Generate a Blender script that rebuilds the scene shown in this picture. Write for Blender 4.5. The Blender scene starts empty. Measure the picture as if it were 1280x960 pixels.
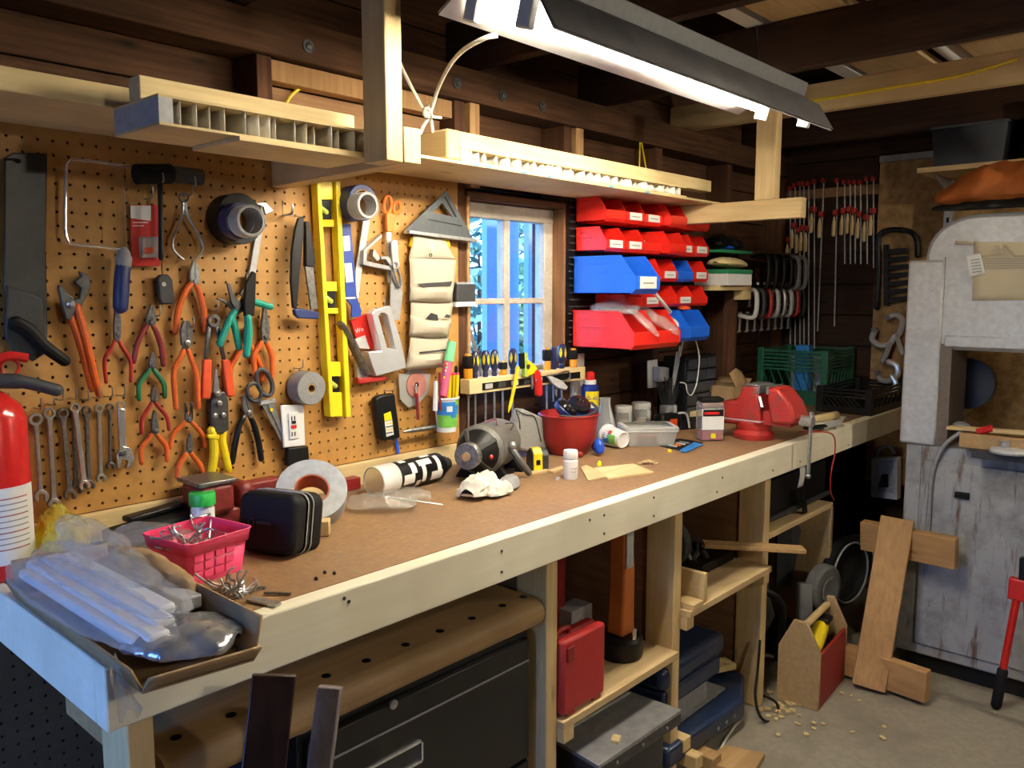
import bpy, bmesh, math, random
from mathutils import Vector, Matrix, noise
random.seed(7)
SC = bpy.context.scene
COL = SC.collection
V = Vector
PI = math.pi

# ------------------------------------------------------------------ camera
EYE = V((0.0, -1.66, 1.347))
YAW, PITCH, FPX = math.radians(42.0), math.radians(6.5), 1035.0
cd = bpy.data.cameras.new('camera'); cam = bpy.data.objects.new('camera', cd); COL.objects.link(cam)
cam.location = EYE
cam.rotation_euler = (PI/2 - PITCH, 0, YAW - PI/2)
cd.sensor_width = 36.0; cd.lens = FPX/1280*36.0
cd.clip_start = 0.02; cd.clip_end = 200
SC.camera = cam

# ------------------------------------------------------------------ sky, exposure
w = bpy.data.worlds.new('world'); SC.world = w; w.use_nodes = True
nt = w.node_tree; nt.nodes.clear()
sky = nt.nodes.new('ShaderNodeTexSky'); sky.sky_type = 'NISHITA'; sky.sun_disc = False
sky.sun_elevation = math.radians(38); sky.sun_rotation = math.radians(200)
bg = nt.nodes.new('ShaderNodeBackground'); bg.inputs[1].default_value = 1.6
wo = nt.nodes.new('ShaderNodeOutputWorld')
wb_ = nt.nodes.new('ShaderNodeMix'); wb_.data_type = 'RGBA'; wb_.blend_type = 'MULTIPLY'; wb_.inputs[0].default_value = 1.0
wb_.inputs[7].default_value = (.40, .68, 1.40, 1)      # daylight seen with the camera balanced for the warm tubes
nt.links.new(sky.outputs[0], wb_.inputs[6]); nt.links.new(wb_.outputs[2], bg.inputs[0]); nt.links.new(bg.outputs[0], wo.inputs[0])
SC.view_settings.view_transform = 'Standard'; SC.view_settings.look = 'None'
SC.view_settings.gamma = 1.0; SC.view_settings.use_curve_mapping = False
SC.view_settings.exposure = 0.30
TUBE_STRENGTH, BULB_STRENGTH, BACK_FILL_STRENGTH = 74.0, 360.0, 390.0
sd_ = bpy.data.lights.new('sun', 'SUN'); sd_.energy = 5.0; sd_.angle = .01; sd_.color = (.80,.92,1.0)
sun = bpy.data.objects.new('sun', sd_); COL.objects.link(sun); sun.rotation_euler = (math.radians(38), 0, 0); sun.location = (0,-4,6)
TUBE_COLOR = (1.0, 0.90, 0.71)

# ------------------------------------------------------------------ pixel -> place (photo frame 1280x960)
_F = V((math.cos(YAW)*math.cos(PITCH), math.sin(YAW)*math.cos(PITCH), -math.sin(PITCH)))
_R = V((math.sin(YAW), -math.cos(YAW), 0)); _U = _R.cross(_F)
def ray(x, y): return _F + _R*((x-640)/FPX) + _U*((480-y)/FPX)
def W(x, y, out=0.0):            # point on the plane `out` metres in front of the pegboard
    d = ray(x, y); return EYE + d*((-out-EYE.y)/d.y)
def Zp(x, y, z):                 # point on a horizontal plane
    d = ray(x, y); return EYE + d*((z-EYE.z)/d.z)
def Xp(x, y, X):                 # point on a plane facing the room's long axis
    d = ray(x, y); return EYE + d*((X-EYE.x)/d.x)
def project(p):
    q = V(p)-EYE; dd = q.dot(_F); return (640+FPX*q.dot(_R)/dd, 480-FPX*q.dot(_U)/dd)
def mpp(p): return (V(p)-EYE).dot(_F)/FPX      # metres per pixel at p

# ------------------------------------------------------------------ materials
MATS = {}
def _base(name):
    m = bpy.data.materials.new(name); m.use_nodes = True
    nt = m.node_tree; b = nt.nodes['Principled BSDF']; MATS[name] = m
    return m, nt, b
def mix(nt, fac, a, b, blend='MIX'):
    n = nt.nodes.new('ShaderNodeMix'); n.data_type = 'RGBA'; n.blend_type = blend
    if isinstance(fac, float): n.inputs[0].default_value = fac
    else: nt.links.new(fac, n.inputs[0])
    for i, c in ((6, a), (7, b)):
        if isinstance(c, tuple): n.inputs[i].default_value = (*c[:3], 1)
        else: nt.links.new(c, n.inputs[i])
    return n.outputs[2]
def coord(nt, scale=(1,1,1), rot=(0,0,0)):
    t = nt.nodes.new('ShaderNodeTexCoord'); mp = nt.nodes.new('ShaderNodeMapping')
    mp.inputs['Scale'].default_value = scale; mp.inputs['Rotation'].default_value = rot
    nt.links.new(t.outputs['Object'], mp.inputs[0]); return mp.outputs[0]
def noisetex(nt, vec, scale, detail=3, rough=.55):
    n = nt.nodes.new('ShaderNodeTexNoise'); n.inputs['Scale'].default_value = scale
    n.inputs['Detail'].default_value = detail; n.inputs['Roughness'].default_value = rough
    nt.links.new(vec, n.inputs['Vector']); return n.outputs['Fac']
def ramp(nt, fac, lo, hi):
    r = nt.nodes.new('ShaderNodeMapRange'); r.inputs[1].default_value = lo; r.inputs[2].default_value = hi
    nt.links.new(fac, r.inputs[0]); return r.outputs[0]
def bump(nt, b, h, strength=.2, dist=.002):
    n = nt.nodes.new('ShaderNodeBump'); n.inputs['Strength'].default_value = strength; n.inputs['Distance'].default_value = dist
    nt.links.new(h, n.inputs['Height']); nt.links.new(n.outputs[0], b.inputs['Normal'])
def dark(c, k): return tuple(x*k for x in c)
def plain(name, c, rough=.5, metal=0., var=.25, scale=60., spec=.5, bmp=.0, coat=0.):
    """painted / plastic / metal with faint mottling"""
    m, nt, b = _base(name)
    f = noisetex(nt, coord(nt), scale, 4)
    nt.links.new(mix(nt, ramp(nt, f, .35, .7), c, dark(c, 1-var)), b.inputs['Base Color'])
    b.inputs['Roughness'].default_value = rough; b.inputs['Metallic'].default_value = metal
    b.inputs['Specular IOR Level'].default_value = spec; b.inputs['Coat Weight'].default_value = coat
    if bmp: bump(nt, b, f, bmp)
    return m
def wood(name, c1, c2, axis='x', rough=.65, fine=1., knots=True):
    m, nt, b = _base(name)
    s = {'x': (1.2, 22, 22), 'y': (22, 1.2, 22), 'z': (22, 22, 1.2)}[axis]
    v = coord(nt, s)
    f = noisetex(nt, v, 3.2*fine, 5, .6)
    col = mix(nt, ramp(nt, f, .32, .68), c1, c2)
    s2 = {'x': (3, 10, 10), 'y': (10, 3, 10), 'z': (10, 10, 3)}[axis]
    if knots:
        vo = nt.nodes.new('ShaderNodeTexVoronoi'); vo.inputs['Scale'].default_value = 1.3
        nt.links.new(coord(nt, s2), vo.inputs['Vector'])
        kf = ramp(nt, vo.outputs['Distance'], .13, .04)
        col = mix(nt, kf, col, dark(c2, .38))
    big = noisetex(nt, coord(nt), 5, 2)
    col = mix(nt, ramp(nt, big, .4, .8), col, dark(c2, .82))
    nt.links.new(col, b.inputs['Base Color'])
    b.inputs['Roughness'].default_value = rough; b.inputs['Specular IOR Level'].default_value = .3
    bump(nt, b, f, .15, .001)
    return m
def worn(name, c, stain, rough=.6, metal=0., lo=.5, hi=.68, scale=9., bmp=.15):
    """base colour with irregular stains / scuffs / rust"""
    m, nt, b = _base(name)
    f1 = noisetex(nt, coord(nt), scale, 6, .65); f2 = noisetex(nt, coord(nt), scale*9, 3)
    col = mix(nt, ramp(nt, f1, lo, hi), c, stain)
    col = mix(nt, ramp(nt, f2, .3, .8), col, dark(c, .72))
    nt.links.new(col, b.inputs['Base Color'])
    b.inputs['Roughness'].default_value = rough; b.inputs['Metallic'].default_value = metal
    bump(nt, b, f1, bmp)
    return m
def glassy(name, c=(1,1,1), rough=.05, alpha=.25):
    """thin clear plastic / glass: mostly see-through with a sheen"""
    m = bpy.data.materials.new(name); m.use_nodes = True; nt = m.node_tree; nt.nodes.clear(); MATS[name] = m
    t = nt.nodes.new('ShaderNodeBsdfTransparent'); t.inputs[0].default_value = (*c, 1)
    g = nt.nodes.new('ShaderNodeBsdfPrincipled'); g.inputs['Base Color'].default_value = (*c, 1)
    g.inputs['Roughness'].default_value = rough; g.inputs['Specular IOR Level'].default_value = .8
    mx = nt.nodes.new('ShaderNodeMixShader'); o = nt.nodes.new('ShaderNodeOutputMaterial')
    fr = nt.nodes.new('ShaderNodeFresnel'); fr.inputs[0].default_value = 1.45
    ad = nt.nodes.new('ShaderNodeMath'); ad.operation = 'ADD'; ad.use_clamp = True; ad.inputs[1].default_value = alpha
    nt.links.new(fr.outputs[0], ad.inputs[0]); nt.links.new(ad.outputs[0], mx.inputs[0])
    nt.links.new(t.outputs[0], mx.inputs[1]); nt.links.new(g.outputs[0], mx.inputs[2]); nt.links.new(mx.outputs[0], o.inputs[0])
    return m
def windowglass(name):
    m = bpy.data.materials.new(name); m.use_nodes = True; nt = m.node_tree; nt.nodes.clear(); MATS[name] = m
    t = nt.nodes.new('ShaderNodeBsdfTransparent'); t.inputs[0].default_value = (.90,.96,1.,1)
    g = nt.nodes.new('ShaderNodeBsdfGlossy'); g.inputs['Roughness'].default_value = .02
    fr = nt.nodes.new('ShaderNodeFresnel'); fr.inputs[0].default_value = 1.25
    mx = nt.nodes.new('ShaderNodeMixShader'); o = nt.nodes.new('ShaderNodeOutputMaterial')
    nt.links.new(fr.outputs[0], mx.inputs[0]); nt.links.new(t.outputs[0], mx.inputs[1]); nt.links.new(g.outputs[0], mx.inputs[2]); nt.links.new(mx.outputs[0], o.inputs[0])
windowglass('pane')
def emit(name, c, s):
    m, nt, b = _base(name)
    b.inputs['Emission Color'].default_value = (*c, 1); b.inputs['Emission Strength'].default_value = s
    b.inputs['Base Color'].default_value = (.9,.9,.9,1)
    return m

wood('pine_x', (.80,.66,.36), (.66,.49,.24), 'x'); wood('pine_y', (.74,.57,.30), (.60,.42,.20), 'y')
wood('pine_z', (.76,.58,.30), (.62,.43,.20), 'z'); wood('old_pine_x', (.44,.25,.11), (.28,.14,.06), 'x')
wood('scrap_z', (.50,.30,.13), (.37,.20,.08), 'z')
wood('scrap_y', (.50,.30,.13), (.37,.20,.08), 'y')
wood('fascia', (.93,.88,.70), (.88,.80,.60), 'x', rough=.5, knots=False)
wood('ply_shaded', (.30,.16,.075), (.20,.10,.045), 'y', knots=True)  # plywood colour darkened to stand in for shade under the bench
wood('ply', (.66,.50,.27), (.52,.36,.18), 'x', knots=False)
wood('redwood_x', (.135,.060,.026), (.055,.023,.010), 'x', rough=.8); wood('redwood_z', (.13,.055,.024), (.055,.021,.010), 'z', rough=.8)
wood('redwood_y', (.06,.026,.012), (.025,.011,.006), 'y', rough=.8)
wood('stud_mid', (.30,.145,.065), (.17,.075,.034), 'z', rough=.8)
wood('stud_light', (.55,.33,.15), (.36,.19,.08), 'z', rough=.8)
wood('dark_board', (.045,.018,.010), (.02,.008,.005), 'z', rough=.35, knots=False)
wood('maple', (.52,.34,.16), (.38,.23,.10), 'x', rough=.5, knots=False)
def benchtop():
    m, nt, b = _base('bench_top')
    f1 = noisetex(nt, coord(nt), 5, 6, .65); f2 = noisetex(nt, coord(nt, (1.4,3.,1)), 7, 6, .7); f3 = noisetex(nt, coord(nt), 90, 3)
    col = mix(nt, ramp(nt, f1, .42, .70), (.32,.180,.078), (.22,.140,.085))
    col = mix(nt, ramp(nt, f2, .60, .76), col, (.40,.27,.155))
    f4 = noisetex(nt, coord(nt, (1.,2.2,1)), 4.2, 5, .6); col = mix(nt, ramp(nt, f4, .64, .74), col, (.19,.165,.15))
    col = mix(nt, ramp(nt, f3, .3, .8), col, (.20,.115,.062))
    nt.links.new(col, b.inputs['Base Color']); b.inputs['Roughness'].default_value = .55; bump(nt, b, f3, .08)
benchtop()
worn('concrete', (.29,.255,.20), (.12,.10,.078), .85, scale=4.5, lo=.45, hi=.78, bmp=.4)
worn('pegboard', (.50,.255,.062), (.41,.195,.044), .6, scale=4., bmp=.05)
worn('pegboard_shaded', (.11,.065,.03), (.07,.04,.02), .7, scale=4., bmp=.05)  # pegboard copy with the under-bench shade put into its colour
worn('osb', (.46,.28,.11), (.20,.11,.04), .8, scale=28., lo=.4, hi=.6)
plain('black', (.006,.006,.0065), .42, spec=.3); plain('black_gloss', (.010,.010,.011), .18, var=.1)
plain('rubber', (.007,.007,.0075), .65, spec=.25); plain('dark_grey', (.045,.045,.047), .5, spec=.35)
plain('steel', (.50,.50,.50), .32, .75, .3, 90); plain('dark_steel', (.13,.13,.135), .4, .85, .4, 90)
plain('chrome', (.78,.78,.78), .22, .75, .05); plain('tool_steel', (.24,.23,.22), .36, .7, .5, 120)
plain('bright_chrome', (.92,.94,.97), .16, .55, .05); plain('white', (.78,.78,.76), .45, var=.06); plain('grey', (.33,.33,.34), .5); plain('lightgrey', (.55,.55,.55), .5)
plain('white_gloss', (.85,.85,.83), .25, var=.03)
plain('red', (.62,.018,.014), .35, var=.15); plain('orange_red', (.75,.085,.02), .45, var=.12); plain('orange', (.80,.20,.02), .45, var=.12)
plain('dark_red', (.22,.012,.012), .45); plain('blue', (.012,.09,.62), .4, var=.15); plain('navy', (.015,.03,.14), .45)
plain('bin_red', (.80,.022,.012), .35, var=.08); plain('bin_blue', (.012,.13,.75), .35, var=.08)
plain('green', (.02,.24,.11), .45); plain('teal', (.01,.30,.22), .4, var=.1); plain('yellow', (.90,.68,.01), .4, var=.1)
plain('paper', (.80,.77,.68), .8, var=.08); plain('cardboard', (.36,.23,.11), .8, var=.2, scale=20)
plain('pink', (1.0,.085,.23), .3, var=.06); plain('canvas', (.54,.48,.37), .9, var=.12, scale=200, bmp=.15)
plain('amber', (.75,.30,.02), .2, var=.1)
glassy('clear', (.93,.95,.95), .08, .14);  glassy('frosted', (.88,.88,.86), .3, .26)

# ------------------------------------------------------------------ mesh building
ORG = {}        # thing name -> world origin its parts are built around
class MB:
    def __init__(s): s.v = []; s.f = []; s.tm = None
    def _add(s, vs, fs):
        n = len(s.v)
        if s.tm is not None: vs = [s.tm @ V(p) for p in vs]
        s.v += [V(p) for p in vs]; s.f += [tuple(i+n for i in f) for f in fs]; return s
    def box(s, a, b):
        x0,x1 = sorted((a[0],b[0])); y0,y1 = sorted((a[1],b[1])); z0,z1 = sorted((a[2],b[2]))
        vs = [(x0,y0,z0),(x1,y0,z0),(x1,y1,z0),(x0,y1,z0),(x0,y0,z1),(x1,y0,z1),(x1,y1,z1),(x0,y1,z1)]
        return s._add(vs, [(0,3,2,1),(4,5,6,7),(0,1,5,4),(1,2,6,5),(2,3,7,6),(3,0,4,7)])
    def cbox(s, c, size, rz=0., rx=0., ry=0.):
        m = Matrix.Translation(c) @ Matrix.Rotation(rz,4,'Z') @ Matrix.Rotation(ry,4,'Y') @ Matrix.Rotation(rx,4,'X')
        h = V(size)/2; k = len(s.v); t = s.tm; s.tm = m if t is None else t @ m
        s.box(-h, h); s.tm = t; return s
    def beam(s, p, q, wdt, hgt, up=(0,0,1)):          # bar of rectangular section from p to q
        p, q = V(p), V(q); t = (q-p).normalized(); u = V(up); r = t.cross(u).normalized(); u = r.cross(t)
        vs = []
        for e in (p, q):
            for a, b in ((-1,-1),(1,-1),(1,1),(-1,1)): vs.append(e + r*(a*wdt/2) + u*(b*hgt/2))
        return s._add(vs, [(0,1,2,3),(7,6,5,4),(0,4,5,1),(1,5,6,2),(2,6,7,3),(3,7,4,0)])
    def prism(s, pts, ext):                            # polygon pushed along ext
        pts = [V(p) for p in pts]; ext = V(ext); n = len(pts)
        nrm = V((0,0,0))
        for i in range(n): nrm += pts[i].cross(pts[(i+1)%n])
        if nrm.dot(ext) > 0: pts.reverse()
        vs = pts + [p+ext for p in pts]
        fs = [tuple(range(n)), tuple(range(2*n-1, n-1, -1))] + [(i, i+n, (i+1)%n+n, (i+1)%n) for i in range(n)]
        return s._add(vs, fs)
    def tube(s, pts, rad, n=8, squash=1., sdir=None, caps=True, round_=False, closed=False):
        pts = [V(p) for p in pts]
        if not isinstance(rad, (list, tuple)): rad = [rad]*len(pts)
        rad = list(rad)
        if round_:
            d0 = (pts[0]-pts[1]).normalized(); d1 = (pts[-1]-pts[-2]).normalized()
            pts = [pts[0]+d0*rad[0]*.75, pts[0]+d0*rad[0]*.45] + pts + [pts[-1]+d1*rad[-1]*.45, pts[-1]+d1*rad[-1]*.75]
            rad = [rad[0]*.3, rad[0]*.75] + rad + [rad[-1]*.75, rad[-1]*.3]
        m = len(pts); vs = []; fs = []; prev = None
        for i, p in enumerate(pts):
            if closed: t = pts[(i+1)%m]-pts[i-1]
            else: t = pts[min(i+1,m-1)]-pts[max(i-1,0)]
            t = t.normalized() if t.length > 1e-9 else V((0,0,1))
            if sdir is not None: a = V(sdir) - t*V(sdir).dot(t)
            elif prev is None: a = t.cross(V((.31,.17,.93)))
            else: a = prev - t*prev.dot(t)
            if a.length < 1e-6: a = t.cross(V((.9,.1,.2)))
            a.normalize(); b = t.cross(a); prev = a
            for k in range(n):
                q = 2*PI*k/n; vs.append(p + a*(math.cos(q)*rad[i]*squash) + b*(math.sin(q)*rad[i]))
        for i in range(m if closed else m-1):
            j = (i+1) % m
            for k in range(n): fs.append((i*n+k, i*n+(k+1)%n, j*n+(k+1)%n, j*n+k))
        if caps and not closed: fs += [tuple(range(n-1,-1,-1)), tuple(range((m-1)*n, m*n))]
        return s._add(vs, fs)
    def lathe(s, prof, o=(0,0,0), axis=(0,0,1), n=20, close=True):
        o = V(o); ax = V(axis).normalized(); a = ax.orthogonal().normalized(); b = ax.cross(a); vs = []; fs = []; m = len(prof)
        for r, h in prof:
            for k in range(n):
                q = 2*PI*k/n; vs.append(o + ax*h + a*(math.cos(q)*r) + b*(math.sin(q)*r))
        for i in range(m-1):
            for k in range(n): fs.append((i*n+k, i*n+(k+1)%n, (i+1)*n+(k+1)%n, (i+1)*n+k))
        if close:
            if prof[0][0] > 1e-5: fs.append(tuple(range(n-1,-1,-1)))
            if prof[-1][0] > 1e-5: fs.append(tuple(range((m-1)*n, m*n)))
        return s._add(vs, fs)
    def cyl(s, p, q, r, n=16): 
        p, q = V(p), V(q); return s.lathe([(r,0),(r,(q-p).length)], p, q-p, n)
    def ring(s, o, axis, r0, r1, t, n=28):             # a flat washer / roll: axis direction thickness t
        return s.lathe([(r0,0),(r1,0),(r1,t),(r0,t),(r0,0)], o, axis, n, close=False)
    def ball(s, o, r, n=12, sc=(1,1,1)):
        vs = []; fs = []; m = n//2+1
        for i in range(m):
            th = PI*i/(m-1)
            for k in range(n):
                q = 2*PI*k/n; vs.append(V(o)+V((math.sin(th)*math.cos(q)*r*sc[0], math.sin(th)*math.sin(q)*r*sc[1], math.cos(th)*r*sc[2])))
        for i in range(m-1):
            for k in range(n): fs.append((i*n+k, (i+1)*n+k, (i+1)*n+(k+1)%n, i*n+(k+1)%n))
        return s._add(vs, fs)
    def grid(s, fn, nu, nv, thick=0.):                 # surface fn(u,v), u,v in 0..1
        vs = [V(fn(i/nu, j/nv)) for j in range(nv+1) for i in range(nu+1)]
        fs = [(j*(nu+1)+i, j*(nu+1)+i+1, (j+1)*(nu+1)+i+1, (j+1)*(nu+1)+i) for j in range(nv) for i in range(nu)]
        return s._add(vs, fs)
    def build(s, name, mat, parent=None, bevel=0., smooth=True, ang=.6, solid=0., loc=None):
        me = bpy.data.meshes.new(name)
        if parent is not None: org = ORG[parent.name]
        elif loc is not None: org = V(loc)
        else:
            n = len(s.v); org = V((sum(p.x for p in s.v)/n, sum(p.y for p in s.v)/n, min(p.z for p in s.v)))
        me.from_pydata([p-org for p in s.v], [], s.f); me.validate()
        bm = bmesh.new(); bm.from_mesh(me); bmesh.ops.remove_doubles(bm, verts=bm.verts, dist=1e-6); bmesh.ops.recalc_face_normals(bm, faces=bm.faces); bm.to_mesh(me); bm.free()
        if smooth: me.shade_smooth(); me.set_sharp_from_angle(angle=ang)
        me.materials.append(MATS[mat] if isinstance(mat, str) else mat)
        o = bpy.data.objects.new(name, me); COL.objects.link(o)
        ORG[o.name] = org.copy()
        if parent is not None: o.parent = parent
        else: o.location = org
        if bevel: 
            md = o.modifiers.new('bevel', 'BEVEL'); md.width = bevel; md.segments = 2; md.limit_method = 'ANGLE'; md.angle_limit = .7; md.harden_normals = False
        if solid:
            md = o.modifiers.new('solid', 'SOLIDIFY'); md.thickness = solid; md.offset = 0
        return o
def tag(o, label=None, cat=None, group=None, kind=None):
    if label: o['label'] = label
    if cat: o['category'] = cat
    if group: o['group'] = group
    if kind: o['kind'] = kind
    return o
def thing(name, label, cat, loc, group=None):
    o = bpy.data.objects.new(name, None); COL.objects.link(o); o.location = V(loc); o.empty_display_size = .05
    ORG[o.name] = V(loc); return tag(o, label, cat, group)
def structure(name, mb, mat, parent=None, **k):
    o = mb.build(name, mat, parent, **k); 
    if parent is None: o['kind'] = 'structure'
    return o
def sempty(name, loc=(0,0,0)):
    o = bpy.data.objects.new(name, None); COL.objects.link(o); o.location = V(loc); ORG[o.name] = V(loc); o['kind'] = 'structure'; return o
def dup(root, loc, rotz=None, label=None, scale=None):
    def cp(o, par):
        c = o.copy(); COL.objects.link(c); c.parent = par
        for ch in o.children: cp(ch, c)
        return c
    r = cp(root, None); r.location = V(loc)
    if rotz is not None: r.rotation_euler = (0,0,rotz)
    if scale: r.scale = scale if not isinstance(scale, float) else (scale,)*3
    if label: r['label'] = label
    ORG[r.name] = V(loc)
    return r
def text(name, s, mat, parent, o, right, up, size, depth=.0004, align='CENTER'):
    """flat lettering: o = anchor, right/up = world directions"""
    cu = bpy.data.curves.new(name, 'FONT'); cu.body = s; cu.size = size; cu.extrude = depth; cu.align_x = align; cu.align_y = 'CENTER'; cu.resolution_u = 2
    t = bpy.data.objects.new('tmp_text', cu); COL.objects.link(t)
    dg = bpy.context.evaluated_depsgraph_get(); me = bpy.data.meshes.new_from_object(t.evaluated_get(dg))
    bpy.data.objects.remove(t); bpy.data.curves.remove(cu)
    r = V(right).normalized(); u = V(up); u = (u - r*u.dot(r)).normalized(); n = r.cross(u); org = ORG[parent.name]
    for vv in me.vertices: c = vv.co.copy(); vv.co = V(o) + r*c.x + u*c.y + n*c.z - org
    me.materials.clear(); me.materials.append(MATS[mat])
    ob = bpy.data.objects.new(name, me); COL.objects.link(ob); ob.parent = parent; ORG[ob.name] = org.copy(); return ob
def smoothpts(pts, k=4, closed=False):                 # Catmull-Rom through points
    pts = [V(p) for p in pts]; n = len(pts); out = []
    rng = range(n) if closed else range(n-1)
    for i in rng:
        g = lambda j: pts[j % n] if closed else pts[max(0, min(n-1, j))]
        p0,p1,p2,p3 = g(i-1), g(i), g(i+1), g(i+2)
        for q in range(k):
            t = q/k; out.append(.5*((2*p1)+(p2-p0)*t+(2*p0-5*p1+4*p2-p3)*t*t+(3*p1-p0-3*p2+p3)*t**3))
    if not closed: out.append(pts[-1])
    return out
def interp(vals, m):
    n = len(vals); out = []
    for i in range(m):
        t = i/(m-1)*(n-1); a = int(min(n-2, t)) if n > 1 else 0; out.append(vals[a]+(vals[min(a+1,n-1)]-vals[a])*(t-a))
    return out
OUT = V((0,-1,0))
# ================================================================== the room
XR, XL, YF, ZC = 3.78, -.72, -4.3, 2.9
structure('floor', MB().box((XL-.1,YF-.1,-.1), (XR+.3,.3,0)), 'concrete')
# back wall: studs, top plate, horizontal siding planks, all as pieces of wall_back
WX0, WX1, WZ0, WZ1 = 1.67, 2.09, 1.06, 1.60           # window opening
wb = sempty('wall_back', (1.5,.12,0))
MB().box((XL-.1,.128,0), (WX0-.02,.15,ZC)).box((WX1+.02,.128,0), (XR+.3,.15,ZC)).box((WX0-.02,.128,0), (WX1+.02,.15,WZ0-.02)).box((WX0-.02,.128,WZ1+.02), (WX1+.02,.15,ZC)).build('sheathing', 'redwood_x', wb)
ph = .137
for i in range(16):
    z0 = i*ph; j = random.uniform(-.002,.002)
    segs = [(XL, XR)]
    if z0+ph > WZ0 and z0 < WZ1: segs = [(XL, WX0-.01), (WX1+.01, XR)]
    for a, b in segs:
        MB().box((a,.108+j,z0+.004), (b,.128,z0+ph)).build('plank', 'redwood_x', wb, bevel=.002)
for x in (-.2,.42,1.04,WX0-.03,WX1+.03,2.66,3.2,3.74):
    MB().box((x-.019,.010,.04), (x+.019,.107,1.86)).build('stud', 'redwood_z', wb, bevel=.002)
for x in (1.69, 2.17):
    MB().box((x-.019,.0,1.63), (x+.019,.085,1.86)).build('cripple_stud', 'stud_light', wb, bevel=.002)
tp = MB().box((XL,.0,1.862), (XR,.10,1.95)).build('top_plate', 'redwood_x', wb, bevel=.003)
for x_, y_ in ((385,58),(628,120),(678,133),(571,104)):
    c = W(x_, y_, .0); m = MB().ring(c, (0,-1,0), .006, .015, .003, 20); m.lathe([(.008,0),(.008,.006),(.004,.008)], c, (0,-1,0), 6); m.build('washer', 'dark_steel', wb)
MB().box((1.062,.02,1.812), (1.63,.06,1.858)).build('blocking', 'stud_light', wb, bevel=.002)
MB().box((1.062,.070,1.60), (1.63,.107,1.811)).build('patch_board', 'old_pine_x', wb)
# right wall
wr = sempty('wall_right', (XR,-2,0))
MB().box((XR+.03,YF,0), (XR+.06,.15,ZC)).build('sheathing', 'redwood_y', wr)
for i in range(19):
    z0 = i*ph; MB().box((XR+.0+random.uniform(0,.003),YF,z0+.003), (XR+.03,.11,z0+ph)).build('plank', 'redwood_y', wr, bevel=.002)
# left wall with an unseen opening sized to put blue daylight on the bench end
wl = sempty('wall_left', (XL,-2,0))
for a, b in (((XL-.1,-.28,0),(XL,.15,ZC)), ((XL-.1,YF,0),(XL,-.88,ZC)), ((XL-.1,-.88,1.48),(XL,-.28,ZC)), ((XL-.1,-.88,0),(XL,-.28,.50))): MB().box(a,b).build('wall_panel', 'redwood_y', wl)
structure('wall_front', MB().box((XL-.1,YF-.1,0), (XR+.1,YF,ZC)), 'redwood_x')
# roof deck and ceiling joists
rf = sempty('ceiling', (1,-2,2.6))
MB().box((XL-.1,YF-.1,ZC), (XR+.3,.3,ZC+.05)).build('roof_deck', 'redwood_y', rf)
joists = (-.13,.48,.982,1.70,2.31,2.89,3.50)
for x in joists:
    light = abs(x-2.89) < .01
    MB().box((x-.019,YF,1.953), (x+.019,.10,1.953+(.095 if light else .14))).build('joist', 'pine_y' if light else 'redwood_y', rf, bevel=.003)
for x0,x1,y0,y1,m in ((1.75,3.7,-.555,-.50,'white'),(1.75,3.7,-.79,-.58,'ply'),(2.0,3.7,-1.12,-.91,'ply'),(2.6,3.7,-1.42,-1.20,'stud_light'),(1.5,3.6,-2.45,-2.15,'ply')):
    MB().box((x0,y0,2.0945), (x1,y1,2.12)).build('loft_board', m, rf)
MB().cyl((2.0,-.848,2.13),(3.7,-.848,2.13),.034,16).build('white_pipe', 'white', rf)
cab = smoothpts([Xp(1000,128,2.868),Xp(1060,119,2.868),Xp(1130,107,2.868),Xp(1200,95,2.868),Xp(1272,74,2.868)],4)
MB().tube(cab,.005,6).build('yellow_cable','yellow',rf)

# window
wn = sempty('window_1', (1.88,.06,WZ0))
def fr(x0,x1,z0,z1,n,m='white_paint',y0=.045,y1=.085): return MB().box((x0,y0,z0),(x1,y1,z1)).build(n,m,wn,bevel=.003)
worn('white_paint', (.60,.55,.45), (.40,.33,.24), .5, scale=14.)
fr(WX0,WX0+.038,WZ0,WZ1,'stile'); fr(WX1-.042,WX1,WZ0,WZ1,'stile')
fr(WX0,WX1,WZ1-.045,WZ1,'rail',y0=.043,y1=.083); fr(WX0,WX1,WZ0,WZ0+.05,'rail',y0=.043,y1=.083)
mx_, mz_ = (WX0+WX1)/2-.004, 1.312
fr(mx_-.013,mx_+.013,WZ0,WZ1,'mullion',y0=.048,y1=.08); fr(WX0,WX1,mz_-.009,mz_+.009,'muntin',y0=.050,y1=.078)
for a,b in ((WX0+.03,mx_),(mx_,WX1-.035)):
    for c,d in ((WZ0+.04,mz_),(mz_,WZ1-.04)): MB().box((a,.062,c),(b,.065,d)).build('pane','pane',wn)
fr(WX0-.012,WX0,WZ0-.02,WZ1+.01,'jamb','stud_light',.0,.12); fr(WX1,WX1+.012,WZ0-.02,WZ1+.01,'jamb','stud_mid',.0,.12)
fr(WX0-.012,WX1+.012,WZ1,WZ1+.02,'head_jamb','redwood_x',.0,.12)

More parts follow.
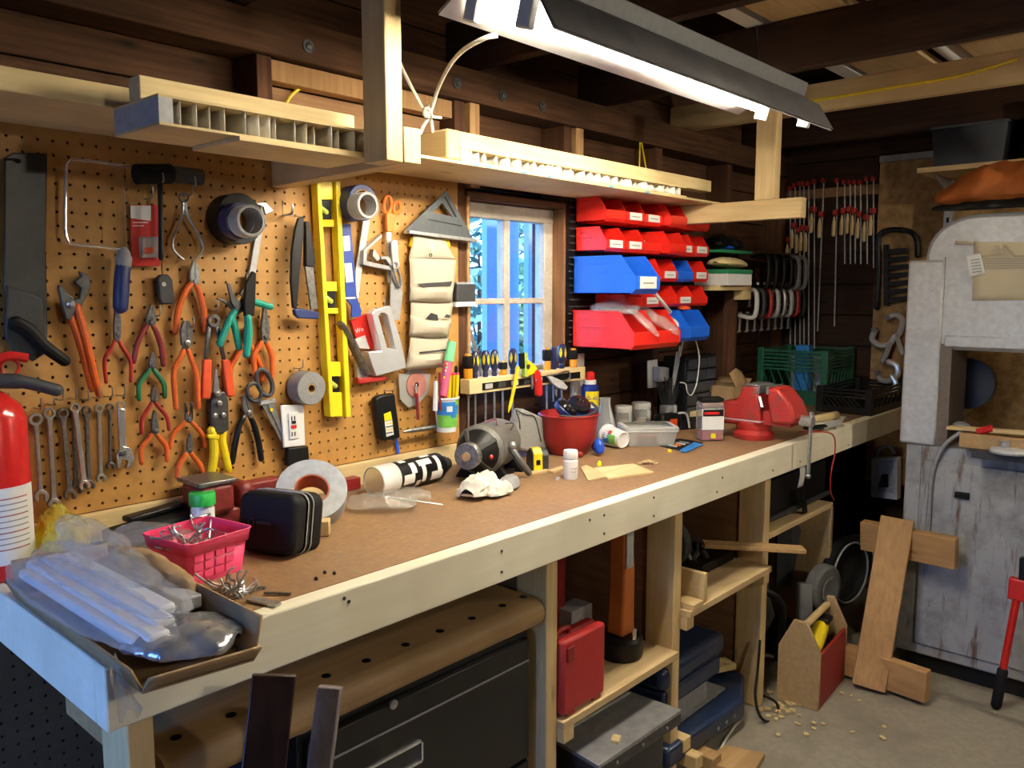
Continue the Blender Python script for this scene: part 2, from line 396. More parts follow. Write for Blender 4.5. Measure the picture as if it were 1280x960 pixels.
# pegboard with its one-inch grid of holes
def pegpanel(name, x0, x1, z0, z1, skip=None):
    st=.0254; r=.0031; nx=int((x1-x0)/st); nz=int((z1-z0)/st); vs=[]; fs=[]; idx={}
    def vid(x,y,z):
        k=(round(x,5),round(y,5),round(z,5))
        if k not in idx: idx[k]=len(vs); vs.append(V((x,y,z)))
        return idx[k]
    for i in range(nx):
        for j in range(nz):
            cx=x0+(i+.5)*st; cz=z0+(j+.5)*st; h=st/2
            xa = x0 if i==0 else cx-h; xb = x1 if i==nx-1 else cx+h; za = z0 if j==0 else cz-h; zb = z1 if j==nz-1 else cz+h
            outer=[(xb,cz),(xb,zb),(cx,zb),(xa,zb),(xa,cz),(xa,za),(cx,za),(xb,za)]
            for k in range(8):
                a0=2*PI*k/8; a1=2*PI*(k+1)/8
                i0=(cx+r*math.cos(a0),cz+r*math.sin(a0)); i1=(cx+r*math.cos(a1),cz+r*math.sin(a1)); o0=outer[k]; o1=outer[(k+1)%8]
                fs.append((vid(o0[0],0,o0[1]),vid(o1[0],0,o1[1]),vid(i1[0],0,i1[1]),vid(i0[0],0,i0[1])))
                fs.append((vid(i0[0],0,i0[1]),vid(i1[0],0,i1[1]),vid(i1[0],.005,i1[1]),vid(i0[0],.005,i0[1])))
    m=MB(); m.v=vs; m.f=fs
    return m
tag(pegpanel('pegboard', .30, W(573,400).x, .918, EYE.z+.31).build('pegboard','pegboard',ang=.5), 'tan perforated hardboard pegboard covering the wall left of the window', 'pegboard')
tag(pegpanel('pegboard', .10, 1.10, .06, .80).build('pegboard','pegboard_shaded',ang=.5), 'dim lower pegboard panel in the shadow under the bench end', 'pegboard')

# ================================================================== workbench
BZ, BF, BX0, BX1 = .86, -.585, .406, 3.74
wbn = thing('workbench', 'long built-in workbench with brown hardboard top and pale pine front rail', 'workbench', (2.0,-.3,0))
MB().box((BX0+.02,BF+.036,BZ-.03),(BX1,-.0,BZ)).build('bench_top','bench_top',wbn)
MB().box((BX0,BF,BZ-.089),(BX1,BF+.036,BZ)).build('front_rail','fascia',wbn,bevel=.003)
MB().box((BX0,BF+.0365,BZ-.089),(BX0+.036,-.001,BZ)).build('end_rail','fascia',wbn,bevel=.003)
structure('trim_1', MB().box((BX0+.03,-.020,BZ+.0005),(W(572,560).x,-.001,BZ+.057)), 'pine_x', bevel=.002)
LY0, LY1 = BF+.038, BF+.127
LEGX = [.464, 1.369, 1.905, 2.447]
for i,x in enumerate(LEGX):
    MB().box((x-.019,LY0,0),(x+.019,LY1,BZ-.032)).build('leg','pine_z',wbn,bevel=.003)
    i and MB().box((x-.019,-.12,0),(x+.019,-.03,BZ-.032)).build('rear_leg','pine_z',wbn,bevel=.003)
    if i: MB().box((x-.012,LY1,.05),(x+.012,-.12,BZ-.04)).build('divider_panel','ply_shaded',wbn)
MB().box((1.388,LY0-.02,.360),(1.886,-.05,.379)).build('shelf','ply',wbn,bevel=.002)
MB().box((1.924,LY0-.03,.462),(2.428,-.05,.481)).build('shelf','ply',wbn,bevel=.002)
MB().box((2.466,LY0,.552),(3.0,-.05,.571)).build('shelf','ply',wbn,bevel=.002)
MB().box((2.99,LY0,.03),(3.01,-.05,.552)).build('end_panel','ply',wbn,bevel=.002)
for x0,z,l in ((1.388,.346,.06),(1.924,.443,.05),(2.395,.443,.04),(1.924,.09,.05)):
    MB().box((x0,LY0-.02,z-.019),(x0+.038,-.06,z+.019)).build('cleat','pine_y',wbn,bevel=.002)
for x_,y_ in ((430,748),(436,752),(627,689),(627,715),(737,650),(755,644),(755,667),(817,622),(817,645),(903,597),(896,615),(966,588),(1000,577),(1060,556)):
    p=W(x_,y_,-BF); 
    if BZ-.089<p.z<BZ: MB().lathe([(.0032,0),(.0032,.0012),(.001,.0016)],p,(0,-1,0),8).build('screw_head','dark_steel',wbn)

# ================================================================== overhead shelf, arms and posts
SH = EYE.z+.291
def tpart(label,cat,name,mb,mat,**k): return tag(mb.build(name,mat,**k),label,cat)
tpart('pine cross beam under the shelf end by the yellow level','beam','cross_beam',MB().beam((1.020,-.50,SH-.0325),(1.062,-.001,SH-.0325),.038,.063),'pine_y',bevel=.002)
tpart('pine cross beam poking out beyond the red bins','beam','cross_beam',MB().box((2.585,-.56,SH-.064),(2.623,-.001,SH-.0005)),'pine_y',bevel=.002)
tpart('tall pine hanger post in front of the left shelf','post','hanger_post',MB().box((.962,-.497,SH-.064),(1.0,-.433,1.952)),'pine_z',bevel=.002)
tpart('short pine hanger post standing on the right cross beam','post','hanger_post',MB().box((2.585,-.47,SH),(2.623,-.40,1.952)),'pine_z',bevel=.002)
tpart('pine plank forming the left overhead shelf','shelf','shelf_plank',MB().box((-.2,-.262,SH),(1.09,-.001,SH+.036)),'pine_x',bevel=.002)
tpart('thin plywood sheet forming the right overhead shelf','shelf','shelf_plank',MB().box((1.095,-.25,SH),(2.75,-.001,SH+.007)),'pine_x',bevel=.001)
plain('tape_blue',(.05,.42,.75),.6)
for x_ in (1.43,1.47,1.60,1.70,1.98,2.17): MB().box((x_,-.2512,SH+.0015),(x_+.022,-.2502,SH+.0055)).build('blue_tape_mark','tape_blue',bpy.data.objects['shelf_plank.001'])
# hollow-core door offcuts: skins, end stile and honeycomb core cells
def hollow(label, x0,x1,y0,y1,z0,z1, ncell, endmat):
    t=thing('hollow_door_offcut',label,'door offcut',(x0,(y0+y1)/2,z0))
    MB().box((x0,y0,z0),(x1,y1,z0+.004)).build('skin','pine_x',t); MB().box((x0,y0,z1-.004),(x1,y1,z1)).build('skin','pine_x',t)
    MB().box((x0,y0,z0+.004),(x0+.022,y1,z1-.004)).build('end_stile',endmat,t)
    MB().box((x0+.022,y1-.03,z0+.004),(x1,y1,z1-.004)).build('back_stile','pine_x',t)
    for i in range(ncell):
        xx=x0+.03+(x1-x0-.04)*(i+random.uniform(.2,.8))/ncell; w_=random.uniform(-.012,.012); yy=y0+random.uniform(.001,.02)
        m=MB(); pts=[V((xx+w_*math.sin(q*1.6),yy+q*.02,0)) for q in range(4)]
        m.grid(lambda u,v,P=pts: V((P[min(3,int(u*3+.01))].x,P[min(3,int(u*3+.01))].y,z0+.004+v*(z1-z0-.008))),3,1)
        m.build('core_strip','paper',t,solid=.0015)
    return t
plain('grey_paint',(.50,.50,.52),.5)
hollow('hollow door offcut with grey end and ragged paper core above the pegboard', .592,1.0,-.42,-.264,SH-.046,SH-.001,15,'grey_paint')
tpart('thin plywood strip under the door offcut over the pegboard','strip','plywood_strip',MB().box((.72,-.425,SH-.053),(.998,-.27,SH-.0465)),'pine_x')
tpart('pine batten lying on the door offcut left of the tall post','batten','shelf_batten',MB().box((.592,-.36,SH),(.999,-.322,SH+.036)),'pine_x',bevel=.002)
hollow('long hollow door offcut with white honeycomb edge above the window', 1.395,2.42,-.245,-.09,SH+.0075,SH+.040,48,'white')
tpart('pine batten along the top of the long door offcut over the window','batten','shelf_batten',MB().box((1.395,-.235,SH+.0405),(2.60,-.19,SH+.078)),'pine_x',bevel=.002)
tpart('short pine crosspiece with rounded end beside the tall post','crosspiece','shelf_crosspiece',MB().box((1.345,-.25,SH+.0075),(1.390,-.001,SH+.076)),'pine_y',bevel=.006)

# ================================================================== twin-tube shop light
KL=.87   # fixture seen nearer the bench front
LX0,LX1=1.13*KL,2.35*KL; YFAR,YNEAR=-1.66+1.205*KL,-1.66+.923*KL; HF,HN=EYE.z+.52*KL,EYE.z+.438*KL
lt=thing('shop_light','long twin-tube fluorescent shop light hanging over the bench','light',((LX0+LX1)/2,-.73,HN))
pf,pn=V((0,YFAR,HF)),V((0,YNEAR,HN)); mid=(pf+pn)/2; wv=(pn-pf).normalized(); up=V((0,-wv.z,wv.y)); up=up if up.z>0 else -up
prof=[pf+up*0, pf+(pn-pf)*.20+up*.050, pf+(pn-pf)*.40+up*.065, pf+(pn-pf)*.60+up*.065, pf+(pn-pf)*.80+up*.050, pn]
m=MB(); n=len(prof)
m._add([V((x,p.y,p.z)) for x in (LX0,LX1) for p in prof],[(i,i+1,n+i+1,n+i) for i in range(n-1)])
plain('reflector_white',(.92,.91,.89),.4,var=.03); plain('fixture_grey',(.24,.235,.24),.5,var=.2)
m.build('reflector','reflector_white',lt,solid=.0015)
m=MB(); sk=[p+up*.004+wv*(.004*(i/(n-1)*2-1)) for i,p in enumerate(prof)]
m._add([V((x,p.y,p.z)) for x in (LX0,LX1) for p in sk],[(i,i+1,n+i+1,n+i) for i in range(n-1)])
plain('housing_grey',(.20,.19,.20),.55,var=.35,scale=12); m.build('housing_skin','housing_grey',lt,solid=.001)
q0,q1=pf+(pn-pf)*.36,pf+(pn-pf)*.64
m=MB(); m.prism([V((LX0,q.y,q.z)) for q in (q0+up*.067,q1+up*.067,q1+up*.100,q0+up*.100)],(LX1-LX0,0,0)); m.build('channel','fixture_grey',lt,bevel=.002)
emit('tube_glow',TUBE_COLOR,TUBE_STRENGTH)
for k in (.27,.73):
    c=pf+(pn-pf)*k+up*.026
    MB().cyl((LX0+.022,c.y,c.z),(LX1-.022,c.y,c.z),.0145,14).build('tube','tube_glow',lt)
    for xa,xb in ((LX0+.002,LX0+.02),(LX1-.02,LX1-.002)):
        m=MB(); m.prism([V((xa,(c+wv*a+up*b).y,(c+wv*a+up*b).z)) for a,b in ((-.014,-.03),(.014,-.03),(.014,.028),(-.014,.028))],(xb-xa,0,0)); m.build('tube_socket','white_gloss',lt,bevel=.003)
for x in (LX0+.25,LX1-.2):
    c=mid+up*.100; MB().tube([(x,c.y,c.z),(x+.02,c.y+.02,1.955)],.0015,5).build('hanger_chain','dark_steel',lt)

# the room's second lamp: a bare ceiling bulb behind the photographer's right shoulder
emit('bulb_glow',TUBE_COLOR,BULB_STRENGTH); emit('back_fill_glow',TUBE_COLOR,BACK_FILL_STRENGTH)  # the back bulb is an unseen lamp added as fill
for lab_,(bx_,by_) in (('bare round bulb in a white ceiling socket over the floor by the band saw',(3.0,-2.25)),('added unseen fill bulb in a white ceiling socket at the back of the room',(.95,-3.0))):
    bl=thing('ceiling_bulb',lab_,'light',(bx_,by_,1.80))
    MB().ball((bx_,by_,1.845),.045,16).build('bulb','bulb_glow' if bx_>2 else 'back_fill_glow',bl)
    MB().lathe([(.025,1.885),(.03,1.90),(.05,1.94),(.05,1.952)],(bx_,by_,0),(0,0,1),20).build('socket','white_gloss',bl)
    MB().box((bx_-.30,by_-.08,1.953),(bx_+.30,by_+.08,1.975)).build('mounting_board','pine_x',bl)
# ================================================================== tools on the pegboard
z1=lambda x,y:(x*.25,160+y*.25)
z2=lambda x,y:(160+x*.2291,180+y*.2291)
z3=lambda x,y:(x*.25,400+y*.25)
z4=lambda x,y:(160+x*.2603,370+y*.2603)
z5=lambda x,y:(340+x*.2031,210+y*.2031)
z6=lambda x,y:(400+x*.2292,380+y*.2292)
def WP(pts,out): return [W(p[0],p[1],out) for p in pts]
def plate(pts,out,th,mb=None):
    mb=mb or MB(); return mb.prism(WP(pts,out),OUT*th)
def wtube(pts,rpx,out,mb=None,k=4,n=8,squash=1.,round_=True,lift=None):
    P=WP(pts,out)
    if lift: P=[p+OUT*l for p,l in zip(P,lift)]
    Q=smoothpts(P,k) if len(P)>2 else P
    if not isinstance(rpx,(list,tuple)): rpx=[rpx]*len(P)
    R=[r*mpp(q) for r,q in zip(interp(list(rpx),len(Q)),Q)]
    return (mb or MB()).tube(Q,R,n,squash=squash,sdir=OUT if squash!=1. else None,round_=round_)
def split(pts,f,k=5):
    Q=smoothpts([V((p[0],p[1],0)) for p in pts],k); i=max(1,int(len(Q)*f)); a=[(q.x,q.y) for q in Q[:i+1]]; b=[(q.x,q.y) for q in Q[i:]]; return a,b
def pliers(label,tip,piv,h1,h2,grip,jw=5.,hw=3.6,out=.010,start=.22,steel='tool_steel',tipw=.9,spread=0.):
    c=W(*piv,out); t=thing('pliers',label,'pliers',(c.x,-out,W(*h1[-1]).z),'pliers hanging on the pegboard')
    d=V((tip[0]-piv[0],tip[1]-piv[1],0)); L=d.length; d.normalize(); pp=V((-d.y,d.x,0))
    pv=V((piv[0],piv[1],0)); tp=V((tip[0],tip[1],0))
    for s in (-1,1):
        q=[pv-d*L*.22, pv-d*L*.1+pp*s*jw*.9, pv+d*L*.25+pp*s*jw, pv+d*L*.6+pp*s*jw*(.55+tipw*.15), tp+pp*s*(tipw+spread), tp+pp*s*(.15+spread*.6), pv+d*L*.5+pp*s*(.12+spread*.9), pv+d*L*.2+pp*s*.1]
        plate([(v.x,v.y) for v in q],out,.009).build('jaw',steel,t,bevel=.0012)
    MB().lathe([(jw*.62*mpp(c),0),(jw*.62*mpp(c),.011),(jw*.4*mpp(c),.0125)],c+OUT*.0,(0,-1,0),14).build('rivet',steel,t)
    for h in (h1,h2):
        a,b=split([piv]+h,start)
        wtube(a,[jw*.5,hw*.7],out+.004,k=2,squash=.9).build('shank',steel,t)
        wtube(b,[hw*.85,hw,hw,hw*.9],out+.004,k=2,n=10).build('grip',grip,t)
    return t
plain('grip_red',(.42,.025,.02),.4); plain('grip_orange',(.75,.13,.015),.42); plain('grip_green',(.03,.22,.09),.4)
pliers('long-nose pliers with thin dark red handles beside the slip-joint pliers',z3(582,-110),z3(580,70),[z3(562,130),z3(524,200),z3(531,312)],[z3(608,130),z3(652,205),z3(655,308)],'grip_red',4.5,2.6)
pliers('black-jawed pliers with navy and red dipped handles above the green pair',z4(106,40),z4(105,125),[z4(80,160),z4(45,230),z4(27,318)],[z4(132,165),z4(160,245),z4(170,332)],'dark_red',6,3.6)
pliers('small diagonal cutters with green handles',z4(110,268),z4(112,335),[z4(95,368),z4(55,425),z4(54,498)],[z4(132,366),z4(170,420),z4(176,486)],'grip_green',4.5,3.2)
pliers('small cutters with slim red handles below the green pair',z4(116,430),z4(121,495),[z4(104,530),z4(68,590),z4(66,660)],[z4(142,526),z4(186,580),z4(197,642)],'grip_red',4.2,2.6,out=.022)
pliers('stubby pliers with orange-red handles at the lower left of the plier rows',z4(121,548),z4(124,645),[z4(102,682),z4(64,735),z4(66,804)],[z4(150,680),z4(184,725),z4(187,790)],'grip_orange',4.6,3.2,out=.012)
pliers('heavy lineman pliers with long orange handles in the middle column',z4(272,118),z4(275,225),[z4(255,290),z4(220,370),z4(230,540)],[z4(298,290),z4(328,380),z4(338,535)],'grip_orange',7,3.4,tipw=3.5,out=.022)
pliers('big polished diagonal cutters with orange handles under the calipers',(241,328),(242,352),[(233,362),(223,386),(219,416)],[(248,363),(254,386),(256,414)],'grip_orange',6,4.0,steel='steel',tipw=2.5,start=.12)
pliers('end nippers with splayed jaws and orange handles',z4(285,512),z4(286,592),[z4(262,618),z4(215,668),z4(203,730)],[z4(310,612),z4(358,668),z4(371,720)],'grip_orange',4.6,2.8,spread=4.,out=.012)
pliers('smallest needle-nose pliers with orange handles above the red bench vise',z4(291,660),z4(290,735),[z4(268,776),z4(242,820),z4(236,872)],[z4(315,772),z4(350,818),z4(361,870)],'grip_orange',3.6,3.2)
pliers('long-nose pliers with orange handles right of the teal strippers',z4(650,32),z4(652,195),[z4(634,238),z4(604,290),z4(612,385)],[z4(670,235),z4(692,300),z4(690,400)],'grip_orange',5,3.4,out=.012)
pliers('pliers with orange handles half hidden behind the teal strippers',z4(560,140),z4(566,215),[z4(540,262),z4(492,350),z4(490,478)],[z4(596,252),z4(638,345),z4(646,405)],'grip_orange',5,3.4,out=.006)
pliers('black-handled pliers with red collars next to the scissors',z4(548,478),z4(572,560),[z4(538,615),z4(516,700),z4(500,800)],[z4(602,612),z4(626,700),z4(640,786)],'black',6,4.,tipw=1.5)
# tongue-and-groove pliers
c=z1(350,880)
t=thing('groove_pliers','large black tongue-and-groove pliers with orange handles at far left','pliers',W(110,495,.01),'pliers hanging on the pegboard')
plate([z1(310,905),z1(330,860),z1(385,850),z1(395,800),z1(360,770),z1(395,740),z1(385,715),z1(430,735),z1(443,780),z1(425,840),z1(400,880),z1(400,960),z1(360,960)],.010,.012).build('upper_jaw','dark_steel',t,bevel=.002)
plate([z1(282,790),z1(292,785),z1(330,830),z1(360,850),z1(370,900),z1(345,960),z1(318,960),z1(300,880)],.016,.012).build('lower_jaw','dark_steel',t,bevel=.002)
MB().lathe([(.008,0),(.008,.006),(.004,.010)],W(*c,.026),(0,-1,0),12).build('bolt','steel',t)
wtube([z3(330,-60),z3(362,0),z3(410,150),z3(460,350)],[4.5,5,5,4],.016,n=10).build('grip','grip_orange',t)
wtube([z3(385,-70),z3(420,60),z3(455,210),z3(496,375)],[4.5,5,5,4.2],.022,n=10).build('grip','grip_orange',t)
# carpenter's pincers
t=thing('pincers','pincers with round head and flat red-orange handles in the centre','pincers',W(*z4(420,495),.01))
m=MB().ring(W(*z4(405,118),.02),OUT,.006,.0135,.010,18); m.build('head','tool_steel',t)
for a,b,g0,g1 in ((z4(388,150),z4(374,300),z4(371,303),z4(365,492)),(z4(428,150),z4(460,300),z4(462,305),z4(484,480))):
    wtube([a,b],[3.5,3],.022,squash=.8).build('arm','dark_steel',t)
    dx=5.2; plate([(g0[0]-dx,g0[1]),(g0[0]+dx,g0[1]),(g1[0]+dx,g1[1]),(g1[0]-dx,g1[1])],.018,.012).build('grip','orange_red',t,bevel=.003)
# teal strippers
t=thing('wire_stripper','wire stripper with teal handles and splayed jaws','wire stripper',W(*z4(480,250),.03))
plate([z4(418,12),z4(425,8),z4(480,25),z4(530,30),z4(560,-40),z4(580,-30),z4(565,60),z4(520,90),z4(488,62),z4(470,40)],.030,.008).build('jaw','tool_steel',t,bevel=.001)
plate([z4(470,-60),z4(482,-62),z4(505,0),z4(545,40),z4(520,75),z4(490,30)],.040,.006).build('jaw','dark_steel',t,bevel=.001)
wtube([z4(520,60),z4(480,130),z4(440,232)],[4,4.6,4.2],.038,n=10).build('grip','teal',t)
wtube([z4(498,95),z4(515,160),z4(534,250)],[4,4.6,4.4],.034,n=10).build('grip','teal',t)
t=thing('crimping_tool','teal-handled crimping tool with black toothed head','crimper',W(*z4(570,292),.045))
plate([z4(548,30),z4(555,-60),z4(590,-120),z4(606,-110),z4(598,95),z4(552,98)],.046,.010).build('head','black',t,bevel=.002)
wtube([z4(575,100),z4(578,180),z4(568,285)],[4.8,5.2,4.6],.052,n=10).build('grip','teal',t)
wtube([z4(596,25),z4(640,38),z4(688,54)],[4.4,4.6,4],.046,n=10).build('grip','teal',t)
# aviation snips
t=thing('aviation_snips','aviation snips with bright yellow handles','snips',W(*z4(430,858),.01))
plate([z4(414,350),z4(422,350),z4(432,440),z4(445,470),z4(420,480),z4(405,455)],.026,.006).build('blade','steel',t,bevel=.001)
plate([z4(385,505),z4(400,460),z4(450,455),z4(466,500),z4(470,640),z4(440,660),z4(400,655),z4(385,600)],.012,.016).build('body','dark_steel',t,bevel=.003)
for a in ((428,470),(437,515),(415,575),(455,572)): MB().lathe([(.006,0),(.006,.004),(.003,.006)],W(*z4(*a),.028),OUT,10).build('bolt','steel',t)
wtube([z4(398,640),z4(412,700),z4(412,780),z4(400,845)],[5,5.5,5.5,5],.022,n=10,squash=1.).build('grip','yellow',t)
wtube([z4(462,640),z4(452,690),z4(466,760),z4(484,838)],[4.5,5,5,4.5],.020,n=10).build('grip','yellow',t)
plate([z4(372,664),z4(430,664),z4(425,690),z4(372,680)],.020,.012).build('finger_stop','yellow',t,bevel=.002)
m=MB(); cc=W(*z4(425,838),.02); m.tube([cc+V((math.cos(q),0,math.sin(q)))*.0055 for q in [i*PI/6 for i in range(12)]],.0016,6,closed=True); m.build('latch_ring','yellow',t)
# scissors with black rings
def ellipse(cx,cy,rx,ry,rot,n=18): return [(cx+rx*math.cos(a)*math.cos(rot)-ry*math.sin(a)*math.sin(rot), cy+rx*math.cos(a)*math.sin(rot)+ry*math.sin(a)*math.cos(rot)) for a in [2*PI*i/n for i in range(n)]]
def wring(e,rpx,out,sq=1.): P=WP(e,out); return MB().tube(P,[rpx*mpp(P[0])]*len(P),8,closed=True,squash=sq,sdir=OUT if sq!=1. else None)
t=thing('scissors','large scissors with grey and black handle loops hanging by the outlet','scissors',W(*z4(735,700),.012))
wring([z4(*p) for p in ellipse(606,462,34,44,-.25)],2.6,.02).build('handle_loop','dark_grey',t)
wring([z4(*p) for p in ellipse(655,415,34,66,-.35)],3.0,.02).build('handle_loop','dark_grey',t)
plate([z4(628,505),z4(698,490),z4(702,512),z4(625,522)],.016,.010).build('collar','grey',t,bevel=.001)
plate([z4(640,522),z4(668,520),z4(738,660),z4(736,700),z4(728,690)],.018,.003).build('blade','steel',t)
plate([z4(668,520),z4(700,514),z4(738,640),z4(737,668)],.021,.003).build('blade','steel',t)
MB().lathe([(.004,0),(.004,.003)],W(*z4(687,546),.024),OUT,10).build('pivot_screw','yellow',t)
# grey tape roll
c=W(*z4(829,437),.006); rr=mpp(c)*20.5
t=thing('tape_roll','grey cloth tape roll on a peg above the white outlet plate','tape roll',(c.x,-.03,c.z-rr))
plain('tape_grey',(.24,.24,.24),.55,scale=200); plain('tape_side',(.42,.42,.42),.6)
MB().ring(c,OUT,rr*.30,rr,.045,36).build('tape','tape_grey',t,bevel=.0015)
MB().ring(c+OUT*.001,OUT,rr*.22,rr*.30,.044,24).build('core','cardboard',t)
# outlet plate
t=thing('outlet_plate','white duplex outlet on a rectangular plate hung on the pegboard','outlet',W(*z4(795,725),.01))
plate([z4(728,524),z4(838,520),z4(845,716),z4(742,728)],.024,.006).build('cover_plate','white_gloss',t,bevel=.002)
plate([z4(766,562),z4(812,558),z4(818,682),z4(774,688)],.030,.004).build('receptacle','white',t,bevel=.001)
for a,b in ((786,588),(800,586),(788,664),(802,662)): plate([z4(a-2.2,b-10),z4(a+2.2,b-10),z4(a+2.2,b+10),z4(a-2.2,b+10)],.0341,.0006).build('slot','black',t)
plate([z4(785,600),z4(804,598),z4(805,612),z4(786,614)],.034,.002).build('test_button','black',t)
plate([z4(783,622),z4(807,618),z4(808,634),z4(784,637)],.034,.002).build('reset_button','red',t)
plate([z4(750,727),z4(845,716),z4(853,812),z4(748,812)],.012,.018).build('rear_box','black',t,bevel=.002)
# wrenches
def wrench(label,top,bot,rp,wp,out,mat='steel',jaw=True):
    t=thing('combination_wrench',label,'wrench',W(bot[0],bot[1]+rp,out),'wrenches hanging in a row')
    a=W(*top,out); b=W(*bot,out); k=mpp(a)
    MB().lathe([(rp*.55*k,.001),(rp*.62*k,0),(rp*.95*k,0),(rp*k,.002),(rp*k,.007),(rp*.95*k,.009),(rp*.62*k,.009),(rp*.55*k,.008),(rp*.55*k,.001)],a,OUT,20,close=False).build('ring_end',mat,t)
    d=V((bot[0]-top[0],bot[1]-top[1],0)); L=d.length; d.normalize(); pp=V((-d.y,d.x,0)); T=V((*top,0))
    q=[T+d*rp*.8+pp*wp*.9,T+d*rp*2.2+pp*wp*.7,T+d*(L-rp*1.6)+pp*wp*.75,T+d*(L-rp*.6)+pp*wp*1.1,T+d*(L-rp*.6)-pp*wp*1.1,T+d*(L-rp*1.6)-pp*wp*.75,T+d*rp*2.2-pp*wp*.7,T+d*rp*.8-pp*wp*.9]
    plate([(v.x,v.y) for v in q],out+.001,.007).build('shank',mat,t,bevel=.0015)
    B=V((*bot,0)); R=rp*1.15; pts=[]
    if jaw:
        for i in range(13):
            an=math.radians(35+ (360-70)*i/12); pts.append(B+d*R*math.cos(an)*.95+pp*R*math.sin(an))
        pts+= [B+d*R*.55-pp*R*.38, B-d*R*.25-pp*R*.38, B-d*R*.45, B-d*R*.25+pp*R*.38, B+d*R*.55+pp*R*.38]
        plate([(v.x,v.y) for v in pts],out,.009).build('open_end',mat,t,bevel=.001)
    return t
ws=[('combination wrench with broad ring, leftmost of the row',(172,495),(200,880),8.2,3.6,.014,'steel'),
    ('long combination wrench second from the left end of the row',(240,465),(266,920),7.6,4.2,.016,'steel'),
    ('long dark combination wrench third from the left end of the row',(308,465),(345,872),7,4.4,.018,'tool_steel'),
    ('dull wrench tucked behind the bright one in the middle of the row',(366,442),(378,845),6.4,4.4,.008,'tool_steel'),
    ('bright chrome wrench in the middle of the row',(369,437),(418,825),6.4,4.4,.022,'chrome'),
    ('dark wrench right of the bright chrome one',(428,452),(442,822),6,3.6,.012,'tool_steel'),
    ('short combination wrench third from the right of the row',(488,440),(500,790),5.6,3.4,.012,'steel'),
    ('slim short wrench next to the adjustable wrench',(545,435),(548,728),4.8,2.7,.012,'tool_steel')]
for l,a,b,r,wd,o_,mt in ws: wrench(l,z3(*a),z3(*b),r*.98,wd,o_,mt)
t=thing('adjustable_wrench','chrome adjustable wrench at the right end of the wrench row','wrench',W(*z3(612,745),.01),'wrenches hanging in a row')
MB().ring(W(*z3(600,425),.012),OUT,.005,.0085,.008,18).build('ring_end','chrome',t)
plate([z3(582,440),z3(618,440),z3(622,540),z3(625,640),z3(590,650),z3(585,560)],.013,.009).build('shank','chrome',t,bevel=.002)
plate([z3(572,672),z3(600,625),z3(640,635),z3(662,690),z3(640,735),z3(618,742),z3(632,700),z3(600,690),z3(590,735),z3(578,738)],.012,.013).build('jaw','chrome',t,bevel=.002)
MB().cyl(W(*z3(600,668),.026),W(*z3(628,664),.026),.005,10).build('adjusting_screw','dark_steel',t)

# wide black saw at the left edge
t=thing('sheathed_saw','wide black blade with a dark curved handle hanging at the left edge','saw',W(30,450,.01))
worn('blade_black',(.055,.055,.055),(.02,.02,.02),.38,.6,scale=6.)
plate([z1(18,150),z1(60,125),z1(232,128),z1(225,600),z1(232,960),(58,440),(40,452),(10,430),(4,360)],.012,.006).build('blade','blade_black',t,bevel=.002)
plate([(6,356),(50,372),(58,440),(20,448),(4,420)],.018,.012).build('heel_plate','dark_grey',t,bevel=.003)
wtube([(18,402),(36,412),(55,432),(82,452)],[8,8,8,7],.045,n=10).build('handle','rubber',t)
wtube([z1(30,155),z1(70,157),z1(92,165)],[1.5,1.5,3.2],.022,n=8).build('hang_pin','black',t)
# coping saw
t=thing('coping_saw','coping saw with thin chrome frame and blue handle','coping saw',W(150,390,.02))
wtube([z1(640,190),z1(560,180),z1(385,158),z1(345,172),z1(330,230),z1(325,480),z1(338,560),z1(365,580),z1(480,592),z1(620,610)],2.1,.030,k=3,n=8).build('frame','chrome',t)
wtube([z1(626,190),z1(626,600)],.7,.030,k=1,n=4).build('saw_blade','dark_steel',t)
wtube([z1(618,612),z1(618,650),z1(618,690)],[6,10,9],.030,n=12).build('ferrule','grey',t)
wtube([z1(617,680),z1(612,730),z1(606,820),z1(602,900)],[8.5,9.3,9.5,9],.030,n=12).build('handle','navy',t)
# red blister card
t=thing('blister_pack','red and white carded blister pack hanging under the mallet','package',W(180,333,.01))
plate([z1(650,385),z1(790,385),z1(800,690),z1(658,690)],.012,.002).build('card','red',t)
plate([z1(652,388),z1(755,388),z1(755,465),z1(653,450)],.0141,.0005).build('header','white',t)
plate([z1(690,545),z1(785,545),z1(790,650),z1(694,650)],.0141,.016).build('blister','frosted',t,bevel=.003)
plate([z1(722,598),z1(768,596),z1(768,624),z1(722,626)],.0303,.0005).build('sticker','orange_red',t)
plate([z1(664,470),z1(740,470),z1(740,475),z1(664,475)],.0141,.0004).build('print_line','white',t); plate([z1(664,487),z1(720,487),z1(720,491),z1(664,491)],.0141,.0004).build('print_line','white',t)
# mallet
t=thing('rubber_mallet','black rubber mallet hanging head-up under the shelf','mallet',W(205,325,.02))
wtube([z2(42,165),z2(230,163)],[12.5,12.5],.05,n=16,round_=False).build('head','rubber',t)
wtube([z2(240,166),z2(400,182)],[10.5,10],.05,n=16,round_=False).build('striking_face','dark_grey',t)
wtube([z2(175,200),z2(178,400),z2(180,625)],[3.2,2.8,3.2],.045,n=10).build('handle','black',t)
for a in ((190,190),(365,210)): wtube([z2(a[0],a[1]-30),z2(a[0]+4,a[1]),z2(a[0],a[1]+20)],1.,.075,n=6).build('hook','steel',t)
